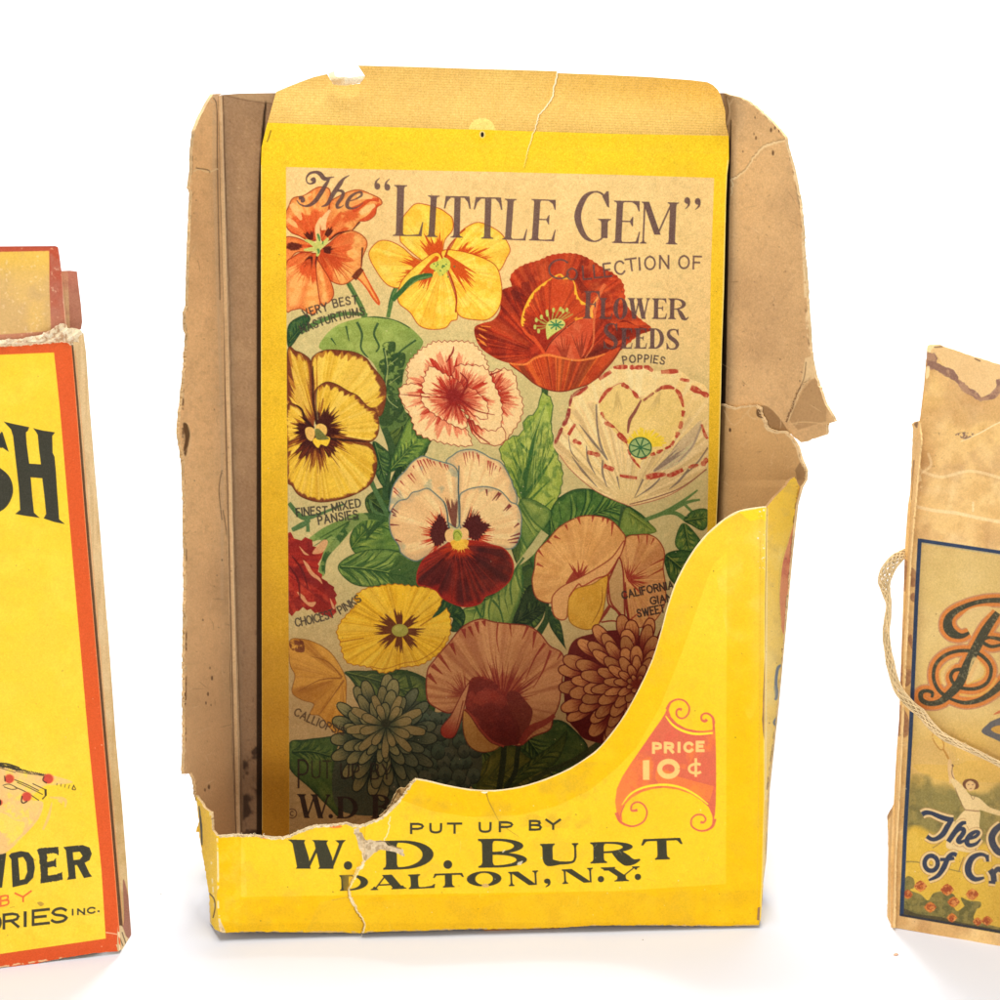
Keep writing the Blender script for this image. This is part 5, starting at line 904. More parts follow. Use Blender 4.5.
def pocket_plate():
    c = Plate(195, 455, 812, 945, 2.0, (246, 191, 2))
    f = c.full(); X, Y = c.grid(f)
    c.put((0, 0, smooth(Y, 760, 500)), (250, 208, 74), .75); c.put((0, 0, smooth(X, 745, 765) * smooth(Y, 930, 600)), (250, 208, 84), .6)
    inner = [(241, 800), (402, 800), (432, 811), (470, 817), (495, 816), (520, 815), (557, 806), (590, 790), (617, 768), (637, 747), (660, 707), (675, 670), (690, 630), (707, 580), (714, 563), (727, 552), (726.5, 700), (726, 884), (620, 891), (500, 893), (370, 895), (241, 897)]
    m = c.mask([inner]); c.put(m, (253, 205, 36)); gx, gy = c.grid(m); c.put((m[0], m[1], m[2] * smooth(gy, 720, 560)), (255, 222, 70), .6)
    c.mottle(f, (240, 190, 24), .28, 50, 6, .35, .5); c.mottle(f, (255, 222, 60), .2, 20, 9, .4, .5); c.mottle(f, (226, 182, 56), .35, 26, 19, .55, .25); c.mottle(f, (200, 160, 50), .12, 4, 29, .45, .4)
    c.poly([(320, 902), (355, 897), (362, 915), (366, 932), (305, 933)], (236, 186, 40), .5, False); c.poly([(362, 905), (450, 900), (480, 935), (366, 935)], (232, 182, 36), .35); c.poly([(500, 900), (640, 893), (690, 930), (500, 932)], (236, 186, 34), .45)
    # top band wear
    c.mottle(c.mask([[(400, 775), (620, 760), (600, 830), (400, 820)]]), (206, 160, 50), .4, 18, 41, .45, .3)
    c.poly([(738, 511), (766, 506), (767, 522), (762, 519), (750, 521)], (255, 216, 40), .9, False)
    # price cartouche
    RD = (222, 106, 74); YL = (255, 224, 52)
    body = PL((520, 130), (500, 180), (470, 230), (420, 300), (330, 430), (240, 560), (170, 670), (130, 760), (117, 860), (128, 940), (150, 990), (170, 1010), (166, 940), (185, 890), (240, 830), (320, 785), (400, 762), (490, 752), (600, 766), (700, 800), (780, 850), (835, 900), (862, 960), (870, 1010), (884, 960), (890, 880), (893, 700), (892, 500), (890, 400), (885, 300), (880, 240), (862, 210), (866, 250), (866, 305), (800, 315), (740, 312), (660, 295), (590, 255), (545, 205))
    m = c.poly(body, RD, sm=False); c.mottle(m, (252, 140, 56), .55, 16, 7, .5, .2); c.ramp(m, PL([(420, 500)])[0], PL([(180, 600)])[0], (250, 136, 58), .7); c.mottle(m, (230, 96, 72), .4, 9, 17, .5, .2)
    c.put(c.clip(c.mask([stroke_poly(PL((500, 620), (520, 700), (860, 800)), 16)]), m), (252, 142, 54), .5)
    c.lines([(PL((505, 200), (560, 268), (640, 315), (740, 338), (868, 331)), [1, 2, 2.4, 2.4, 2]), (PL((168, 885), (230, 805), (320, 755), (430, 732), (540, 732), (650, 760), (750, 815), (832, 880)), [.8, 1.8, 2, 2.2, 2.2, 2, 1.8, 1])], YL)
    c.lines([(PL((515, 150), (540, 100), (575, 78), (610, 72), (655, 88), (685, 130), (682, 175), (655, 210), (620, 218), (592, 198), (588, 165), (605, 146), (630, 152)), [3.5, 2.2, 1.8, 1.8, 1.8, 1.8, 1.8, 1.8, 1.8, 1.8, 2, 2.2, 3]), (PL((876, 260), (868, 215), (840, 186), (808, 180), (782, 198), (782, 228), (805, 240), (824, 226)), [3, 2.4, 2, 2, 2, 2.2, 3, 3.2]),
             (L4((66, 370), (80, 405), (110, 422), (140, 424), (175, 405), (188, 370), (175, 340), (150, 328), (128, 340), (126, 362), (150, 360)), [4, 2.6, 2, 1.8, 1.8, 1.8, 1.8, 1.8, 1.8, 2, 3]), (L4((458, 395), (450, 425), (425, 441), (395, 442), (368, 425), (366, 398), (385, 380), (410, 380), (423, 396), (414, 410), (402, 408)), [4, 2.6, 2, 1.8, 1.8, 1.8, 1.8, 1.8, 1.8, 2, 3]),
             (PL((150, 990), (168, 930), (190, 885)), [1, 1.5, 1])], RD)
    TC = (250, 200, 116); P = []
    for ch, x0, x1, yb, yt in (('P', 412, 467, 482, 412), ('R', 503, 560, 478, 410), ('I', 608, 608.5, 474, 408), ('C', 652, 708, 473, 407), ('E', 748, 795, 466, 402)):
        for line in SANS[ch][1]: P.extend(strk(PL([(x0 + (x1 - x0) * x, yb + (yt - yb) * y) for x, y in line]), 3.0))
    c.put(c.mask(P), TC); c.poly(PL((330, 542), (380, 538), (380, 690), (330, 690)), TC, sm=False)
    c.put(c.mask([stroke_poly(PL(ell(527, 607, 68, 58)), 5.2, False)]), TC); c.put(c.mask([stroke_poly(PL((775, 575), (745, 568), (700, 580), (685, 605), (700, 632), (745, 640), (778, 630)), 2.6), stroke_poly(PL((737, 525), (737, 668)), 2.6, False)]), TC)
    # lettering
    IK = (50, 50, 40); P = []
    for ch, t, x0, x1, yb, yt in (('P', FB, 70, 142, 270, 212), ('U', FB, 190, 257, 266, 212), ('T', FB, 300, 383, 268, 210), ('U', FB, 498, 566, 262, 206), ('P', FB, 624, 700, 258, 202), ('B', FB, 813, 880, 248, 194), ('Y', FC, 102, 188, 243, 186)):
        for line in SANS[ch][1]: P.extend(strk(t([(x0 + (x1 - x0) * x, yb + (yt - yb) * y) for x, y in line]), 2.3))
    c.put(c.mask(P), IK, .93)
    W = [FA((75, 318), (148, 318), (180, 420), (190, 488), (108, 488)), FA((150, 488), (172, 470), (232, 345), (250, 345), (184, 488)), FA((212, 318), (285, 318), (325, 420), (335, 490), (250, 490)), FA((300, 490), (322, 462), (372, 325), (396, 325), (330, 490)),
         FA((48, 309), (158, 312), (150, 330), (80, 335), (66, 322)), FA((200, 312), (302, 314), (290, 332), (222, 335)), FA((345, 314), (412, 312), (400, 325), (388, 336), (368, 334)), FA((98, 492), (108, 478), (184, 478), (193, 492)), FA((238, 493), (248, 480), (326, 480), (334, 493))]
    L = [np.array(w)[::(1 if np.sum(np.array(w)[:, 0] * np.roll(np.array(w)[:, 1], -1) - np.roll(np.array(w)[:, 0], -1) * np.array(w)[:, 1]) > 0 else -1)] for w in W]
    T = lambda *a, **k: L.extend(g[::(1 if np.sum(g[:, 0] * np.roll(g[:, 1], -1) - np.roll(g[:, 0], -1) * g[:, 1]) > 0 or a[0] in 'ODBPR' else -1)] for g in glyph_at(*a, **k))
    c.put(c.mask(L), IK, .94); L.clear()
    def put1(*a, **k):
        c.put(c.mask(glyph_at(*a, **k)), IK, .94)
    put1('D', *FA([(645, 499)])[0], *FA([(962, 492)])[0], 29, 11, 2.3, 3.0); put1('B', *FB([(490, 487)])[0], *FB([(795, 482)])[0], 29, 10.5, 2.3, 4.0)
    for x, y, r in (*[(FA([(425, 472)])[0] + (4.3,))], FB([(299, 466)])[0] + (4.4,), FC([(443, 557)])[0] + (3.2,), FC([(674, 543)])[0] + (3.2,)): c.poly(ell(x, y, r, r), IK, .94, False)
    put1('U', *FC([(66, 468)])[0], *FC([(310, 462)])[0], 21, 10.2, 1.8, 2.2); put1('R', *FC([(378, 460)])[0], *FC([(680, 450)])[0], 21.3, 10.5, 2.0, 3.0, lean=.4); put1('T', *FC([(698, 440)])[0], *FC([(958, 430)])[0], 21.2, 9.5, 2.0, 2.6)
    put1('D', *FA([(375, 631)])[0], *FA([(553, 624)])[0], 15.8, 7.5, 1.6, 1.6); put1('A', *FA([(562, 627)])[0], *FA([(790, 617)])[0], 14.8, 9.0, 1.5, 3.0); put1('L', *FB([(55, 620)])[0], *FB([(222, 612)])[0], 14.6, 7.6, 1.6, 2.2); put1('T', *FB([(208, 612)])[0], *FB([(402, 606)])[0], 14.2, 7.2, 1.6, 2.2)
    put1('O', *FB([(418, 606)])[0], *FB([(636, 600)])[0], 15.3, 8.6, 1.7, 1); put1('N', *FB([(680, 602)])[0], *FB([(868, 592)])[0], 14.4, 7.2, 1.5, 2.0); put1(',', *FB([(898, 608)])[0], *FB([(945, 606)])[0], 8.6, 1, 1, 1); put1('N', *FC([(203, 588)])[0], *FC([(398, 576)])[0], 14.6, 7.2, 1.5, 2.0); put1('Y', *FC([(455, 575)])[0], *FC([(692, 567)])[0], 14.6, 8.4, 1.5, 3.0)
    # torn places: exposed grey ply, creases, chipped ink
    ply = FA(torn([(460, 245), (488, 232), (512, 268), (530, 308), (600, 318), (650, 318), (672, 345), (730, 358), (765, 368), (778, 415), (742, 398), (684, 380), (630, 372), (590, 392), (550, 432), (525, 455), (512, 400), (490, 350), (478, 300), (460, 270), (460, 245)], 6, 12, 5))
    m = c.poly(ply, (214, 190, 150), sm=False); c.mottle(m, (236, 214, 174), .8, 5, 5, .45, .15); c.mottle(m, (168, 140, 104), .7, 4, 15, .52, .12)
    c.lines([([(FA([(x, y)])[0]) for x, y in ((600, 322), (660, 322), (700, 350), (760, 366))], 1.2)], (120, 96, 66), .7); c.lines([(FA((515, 405), (525, 455)), 1)], (246, 232, 200), .9)
    cr = FA(torn([(530, 440), (500, 488), (480, 520), (468, 545), (448, 578), (430, 620), (434, 650), (447, 690), (465, 720), (482, 755), (515, 800), (530, 835), (528, 860), (514, 900)], 5, 9, 8))
    c.put(c.mask([stroke_poly([(x - 1.2, y) for x, y in cr], [1.2, 2, 1.6, 1.8, 1.4], False)]), (150, 106, 24), .7); c.put(c.mask([stroke_poly(cr, [2.4, 4.0, 2.4, 1.4, 3.4, 1.4, 1.2, 1.8], False)]), (250, 232, 190), .95)  # darker line left of the crack is its shadow, painted in
    c.put(c.mask([stroke_poly(FA(torn([(690, 165), (680, 200), (682, 240), (668, 280), (652, 318)], 4, 9, 2)), 1.1, False)]), (250, 232, 190), .85)
    c.ramp(c.mask([FA([(380, 505), (500, 490), (430, 620), (400, 640)])]), FA([(330, 560)])[0], FA([(440, 580)])[0], (226, 176, 40), .5); c.lines([(FA((320, 690), (370, 680), (430, 668)), .9)], (214, 168, 60), .8)
    c.lines([(FB((540, 20), (555, 70), (580, 120), (600, 160)), [1.6, 1.2, 1, .5]), (FB((600, 160), (640, 220), (740, 290)), .5)], (150, 112, 50), .6); c.poly(FB((505, 12), (550, 10), (530, 22)), (250, 236, 206))
    c.poly(FB(torn([(508, 600), (515, 588), (540, 585), (556, 592), (555, 606), (530, 610), (508, 600)], 2, 6, 3)), (214, 172, 96), sm=False); c.poly(FA((290, 218), (340, 214), (388, 226), (370, 236), (320, 236)), (240, 120, 60), .9); c.poly(J4((355, 468), (380, 462), (405, 472), (380, 476)), (240, 120, 60), .8)
    rs = np.random.RandomState(8)
    for k in range(90):   # scuffs on the black ink
        x = 285 + 395 * rs.rand(); y = 840 + 50 * rs.rand(); a = rs.rand() * 3; l = .4 + 1.6 * rs.rand() ** 3
        c.lines([([(x, y), (x + l * math.cos(a), y + l * math.sin(a))], .5)], (190, 170, 100), .45)
    c.poly(torn([(518, 862), (523, 861), (521, 865), (517, 865), (518, 862)], .3, 1, 3), (236, 220, 180), .9, False); c.lines([(FB((640, 390), (655, 375)), 1.2)], (236, 220, 180), .9)
    # whitened rubs and handling marks
    m = c.mask([spline([(700, 520), (762, 512), (764, 640), (750, 720), (728, 640), (715, 570)], True)]); c.mottle(m, (252, 226, 140), .2, 16, 61, .4, .4)
    c.mottle(c.mask([[(225, 900), (760, 890), (760, 930), (225, 935)]]), (222, 168, 30), .4, 22, 63, .4, .4); c.mottle(c.mask([[(215, 838), (245, 838), (248, 925), (218, 930)]]), (250, 224, 130), .22, 10, 65, .4, .35)
    rs = np.random.RandomState(18)
    for k in range(34):
        x = 240 + 510 * rs.rand(); y = 800 + 125 * rs.rand(); g = rs.rand() * 3.1; l = 2 + 10 * rs.rand() ** 2
        c.lines([([(x, y), (x + l * .5 * math.cos(g) + rs.normal() * .5, y + l * .5 * math.sin(g)), (x + l * math.cos(g), y + l * math.sin(g))], [.5, .3])], ((255, 238, 170), (190, 140, 30))[k % 2], .4)
    # rubbed and torn rims
    rim = torn(POCKET_TEAR, .8, 1.6, 6)
    m = c.mask([stroke_poly(rim, [3.5, 2, 5, 3, 4.5, 2.5, 3.5, 5, 3, 4.5, 2, 4.5, 3], False)]); c.put(m, (226, 204, 158)); c.mottle(m, (180, 150, 110), .7, 3, 6, .5, .15); c.mottle(m, (250, 240, 210), .7, 3, 26, .5, .15)
    c.put(c.mask([stroke_poly(POCKET_RIM, 1.3, False)]), (250, 232, 190), .85)
    c.put(c.mask([stroke_poly([(766.3, 507), (765.8, 560), (765, 640), (764.3, 720), (764.5, 795), (762.5, 870), (760, 925)], 1.6, False)]), (252, 228, 150), .6); c.put(c.mask([stroke_poly([(760.3, 540), (759.8, 700), (757, 900)], .8, False)]), (226, 180, 60), .5)
    specks(c, 26, (758, 510, 768, 570), (252, 240, 214), .9, .4, 1.4, 5); specks(c, 160, (240, 560, 760, 925), (110, 80, 30), .6, .2, .75, 7); specks(c, 60, (240, 800, 760, 925), (255, 245, 214), .7, .2, .7, 9)
    bt = torn([(214, 932), (300, 932), (370, 932), (465, 929.5), (525, 929), (600, 925.5), (725, 926), (759, 925.5)], .5, 2, 4)
    m = c.mask([stroke_poly(bt, 1.8, False)]); c.mottle(m, (206, 172, 120), .9, 8, 4, .35, .2); m = c.mask([stroke_poly([(217, 838), (218, 870), (218, 905), (221, 931)], 2.0, False)]); c.mottle(m, (240, 222, 180), .9, 6, 4, .4, .15); c.poly([(213, 921), (218, 918), (223, 926), (225, 933), (216, 933)], (232, 208, 164), .95)
    grain(c, .06); return c

def left_plate():
    YL, OR, IK = (254, 208, 52), (222, 90, 38), (52, 52, 46)
    c = Plate(-170, 335, 135, 990, 2.0, OR); f = c.full(); X, Y = c.grid(f)
    LA = tile(0, 410, 7.6923); LB = tile(0, 830, 7.1429); LC = tile(0, 740, 7.6923)
    c.mottle(f, (226, 90, 40), .5, 40, 5, .35, .5); c.put((0, 0, smooth(Y, 520, 340)), (226, 96, 44), .6); c.put((0, 0, smooth(Y, 900, 960)), (214, 84, 40), .5)
    m = c.mask([[(-136, 360.5), (54, 352.5), (60, 410), (71, 540), (88.4, 740), (101.4, 870), (105.7, 938.5), (0, 954), (-136, 974)]]); c.put(m, YL); c.mottle(m, (250, 206, 66), .45, 40, 7, .3, .5); c.mottle(m, (255, 226, 76), .4, 26, 17, .4, .4); c.mottle(m, (236, 190, 52), .25, 8, 27, .5, .3)
    gx, gy = c.grid(m); c.put((m[0], m[1], m[2] * smooth(noise2(gx, gy * 6, 40, 3), .5, .8)), (246, 204, 60), .18)
    def blk(pts, sm=False): c.poly(pts, IK, .95, sm)
    P = [LA((28, 88), (90, 104), (225, 132), (215, 160), (200, 172), (205, 260), (225, 412), (315, 418), (300, 300), (290, 190), (275, 165), (255, 140), (330, 158), (424, 172), (402, 200), (405, 330), (420, 360), (430, 470), (438, 600), (450, 760), (455, 840), (500, 878), (420, 862), (335, 834), (355, 800), (340, 650), (325, 525), (236, 518), (250, 680), (262, 790), (306, 830), (200, 815), (116, 800), (155, 768), (145, 600), (120, 380), (100, 200), (85, 150))]
    blk(P[0]); S = stroke_poly([(3, 447), (-5, 436), (-18, 434), (-28, 445), (-26, 458), (-12, 469), (2, 480), (5, 492), (0, 504), (-12, 509), (-26, 500)], [5, 9, 11, 13, 14, 15, 16, 16, 13, 9, 5]); blk(S); blk([(1, 432), (2.5, 432), (8.8, 452), (3, 448), (-6, 443)])
    blk(LB((-60, 165), (45, 165), (15, 412), (-10, 414), (-40, 300)))
    for o, h in ((LB((62, 185), (80, 165), (150, 150), (205, 160), (240, 205), (250, 270), (238, 340), (195, 385), (90, 410), (88, 385), (80, 210)), LB((130, 200), (165, 192), (188, 230), (195, 300), (175, 350), (142, 358))),):
        m1 = c.mask([spline(o, True, 2), spline(h, True)[::-1]]) ; m1 = c.mask([np.array(o), np.array(h)[::-1]]); c.put(m1, IK, .95)
    blk(LB(torn([(262, 145), (280, 130), (418, 120), (420, 180), (385, 166), (335, 170), (338, 228), (385, 218), (400, 198), (404, 266), (385, 260), (340, 270), (345, 325), (398, 318), (445, 298), (448, 356), (290, 383), (290, 300), (278, 180), (262, 145)], 2.5, 8, 4)))
    c.put(c.mask([np.array(LB((452, 122), (490, 116), (590, 107), (640, 125), (656, 170), (640, 215), (605, 235), (640, 310), (658, 332), (600, 344), (550, 250), (535, 252), (543, 348), (478, 357), (490, 330), (470, 145))), np.array(LB((520, 160), (570, 155), (590, 185), (570, 210), (525, 215)))[::-1]]), IK, .95)
    def sans(ch, x0, x1, yb, yt, w, col=IK, sk=0):
        c.put(c.mask([q for line in SANS[ch][1] for q in strk(LB([(x0 + (x1 - x0) * x, yb + (yt - yb) * y - sk * x) for x, y in line]), w)]), col, .92)
    sans('B', 5, 64, 545, 475, 1.7, (232, 96, 52), 12); sans('Y', 108, 222, 518, 452, 1.8, (232, 96, 52), 16)
    sans('O', -60, 4, 715, 620, 2.6, IK, 8); sans('R', 28, 130, 702, 606, 2.8, IK, 12); sans('I', 180, 181, 683, 590, 3.2); sans('E', 236, 348, 676, 578, 2.8, IK, 12); sans('S', 372, 474, 664, 566, 2.8, IK, 12); sans('I', 519, 519.5, 606, 568, 1.7); sans('N', 557, 602, 603, 566, 1.7, IK, 3); sans('C', 626, 676, 596, 556, 1.7, IK, 4)
    c.poly(ell(*LB([(704, 581)])[0], 1.1, 1.1), IK, sm=False); c.lines([(LB((575, 606), (640, 606)), .5), (LB((70, 555), (105, 548)), .4)], (120, 90, 40), .7)
    # pinkish engraved drawing
    PK = (244, 198, 126)
    m = c.poly(LC((-120, 150), (0, 200), (150, 230), (350, 262), (450, 285), (560, 325), (430, 345), (330, 360), (240, 455), (330, 480), (300, 600), (200, 720), (80, 840), (0, 880), (-120, 860)), PK, .85); c.mottle(m, (252, 216, 84), .8, 8, 3, .55, .12); c.mottle(m, (236, 184, 122), .5, 12, 13, .45, .2)
    c.poly(LC((0, 560), (120, 620), (190, 640), (150, 740), (60, 720), (0, 700)), (253, 216, 84), .7)
    c.lines([(LC((380, 440), (470, 450), (505, 470), (500, 520)), [1, 3.5, 3, 1]), (LC((400, 480), (370, 600), (330, 690)), [1, 3, 2]), (LC((330, 480), (270, 620), (160, 740), (60, 830)), [1, 2, 2.5, 1]), (LC((450, 460), (480, 480)), 3)], (240, 190, 122), .7)
    rs = np.random.RandomState(3); H = []
    for k in range(26):
        t = k / 25; x = -20 + 380 * t; y = 182 + 82 * t + rs.rand() * 4; H.append((LC((x, y), (x + 14, y + 20 - 9 * t + rs.rand() * 6)), 1.2 if k < 16 else .9))
    for k in range(40): x = -20 + 170 * rs.rand(); y = 182 + x * .22 + rs.rand() * 22; H.append((LC((x, y), (x + 22, y + 6)), .9))
    H += [(LC((-20, 178), (60, 185), (150, 215)), 1.6), (LC((120, 240), (240, 262), (340, 268)), .8), (LC((0, 215), (120, 250)), .6), (LC((110, 305), (200, 340), (300, 390)), .9), (LC((130, 325), (220, 365), (330, 420)), .8), (LC((110, 360), (200, 400), (300, 465)), .9), (LC((250, 335), (345, 380)), .9), (LC((350, 378), (352, 430)), 2.2), (LC((350, 430), (325, 455)), 1.2), (LC((20, 350), (70, 340), (130, 370), (90, 380), (30, 360)), .8), (LC((565, 345), (582, 380), (555, 378), (570, 345)), .8)]
    for k in range(5): H.append((LC((440 + 32 * k, 332 + 4 * k), (436 + 30 * k, 350 + 8 * k)), .7))
    for k in range(8): H.append((LC((300 + 10 * k, 262 + k), (303 + 10 * k, 275 + k)), .9))
    c.lines(H, (48, 44, 38), .9)
    for x, y, r in ((72, 297, 4.6), (372, 297, 5.0), (205, 435, 4.8), (-8, 480, 3.5)): q = LC([(x, y)])[0]; c.poly(ell(q[0], q[1], r * 1.15, r * 1.05), (236, 120, 66), .7); c.poly(ell(q[0], q[1] + .3, r * .92, r * .92), (206, 72, 54), .92)
    c.lines([(LC((340, 280), (330, 310), (360, 332)), 1.2), (LC((35, 275), (40, 320)), 1.2), (LC((170, 430), (165, 470), (180, 485), (210, 470)), 1.4)], (60, 40, 34), .9); c.poly(ell(*LC([(0, 480)])[0], 1.2, 3), (60, 40, 34))
    # wear
    c.poly(LB((265, 520), (290, 512), (315, 528), (290, 545)), (170, 130, 60), .7); c.lines([(LB((755, 732), (800, 738), (850, 748)), .8)], (250, 214, 170), .9)
    for p in (((825, 820), (850, 810), (870, 865), (850, 870)), ((840, 725), (880, 720), (890, 770), (860, 790), (845, 760))): c.poly(LB(torn(list(p) + [p[0]], 4, 8, 3)), (240, 216, 170), sm=False)
    m = c.mask([stroke_poly(torn([(-150, 352), (0, 344.5), (40, 342), (66, 340), (71.5, 345)], .8, 1.6, 4), [3.0, 4.5, 3, 5, 3], False)]); c.put(m, (240, 220, 180), .95); c.mottle(m, (190, 150, 110), .6, 3, 7, .5, .15)
    m = c.mask([stroke_poly(torn([(-150, 989), (0, 967), (60, 958), (120, 951)], .5, 2, 4), 1.6, False)]); c.mottle(m, (236, 200, 150), .9, 5, 7, .4, .15)
    c.put(c.mask([stroke_poly([(72, 345), (77, 410), (87, 540), (104, 740), (115, 870), (121, 949)], 1.3, False)]), (250, 190, 130), .55)
    specks(c, 120, (-20, 360, 110, 950), (170, 120, 50), .5, .2, .8, 5); specks(c, 30, (55, 345, 120, 950), (250, 210, 160), .8, .2, .8, 6); specks(c, 60, (0, 850, 100, 890), (170, 160, 120), .5, .2, .5, 8); specks(c, 14, (82, 560, 110, 760), (252, 214, 170), .8, .3, 1.1, 9)
    grain(c, .07, 5); return c

def lid_plate():
    c = Plate(-170, 240, 90, 350, 2.0, (180, 94, 70)); f = c.full(); X, Y = c.grid(f)
    c.put((0, 0, smooth(Y, 300, 250)), (188, 80, 52), .8); c.put((0, 0, smooth(Y, 290, 340)), (206, 150, 112), .7)
    m = c.mask([[(-150, 255), (49, 251), (49.5, 290), (51, 331), (-150, 345)]]); c.put(m, (212, 172, 108)); gx, gy = c.grid(m); c.put((m[0], m[1], m[2] * smooth(gy, 290, 252)), (236, 188, 72), .8); c.mottle(m, (242, 196, 96), .4, 30, 4, .4, .4); c.mottle(m, (200, 160, 104), .4, 10, 14, .45, .4)
    m = c.mask([[(50, 251), (61, 262), (66, 330), (51, 333)]]); c.mottle(m, (178, 118, 96), .5, 9, 3, .3, .5); c.mottle(f, (250, 224, 180), .4, 3, 8, .68, .05)
    c.lines([([(-150, 247.5), (0, 247), (57, 247.2)], 1.3)], (170, 70, 46), .8); c.lines([([(62, 272), (64, 300), (66, 325)], 1.4)], (250, 226, 180), .5)
    grain(c, .07, 6); return c

def right_plate():
    TN = (240, 196, 126); c = Plate(880, 338, 1180, 1010, 2.0, TN); f = c.full(); X, Y = c.grid(f)
    R1 = tile(850, 330, 6.6667); R2 = tile(850, 470, 6.6667); R3 = tile(850, 600, 6.6667); R4 = tile(850, 720, 6.6667); R5 = tile(850, 830, 6.6667)
    c.mottle(f, (236, 190, 112), .5, 40, 5, .3, .6); c.mottle(f, (252, 222, 166), .5, 22, 15, .4, .5); c.mottle(f, (206, 156, 90), .4, 14, 25, .45, .3); c.mottle(f, (180, 130, 84), .35, 34, 35, .52, .2); c.mottle(f, (176, 122, 72), .3, 60, 55, .5, .15)
    # stained upper flap with the torn label
    m = c.mask([R1((510, 140), (580, 170), (640, 260), (720, 320), (790, 380), (870, 450), (960, 420), (1010, 330), (1200, 300), (1500, 350), (1500, 200), (1000, 230), (600, 100), (520, 95))]); c.put(m, (242, 200, 138), .8)
    st = R1((505, 150), (560, 150), (585, 190), (580, 220), (640, 250), (690, 265), (715, 300), (720, 330), (765, 350), (790, 385), (840, 410), (875, 450), (935, 425), (975, 380), (975, 330), (1010, 325), (1010, 420), (960, 460), (870, 478), (790, 430), (740, 400), (700, 340), (620, 300), (560, 260), (510, 260))
    m = c.poly(torn(st + st[:1], .8, 2, 5), (168, 126, 104), .75, False); c.mottle(m, (128, 92, 80), .6, 6, 5, .4, .2)
    g2 = c.mask([spline(R1((505, 250), (600, 280), (700, 350), (800, 440), (900, 490), (1010, 450), (1010, 540), (850, 560), (700, 430), (560, 340)), True)]); c.mottle(g2, (226, 176, 112), .5, 10, 4, .3, .5)
    c.poly(R1((515, 95), (600, 95), (545, 130), (535, 150), (515, 140)), (255, 224, 160)); c.lines([(R1((560, 115), (620, 110)), 1.2), (R1((830, 190), (870, 208)), 1.4)], (120, 84, 60), .8)
    c.lines([(R1((735, 745), (860, 690), (1000, 615), (1200, 540)), [.6, 1.2, 1.2, 1])], (255, 226, 172), .9); m = c.mask([spline(R1((700, 700), (760, 680), (840, 690), (760, 730)), True)]); c.mottle(m, (120, 90, 80), .8, 3, 3, .5, .1); specks(c, 60, (918, 400, 985, 480), (150, 110, 70), .4, .3, 1.0, 3)
    c.poly(R1((505, 250), (530, 245), (525, 310), (505, 320)), (255, 226, 166), .8); c.lines([(R1((508, 150), (500, 300), (480, 500), (465, 600)), 1.3)], (206, 150, 86), .8)
    for p, w in ((((440, 920), (600, 980), (800, 940), (1000, 985)), 3), (((520, 820), (540, 900), (470, 960)), 2.5)): c.lines([(R1(*p), w)], (255, 226, 170), .5)
    for p, w in ((((430, 240), (560, 270), (700, 285), (860, 320), (1000, 345), (1200, 370)), 3.4), (((820, 210), (820, 280)), 2)): c.lines([(R2(*p), w)], (255, 228, 176), .55)
    c.mottle(c.mask([spline(R2((420, 20), (470, 30), (480, 180), (430, 230), (400, 200)), True)]), (255, 226, 166), .8, 5, 6, .45, .2)
    # left margin stains
    for p in (R2((365, 600), (400, 640), (440, 680), (440, 770), (400, 780), (380, 800), (358, 795)), R3((335, 430), (380, 460), (410, 470), (400, 560), (340, 570)), R3((385, 260), (410, 230), (418, 330), (395, 290)), R2((405, 830), (430, 820), (430, 880), (405, 865)), R3((322, 700), (388, 780), (388, 900), (318, 900))): mm = c.poly(p, (176, 124, 84), .7); c.mottle(mm, (140, 96, 72), .5, 5, 5, .4, .3)
    # picture panel
    B = [(918, 538.5), (1000, 550.5), (1180, 577), (1180, 965), (1000, 933.5), (899.5, 915.5), (903, 830), (908.5, 735), (914.5, 600)]
    pan = c.mask([B]); c.put(pan, (232, 200, 122)); gx, gy = c.grid(pan)
    c.mottle(pan, (240, 210, 138), .6, 30, 4, .35, .4); c.put((pan[0], pan[1], pan[2] * (1 - smooth(gx - 915 + (gy - 540) * .04, 2, 16))), (186, 158, 100), .5); c.put((pan[0], pan[1], pan[2] * smooth(gy + (gx - 940) * .15, 700, 760)), (236, 192, 96), .8)
    c.mottle(pan, (210, 172, 104), .35, 26, 14, .45, .3)
    def zone(p, col, al=1, sm=True):
        m = c.poly(p, col, al, sm, clip=pan); return m
    zone(R4((420, 200), (520, 130), (700, 230), (640, 350), (420, 400)), (226, 184, 110), .5); zone(R4((420, 300), (600, 400), (1000, 420), (1400, 480), (1400, 340), (1000, 280), (800, 270), (700, 300)), (236, 190, 84), .6)
    tr = c.clip(blurred(c.mask([spline(R4((410, 400), (460, 370), (520, 385), (560, 440), (640, 430), (700, 470), (900, 490), (1000, 430), (1200, 440), (1500, 470), (1500, 860), (900, 830), (600, 780), (380, 745)), True)]), 5), pan); c.put(tr, (142, 132, 72)); gx, gy = c.grid(tr); tr = (tr[0], tr[1], tr[2]); c.put((tr[0], tr[1], tr[2] * (1 - smooth(gy + 14 * fbm(gx, gy, 9, 6) - 7, 776, 792))), (226, 184, 92), .75); c.mottle(tr, (104, 100, 58), .7, 9, 5, .4, .4); c.mottle(tr, (170, 150, 80), .6, 6, 15, .55, .15)
    gd = c.clip(blurred(c.mask([spline(R4((380, 745), (600, 780), (900, 830), (1500, 880), (1500, 1500), (330, 1400)), True)]), 4), pan); c.put(gd, (232, 190, 66)); c.mottle(gd, (220, 174, 58), .5, 16, 6, .4, .4); c.mottle(gd, (242, 204, 86), .5, 12, 16, .5, .3)
    c.lines([(R5((375, 212), (470, 218), (740, 280)), [1.6, 1, 1])], (126, 116, 60), .8)
    # tennis player in white
    sk = (238, 196, 132); dr = (244, 214, 150)
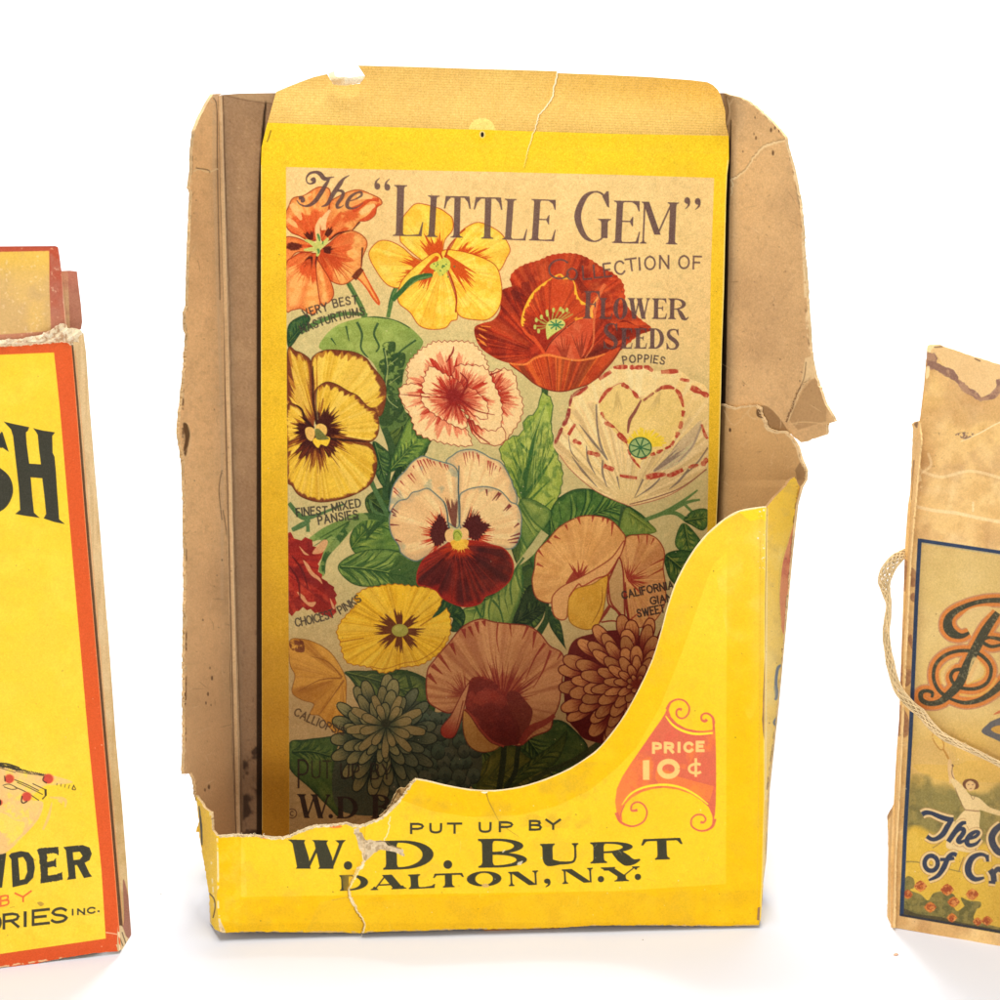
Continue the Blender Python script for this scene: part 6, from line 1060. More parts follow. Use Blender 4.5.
    c.lines([(R4((548, 110), (556, 88), (580, 86), (608, 120), (625, 165), (620, 195), (600, 195), (570, 160), (550, 120)), 1.1), (R4((622, 195), (640, 225), (658, 260)), [1.4, 2, 2])], (196, 138, 60), .95); c.poly(R4((560, 110), (582, 96), (612, 140), (612, 185), (580, 160)), (236, 196, 96), .6)
    c.lines([(R4((665, 265), (668, 330), (685, 420)), [3, 5, 6.5])], sk); c.lines([(R4((685, 300), (680, 360), (700, 400)), .7), (R4((682, 295), (688, 312)), 1.8)], (96, 70, 60), .8)
    c.poly(R4((670, 400), (700, 395), (760, 450), (800, 500), (860, 520), (930, 580), (1010, 610), (1040, 640), (980, 635), (870, 600), (860, 605), (770, 600), (740, 540), (700, 460)), dr); c.poly(R4((770, 600), (862, 605), (862, 700), (870, 800), (830, 880), (720, 870), (640, 840), (690, 700)), dr); c.lines([(R4((770, 600), (862, 608)), 1.2), (R4((800, 490), (820, 530), (835, 500)), .7), (R4((700, 450), (740, 550), (770, 600)), .7)], (140, 104, 74), .8)
    c.poly(R4((750, 430), (765, 400), (805, 392), (845, 405), (860, 440), (840, 462), (775, 462)), (112, 72, 50)); c.poly(R4((772, 425), (800, 405), (835, 425), (828, 460), (800, 475), (778, 455)), sk); c.lines([(R4((785, 430), (795, 430)), .7), (R4((812, 432), (824, 432)), .7), (R4((798, 458), (812, 458)), .6)], (110, 60, 50), .9)
    c.lines([(R5((550, 120), (590, 95), (620, 70)), 1), (R5((700, 180), (650, 260)), .8), (R5((760, 180), (740, 230), (725, 280)), 1.2), (R5((840, 110), (835, 150)), .8)], (140, 110, 70), .8)
    # blossoms along the lower edge
    rs = np.random.RandomState(4); gr = (116, 112, 62)
    for p in (((365, 330), (420, 320), (430, 380), (400, 400), (470, 430), (520, 470), (560, 420), (640, 410), (700, 440), (690, 500), (720, 540), (800, 480), (850, 510), (830, 600), (1000, 650), (1400, 760), (1400, 830), (1000, 690), (350, 565)), ((740, 450), (790, 470), (870, 480), (860, 520), (790, 520), (760, 500))):
        m = zone(R5(*p), gr, .9); c.mottle(m, (90, 92, 52), .8, 5, 5, .45, .15); c.mottle(m, (142, 132, 70), .6, 4, 15, .55, .1)
    m = zone(R5((350, 520), (450, 560), (600, 580), (760, 620), (1000, 665), (1400, 740), (1400, 830), (1000, 690), (330, 575)), (58, 56, 40), .8)
    for x, y, r in ((470, 375, 6.8), (385, 430, 5.5), (648, 398, 7), (535, 515, 6.5), (690, 480, 6.5), (815, 430, 7), (680, 585, 5.5), (850, 610, 5), (915, 605, 6), (1080, 640, 7), (1200, 600, 7)):
        q = R5([(x, y)])[0]; P = jag_outline(ell(q[0], q[1], r * .9, r * .8, 0, 340, 14), .45, 4, int(x)); m = c.put(c.clip(c.mask([P]), pan), (216, 122, 50)); mm = c.clip(c.mask([P]), pan); c.mottle(mm, (164, 72, 38), .9, 5, int(y), .45, .12); c.lines([(ell(q[0], q[1], r * .45, r * .35, 20 * k_, 20 * k_ + 230, 10), .9) for k_ in range(1, 9, 3)] + [(ell(q[0], q[1], r * .2, r * .2, 0, 300, 8), 1.2)], (150, 62, 36), .8); c.mottle(mm, (240, 164, 84), .7, 3, int(y) + 3, .52, .12)
    # large ornate initial
    DK = (46, 56, 46)
    S = [(R3((795, 218), (745, 240), (690, 225), (655, 185), (655, 130), (690, 85), (760, 45), (850, 15), (950, 2), (1060, 10), (1200, 60)), [3, 5, 9, 10, 8.5, 6.5, 5, 4.5, 5, 6, 7]), (R3((985, 85), (905, 200), (835, 330), (780, 440), (725, 560), (650, 640), (595, 680), (530, 690), (480, 668), (472, 625), (505, 605), (548, 618), (545, 650)), [6, 9, 9.5, 9.5, 9.5, 8, 6, 5, 5, 5, 3.5, 3.5, 2.5]),
         (R3((645, 645), (590, 600), (557, 520), (572, 430), (640, 365), (740, 338), (840, 350), (915, 405), (942, 470), (915, 550), (840, 590), (750, 588), (695, 560), (672, 510), (695, 470), (740, 462)), 3.6), (R3((665, 658), (760, 685), (860, 668), (950, 615), (1020, 550), (1120, 450)), [2.5, 4, 5, 6.5, 8, 9]), (R3((885, 262), (930, 250), (1000, 262), (1100, 300)), [4, 3, 4, 5]), (R3((880, 280), (940, 310), (1010, 298)), [4, 3.4, 3])]
    sub = c.c.copy()
    for ex, col, al in ((10, (196, 132, 96), .85), (7, (222, 128, 56), .95), (0, DK, .96)):
        c.put(c.clip(c.mask([stroke_poly(p, list(np.atleast_1d(w) + ex) if not np.isscalar(w) else w + ex) for p, w in S]), pan), col, al)
    for k, (p, w) in enumerate(((((780, 560), (880, 520), (900, 460), (850, 400)), 2.2), (((730, 630), (830, 640), (920, 600), (980, 520)), 2.4), (((610, 560), (600, 480), (660, 420)), 2.0))): c.lines([(R3(*p), w)], (240, 190, 84), .7, clip=pan)
    c.poly(R3((820, 380), (870, 430), (850, 510), (790, 555), (775, 540)), (240, 206, 132), .8); c.poly(R3((740, 120), (800, 60), (900, 40), (950, 60), (880, 130), (830, 180), (760, 180)), (232, 200, 130), .9); c.poly(R3((610, 480), (650, 420), (720, 380), (690, 440), (640, 500), (640, 570), (615, 550)), (238, 200, 120), .6)
    mk = c.mask([stroke_poly(p, w) for p, w in S]); c.mottle(c.clip(mk, pan), (110, 108, 80), .7, 2.2, 6, .62, .06)
    bl = (44, 60, 88)
    zone(R3((878, 880), (915, 830), (960, 800), (1100, 760), (1300, 800), (1300, 960), (1100, 980), (960, 925)), (86, 92, 100)); zone(R3((940, 860), (1000, 835), (1100, 860), (1060, 900), (980, 890)), (214, 160, 70)); zone(R3((955, 765), (1000, 735), (1060, 740), (1000, 755)), (206, 100, 60), .9)
    S2 = [(R4((480, 630), (505, 618), (545, 622), (600, 645), (655, 662), (692, 662)), [4, 4, 3, 4, 4.4, 3]), (R4((680, 665), (650, 710), (620, 760), (580, 790), (545, 795), (512, 775)), [3, 4.6, 4.6, 3.6, 3, 3.4]), (R4((775, 685), (750, 688), (725, 710), (690, 760), (655, 812)), [2, 3.4, 4, 4.4, 4]), (R4((685, 775), (725, 732), (755, 728), (755, 755), (722, 800), (735, 815), (772, 798)), [1.4, 2.6, 3.6, 4, 4, 3, 1]), (R4((782, 796), (835, 778), (858, 752), (835, 745), (798, 770), (778, 808), (795, 835), (840, 825), (872, 792)), [1.4, 2.6, 2.6, 2.6, 4, 4.4, 3.4, 2.4, .8]),
          (R4((1010, 700), (965, 740), (945, 790), (965, 850), (1010, 885), (1100, 860), (1110, 760), (1060, 705), (1010, 700)), [5, 6, 6, 6, 6, 6, 6, 6, 5]), (R5(ell(541, 222, 44, 50, -60, 300)), 3.6), (R5((712, 168), (685, 160), (655, 185), (625, 250), (585, 305), (525, 335)), [3, 3.4, 4, 4.6, 3.4, 1]), (R5((600, 197), (650, 196), (695, 188)), 2.4),
          (R5((918, 208), (905, 172), (860, 163), (812, 190), (788, 245), (795, 295), (835, 328), (895, 318)), [2, 2.4, 3, 5, 6, 5.4, 4, 1.4]), (R5((918, 165), (918, 212)), 1.8), (R5((935, 265), (955, 300), (960, 345)), [5, 5, 5]), (R5((925, 347), (970, 352)), 1.8), (R5((955, 290), (985, 262), (1020, 270)), [3, 4.5, 5]), (R5((1040, 290), (1050, 330), (1080, 360), (1130, 350)), 4)]
    for ex, col, al in ((6.6, (170, 120, 72), .6), (5.2, (246, 214, 150), .95), (.9, (34, 50, 78), .98)): c.put(c.clip(c.mask([stroke_poly(p, [q + ex for q in w] if not np.isscalar(w) else w + ex) for p, w in S2]), pan), col, al)
    c.put(pan, (150, 104, 60), .17); gx, gy = c.grid(pan); c.put((pan[0], pan[1], pan[2] * smooth(gx + (gy - 800) * .05, 960, 1010)), (150, 110, 60), .15)
    # blue frame
    c.put(c.mask([stroke_poly([(1180, 579), (1000, 552.3), (919.5, 540.3)], 3.6, False), stroke_poly([(919.8, 538.6), (916.5, 600), (910.6, 735), (905.2, 830), (901.6, 916)], 4.0, False)]), bl, .95); c.put(c.mask([stroke_poly([(901, 915), (1000, 932), (1180, 963)], 2.4, False)]), (50, 50, 56), .9)
    c.put(c.mask([stroke_poly([(1180, 581.5), (1000, 555), (922, 543.3)], 1.0, False)]), (170, 160, 130), .6)
    specks(c, 90, (890, 540, 1000, 930), (120, 84, 50), .5, .2, .7, 6); specks(c, 40, (890, 540, 1000, 930), (250, 232, 190), .6, .2, .7, 8)
    grain(c, .10, 9); return c
# ------------------------------------------------------------------ scene, materials, mesh builders
scene = bpy.context.scene
COL = scene.collection

def lin(c):
    c = np.clip(np.asarray(c, np.float32), 0, 1)
    return np.where(c <= .04045, c / 12.92, ((c + .055) / 1.055) ** 2.4)

def card_material(name, rough=.62, spec=.3, fibre=900.0, bump=.12, mott=.06, sheen_scale=220.0):
    m = bpy.data.materials.new(name); m.use_nodes = True; nt = m.node_tree; N_ = nt.nodes; L = nt.links
    b = N_['Principled BSDF']; b.inputs['Specular IOR Level'].default_value = spec
    at = N_.new('ShaderNodeAttribute'); at.attribute_name = 'print'
    tc = N_.new('ShaderNodeTexCoord')
    n1 = N_.new('ShaderNodeTexNoise'); n1.inputs['Scale'].default_value = fibre; n1.inputs['Detail'].default_value = 4
    n2 = N_.new('ShaderNodeTexNoise'); n2.inputs['Scale'].default_value = sheen_scale; n2.inputs['Detail'].default_value = 3
    L.new(tc.outputs['Object'], n1.inputs['Vector']); L.new(tc.outputs['Object'], n2.inputs['Vector'])
    mr = N_.new('ShaderNodeMapRange'); mr.inputs['From Min'].default_value = .3; mr.inputs['From Max'].default_value = .7; mr.inputs['To Min'].default_value = 1 - mott; mr.inputs['To Max'].default_value = 1 + mott
    L.new(n1.outputs['Fac'], mr.inputs['Value'])
    mx = N_.new('ShaderNodeVectorMath'); mx.operation = 'SCALE'; L.new(at.outputs['Color'], mx.inputs[0]); L.new(mr.outputs['Result'], mx.inputs['Scale']); L.new(mx.outputs['Vector'], b.inputs['Base Color'])
    r2 = N_.new('ShaderNodeMapRange'); r2.inputs['From Min'].default_value = .3; r2.inputs['From Max'].default_value = .7; r2.inputs['To Min'].default_value = rough - .08; r2.inputs['To Max'].default_value = rough + .1
    L.new(n2.outputs['Fac'], r2.inputs['Value']); L.new(r2.outputs['Result'], b.inputs['Roughness'])
    bp = N_.new('ShaderNodeBump'); bp.inputs['Strength'].default_value = bump; bp.inputs['Distance'].default_value = .0006
    L.new(n1.outputs['Fac'], bp.inputs['Height']); L.new(bp.outputs['Normal'], b.inputs['Normal'])
    return m
M_PRINT = card_material('printed_card', .68, .16, 1400, .10, .05)
M_KRAFT = card_material('raw_kraft_card', .8, .15, 1100, .3, .055)
M_TORN = card_material('torn_paper_fibre', .9, .1, 2600, .6, .12)

def inside_cells(xs, ys, poly):
    cx = (xs[:-1] + xs[1:]) / 2; cy = (ys[:-1] + ys[1:]) / 2
    P = np.asarray(poly, float); A = P; B = np.roll(P, -1, 0)
    acc = np.zeros((len(cy), len(cx) + 1), np.int32)
    for (x0, y0), (x1, y1) in zip(A, B):
        if y0 == y1: continue
        lo, hi = (y0, y1) if y0 < y1 else (y1, y0)
        r0 = np.searchsorted(cy, lo, 'left'); r1 = np.searchsorted(cy, hi, 'left')
        if r1 <= r0: continue
        rr = np.arange(r0, r1); x = x0 + (x1 - x0) * (cy[rr] - y0) / (y1 - y0)
        acc[rr, np.searchsorted(cx, x, 'left')] += 1
    return (np.cumsum(acc, axis=1)[:, :-1] % 2) == 1

def snap(X, Y, poly, lim):
    P = np.asarray(poly, float); Q = np.roll(P, -1, 0)
    best = np.full(len(X), 1e9); bx = X.copy(); by = Y.copy()
    for (ax, ay), (qx, qy) in zip(P, Q):
        dx, dy = qx - ax, qy - ay; L = dx * dx + dy * dy + 1e-12
        m = (X > min(ax, qx) - lim) & (X < max(ax, qx) + lim) & (Y > min(ay, qy) - lim) & (Y < max(ay, qy) + lim)
        if not m.any(): continue
        i = np.nonzero(m)[0]
        t = np.clip(((X[i] - ax) * dx + (Y[i] - ay) * dy) / L, 0, 1); px = ax + dx * t; py = ay + dy * t
        d = np.hypot(X[i] - px, Y[i] - py); k = d < best[i]
        j = i[k]; best[j] = d[k]; bx[j] = px[k]; by[j] = py[k]
    ok = best < lim
    return np.where(ok, bx, X), np.where(ok, by, Y)

def axis(a, b, step, fine=None, coarse=4.0):
    """grid lines from a to b; fine step only inside the (lo, hi) range"""
    if fine is None: return np.arange(a, b + step, step)
    lo, hi = max(a, fine[0]), min(b, fine[1]); out = []
    if lo > a: out.append(np.arange(a, lo, coarse))
    out.append(np.arange(lo, hi, step))
    out.append(np.arange(hi, b + coarse, coarse) if hi < b else np.array([b, b + step]))
    r = np.concatenate(out); return r[np.r_[True, np.diff(r) > 1e-6]]

def flat_grid(frame, poly, tf, xs, ys):
    keep = inside_cells(xs, ys, poly); ny, nx = keep.shape
    r, c = np.nonzero(keep); W = nx + 1
    quads = np.stack([r * W + c, (r + 1) * W + c, (r + 1) * W + c + 1, r * W + c + 1], 1)
    cnt = np.zeros((ny + 1) * W, np.int32); np.add.at(cnt, quads.ravel(), 1)
    used = np.nonzero(cnt)[0]; remap = np.full((ny + 1) * W, -1, np.int64); remap[used] = np.arange(len(used))
    X = xs[used % W].astype(float); Y = ys[used // W].astype(float)
    bd = np.nonzero(cnt[used] < 4)[0]; step = max(np.median(np.diff(xs)), np.median(np.diff(ys)))
    X[bd], Y[bd] = snap(X[bd], Y[bd], poly, step * 1.5)
    # outline edges (directed as in the quads)
    pad = np.zeros((ny + 2, nx + 2), bool); pad[1:-1, 1:-1] = keep; E = []
    for dr, dc, a, b in ((0, -1, 0, 1), (1, 0, 1, 2), (0, 1, 2, 3), (-1, 0, 3, 0)):
        nb = pad[r + 1 + dr, c + 1 + dc]; q = quads[~nb]; E.append(q[:, [a, b]])
    E = remap[np.vstack(E)]
    return X, Y, remap[quads], E

def sheet(name, frame, poly, tf, plate, parent, mat, step=1.0, thick=.0006, back=(196, 160, 116), rim=(232, 206, 160), fx=None, fy=None, relief=.0002, seed=1, coarse=4.0, rimvar=.25):
    """one piece of card: printed face, torn rim and reverse, as a single mesh"""
    P = np.asarray(poly, float)
    x0, y0 = P.min(0) - .01; x1, y1 = P.max(0) + .01
    T = (lambda X, Y: np.full(X.shape, float(tf))) if np.isscalar(tf) else tf
    def pos(X, Y): return frame.at(X, Y, T(X, Y) + relief * (fbm(X, Y, 70, seed, 3) - .5) * 2)
    cx, cy = P.mean(0); q = [pos(np.array([cx + a]), np.array([cy + b]))[0] for a, b in ((-2, 0), (2, 0), (0, -2), (0, 2))]
    n = np.cross(q[1] - q[0], q[2] - q[3]); n /= np.linalg.norm(n)
    if n @ (CAM - q[0]) < 0: n = -n
    X, Y, F, E = flat_grid(frame, P, T, axis(x0, x1, step, fx, coarse), axis(y0, y1, step, fy, coarse))
    V = [pos(X, Y)]; 
    C = [lin(plate.sample(X, Y)) if isinstance(plate, Plate) else np.tile(lin(np.array(plate) / 255.0), (len(X), 1))]
    nf = len(X); faces = [F]; smooth_n = len(F)
    # rim
    ev, inv = np.unique(E, return_inverse=True); inv = inv.reshape(E.shape); k = len(ev)
    top = V[0][ev]; V += [top, top - n * thick]; rs = np.random.RandomState(seed)
    rc = lin(np.array(rim) / 255.0) * (1 - rimvar + 2 * rimvar * fbm(X[ev], Y[ev], 14, seed))[:, None]
    C += [rc, rc * .9]; faces.append(np.stack([nf + inv[:, 1], nf + inv[:, 0], nf + k + inv[:, 0], nf + k + inv[:, 1]], 1))
    # reverse
    cs = max(step * 4, 3.0); X2, Y2, F2, _ = flat_grid(frame, P, T, axis(x0, x1, cs), axis(y0, y1, cs)); base = nf + 2 * k
    V.append(pos(X2, Y2) - n * thick); C.append(np.tile(lin(np.array(back) / 255.0), (len(X2), 1))); faces.append(base + F2[:, ::-1])
    return raw_mesh(name, np.vstack(V), np.vstack(faces), np.vstack(C), mat, parent)

def raw_mesh(name, V, F, C, mat, parent=None, smoothed=True):
    me = bpy.data.meshes.new(name); V = np.asarray(V, np.float32); F = np.asarray(F, np.int32); k = F.shape[1]
    me.vertices.add(len(V)); me.vertices.foreach_set('co', V.ravel())
    me.loops.add(F.size); me.loops.foreach_set('vertex_index', F.ravel())
    me.polygons.add(len(F)); me.polygons.foreach_set('loop_start', np.arange(len(F), dtype=np.int32) * k)
    me.polygons.foreach_set('loop_total', np.full(len(F), k, np.int32))
    me.polygons.foreach_set('use_smooth', np.full(len(F), smoothed))
    me.update(calc_edges=True); me.validate(clean_customdata=False)
    at = me.color_attributes.new('print', 'FLOAT_COLOR', 'POINT')
    C4 = np.ones((len(me.vertices), 4), np.float32); C4[:, :3] = C[:len(me.vertices)]; at.data.foreach_set('color', C4.ravel())
    me.materials.append(mat)
    o = bpy.data.objects.new(name, me); COL.objects.link(o)
    if parent is not None: attach(o, parent)
    return o

def attach(o, p):
    o.parent = p; o.matrix_parent_inverse = world_of(p).inverted()
def world_of(p):
    from mathutils import Matrix
    w = Matrix.Translation(p.location) if p.type == 'EMPTY' else Matrix.Identity(4)
    return w
def thing(name, label, cat, loc, group=None):
    o = bpy.data.objects.new(name, None); COL.objects.link(o); o.location = loc; o.empty_display_size = .02
    o['label'] = label; o['category'] = cat
    if group: o['group'] = group
    return o
def project(p):
    d = np.asarray(p) - CAM; z = d @ FWD
    return 500 + FPX * (d @ RGT) / z, 500 - FPX * (d @ UPV) / z

def tube(name, paths, radii, col, mat, parent, sides=6, seed=1):
    V, F, C = [], [], []; base = 0
    for P, R in zip(paths, radii):
        P = np.asarray(P, float); n = len(P); T = np.gradient(P, axis=0); T /= np.linalg.norm(T, axis=1)[:, None] + 1e-12
        ref = np.array([0.1, -1, .2]); A = np.cross(T, ref); A /= np.linalg.norm(A, axis=1)[:, None] + 1e-12; B = np.cross(T, A)
        R = np.full(n, R) if np.isscalar(R) else np.asarray(R)
        a = np.arange(sides) * 2 * math.pi / sides
        V.append((P[:, None] + R[:, None, None] * (A[:, None] * np.cos(a)[None, :, None] + B[:, None] * np.sin(a)[None, :, None])).reshape(-1, 3))
        i = np.arange(n - 1)[:, None] * sides; j = np.arange(sides)[None]; k = (j + 1) % sides
        F.append(base + np.stack([i + j, i + k, i + sides + k, i + sides + j], -1).reshape(-1, 4))
        v = .78 + .4 * noise1(np.linspace(0, 6.2, n), 40, seed + base % 97); C.append(np.repeat(lin(np.array(col) / 255.0)[None] * v[:, None], sides, 0)); base += n * sides
    return raw_mesh(name, np.vstack(V), np.vstack(F), np.vstack(C), mat, parent)

def kraft(x0, y0, x1, y1, base, seed, k=1.5, cool=(150, 116, 84), warm=(214, 176, 126)):
    c = Plate(x0, y0, x1, y1, k, base); f = c.full()
    c.mottle(f, cool, .3, 60, seed, .35, .5); c.mottle(f, warm, .35, 34, seed + 3, .4, .5); c.mottle(f, cool, .16, 5, seed + 5, .5, .35)
    X, Y = c.grid(f); c.put((0, 0, smooth(noise2(X * 3, Y * .6, 9, seed + 8), .5, .9)), warm, .12)
    n = int((x1 - x0) * (y1 - y0) / 420); specks(c, n, (x0, y0, x1, y1), (96, 70, 48), .5, .2, .9, seed + 1); specks(c, n // 2, (x0, y0, x1, y1), (238, 208, 160), .6, .2, .7, seed + 2)
    grain(c, .12, seed); return c

# ================================================================== the seed display carton
DEP = .064; LEAN = 11.0
h0 = .0026
d0 = ray(487, 930); s0 = (h0 - CAM[2]) / d0[2]
FR = Frame(487, 930, LEAN, 3.0, s0)
box = thing('seed_display_box', 'worn yellow cardboard flower seed box with torn pocket front and flower printed back panel', 'display box', tuple(FR.o - FR.n * DEP))

def y_floor(x, t, z=.0009):
    ys = np.linspace(700, 935, 941); zz = FR.at(np.full(941, float(x)), ys, t)[:, 2]; return float(ys[np.argmin(np.abs(zz - z))])
yb_l, yb_r = y_floor(250, DEP + .001), y_floor(712, DEP + .001)
pp = print_plate()
panel = [(276, 92), (285, 88), (300, 82), (314, 77), (327, 74), (330, 79), (333, 84), (347, 85), (360, 83.5), (365, 76), (358, 65.5), (420, 67), (470, 68.7), (520, 70), (556.5, 71.2), (558, 73), (600, 74.6), (650, 77), (690, 80), (707, 82), (713, 85), (718, 90), (721, 96), (723, 103), (725, 110), (726, 125), (728.7, 136), (728.9, 160), (727, 175), (726, 200), (724, 290), (722, 345), (721, 392), (719, 467), (716.5, 522), (713, 700), (711.5, y_floor(712, DEP - .0065)), (262, y_floor(262, DEP - .0065)), (262, 760), (261.6, 560), (261, 380), (261, 165), (261.6, 147), (266, 128), (271, 110)]
def t_panel(X, Y):
    t = np.full(X.shape, DEP - .0065)
    t += smooth(132 - Y, 0, 60) * .006 - smooth(X - 700, 0, 28) * smooth(150 - Y, 0, 50) * .004
    t += .0016 * np.sin((X - 262) / 455 * math.pi) * smooth(Y, 160, 500)
    t -= .0006 * smooth(X - (557 - (Y - 72) * .35), -1, 1) * smooth(150 - Y, 0, 20)
    return t
back_card = sheet('printed_back_panel', FR, panel, t_panel, pp, box, M_PRINT, step=.5, thick=.0007, back=(190, 154, 110), rim=(236, 208, 150), fy=(60, 842), fx=(255, 735), relief=.0004, seed=3)
back_card['label'] = 'tall back panel printed with garden flowers and a framed seed title'
# paper chip curled over the notch in the header
chip = Plate(322, 68, 370, 90, 3, (250, 226, 178)); chip.mottle(chip.full(), (232, 192, 132), .7, 6, 3, .4, .3); chip.put(chip.mask([[(344, 75), (362, 74), (364, 80), (359, 83), (345, 84)]]), (253, 240, 208), .8)
sheet('curled_paper_chip', FR, torn([(328, 73.5), (334, 71), (335, 76), (338, 77), (352, 77.5), (363, 75.5), (365, 77.5), (360, 83), (347, 85.5), (334, 85), (331, 81), (328, 73.5)], .35, 2, 4)[:-1], lambda X, Y: DEP - .0065 - .0018 * np.sin(np.clip((Y - 71) / 14, 0, 1) * math.pi), chip, back_card, M_TORN, step=.6, thick=.0004, back=(250, 232, 190), rim=(255, 240, 205))

# raw back board behind the panel
bb = kraft(214, 88, 740, 905, (176, 140, 102), 11)
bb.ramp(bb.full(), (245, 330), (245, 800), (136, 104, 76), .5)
bb.c *= 1.0
rs = np.random.RandomState(5)
for k in range(46):
    x = 242 + 16 * rs.rand(); y = 560 + 270 * rs.rand() ** .6; bb.poly(jag_outline(ell(x, y, .5 + 1.6 * rs.rand() ** 2, .6 + 2.6 * rs.rand() ** 2, n=8), .5, 6, k), (84, 62, 46), .15 + .3 * rs.rand())
bb.mottle(bb.mask([[(243, 760), (262, 740), (262, 850), (243, 850)]]), (64, 46, 34), .8, 12, 9, .42, .2); bb.lines([([(266, 100), (262, 150), (259.5, 250), (259.5, 560), (260, 850)], [1.5, 3.5, 5, 6, 7])], (40, 26, 14), .85)  # long dark line paints the panel edge's shadow into the board colour
bb.lines([([(224, 95), (245, 100), (272, 104)], 1.0)], (120, 90, 64), .6); bb.poly([(222, 94), (276, 92.5), (272, 103), (245, 99)], (196, 160, 116), .7, False)
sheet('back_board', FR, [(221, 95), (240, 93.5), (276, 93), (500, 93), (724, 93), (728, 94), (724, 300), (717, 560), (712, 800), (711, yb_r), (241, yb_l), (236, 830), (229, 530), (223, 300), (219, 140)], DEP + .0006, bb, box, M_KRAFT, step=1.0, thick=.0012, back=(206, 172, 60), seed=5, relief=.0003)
# doubled edge strip at the left fold
st = kraft(212, 92, 245, 842, (224, 186, 136), 13, 2)
for a, b in (((217.5, 96), (236, 838)), ((223, 96), (241, 838))): st.lines([([a, (a[0] + (b[0] - a[0]) * .28, 300), (a[0] + (b[0] - a[0]) * .6, 530), (a[0] + (b[0] - a[0]) * .88, 750), b], 1.5)], (92, 68, 48), .75)
st.lines([([(221, 96), (227.5, 300), (232.5, 530), (238.5, 750), (239.5, 838)], 1.3)], (224, 196, 154), .6)
sheet('folded_edge_strip', FR, [(217.6, 96), (223, 95), (226, 200), (229, 300), (234.5, 530), (240, 750), (241, 846), (236, 846), (232.5, 750), (227, 530), (223, 300), (219.5, 200)], DEP - .0012, st, box, M_KRAFT, step=.7, thick=.0012, rim=(120, 92, 66), seed=7)

# left wall, opened outwards
fy_ = [95, 300, 530, 750, 845, 940]; fxl = [218.5, 224, 228, 233, 237, 241]; oy_ = [95, 200, 440, 780, 930]; oxl = [203, 189, 180, 191, 207]
def t_left(X, Y):
    xf = np.interp(Y, fy_, fxl); xo = np.interp(Y, oy_, oxl)
    return DEP - (DEP - .018) * (xf - X) / (xf - xo) * 1.0
lw = kraft(172, 85, 246, 860, (237, 193, 139), 17, 2)
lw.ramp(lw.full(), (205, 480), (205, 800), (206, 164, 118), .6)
lw.lines([([(214, 110), (214, 180), (218, 300), (222, 440), (222, 600)], 3)], (222, 190, 148), .35); lw.lines([([(213.5, 98), (217, 110), (217.5, 170), (220, 300)], .9)], (96, 70, 48), .8)  # wide pale streak is a soft highlight painted on the wall
lw.put(lw.mask([stroke_poly(torn([(193, 171), (198, 169), (207, 172), (211, 171.5), (218, 169)], .6, 1.5, 3), 1.6, False)]), (236, 206, 156), .95); lw.put(lw.mask([stroke_poly([(196, 168), (208, 170), (210, 173)], .9)]), (96, 70, 46), .8)
lw.poly([(183, 424), (187, 424), (190, 432), (188, 446), (185.5, 456), (183.5, 450), (185, 438)], (84, 58, 36), .85); lw.lines([([(188, 425), (191, 440), (187, 458)], 1)], (232, 200, 150), .6)
for pts in ([(222, 470), (219, 490), (222, 520)], [(223, 510), (228, 540)]): lw.lines([(pts, 1.0)], (110, 82, 58), .7)
for x, y, r in ((212, 678, 1.4), (210, 668, .8), (208, 694, 1.3), (206, 703, 1.0), (211, 705, .7), (203, 620, .8), (222, 560, .8), (209, 787, 1.6), (205, 790, 1)): lw.poly(ell(x, y, r * .7, r * 1.6, n=8), (80, 58, 42), .75)
lw.lines([([(215, 95), (210, 99), (213, 103)], 1.2)], (236, 206, 160), .7)
m_ = lw.mask([stroke_poly([(192, 150), (189, 250), (186, 320), (183, 400), (184, 480), (186, 560), (186, 640), (186, 780), (200, 800)], 2.2)]); lw.mottle(m_, (110, 80, 54), .8, 11, 5, .52, .12); lw.mottle(m_, (240, 212, 164), .7, 8, 15, .58, .12)
def wear(c, box_, n, seed, dk, lt):
    rs = np.random.RandomState(seed)
    for k in range(n):
        x = box_[0] + (box_[2] - box_[0]) * rs.rand(); y = box_[1] + (box_[3] - box_[1]) * rs.rand(); g = rs.normal() * .5 + 1.57 * (k % 2); l = 2 + 16 * rs.rand() ** 2
        q = [(x, y), (x + l * .5 * math.cos(g) + rs.normal(), y + l * .5 * math.sin(g)), (x + l * math.cos(g), y + l * math.sin(g))]
        c.lines([(q, [.2, .9 * rs.rand() + .3, .2])], lt if k % 3 else dk, .25 + .3 * rs.rand())
wear(lw, (188, 110, 232, 800), 70, 3, (120, 88, 60), (238, 208, 164))
left = torn([(222, 94), (213, 94), (207, 104), (200, 118), (195, 130), (192.5, 150), (192, 172), (189.5, 188), (192, 191), (189.5, 250), (188, 300)], .25, 2, 3) + torn([(188.6, 305), (185.5, 312), (186, 330), (188, 334), (185, 375), (180, 420), (179.5, 435), (184, 465), (185.5, 505), (185.5, 530), (186, 582), (185, 650), (185, 687), (185, 750), (184.5, 760), (184, 774), (192, 773), (195, 780), (197, 797), (201, 803), (204, 807), (211, 812), (212, 822), (213, 845)], .55, 1.6, 4) + [(237, 845), (233, 750), (228, 530), (224, 300), (219, 140), (218.5, 96)]
sheet('left_wall', FR, left, t_left, lw, box, M_KRAFT, step=.7, thick=.0011, back=(240, 196, 50), rim=(214, 178, 128), seed=9, relief=.0005, rimvar=.4)

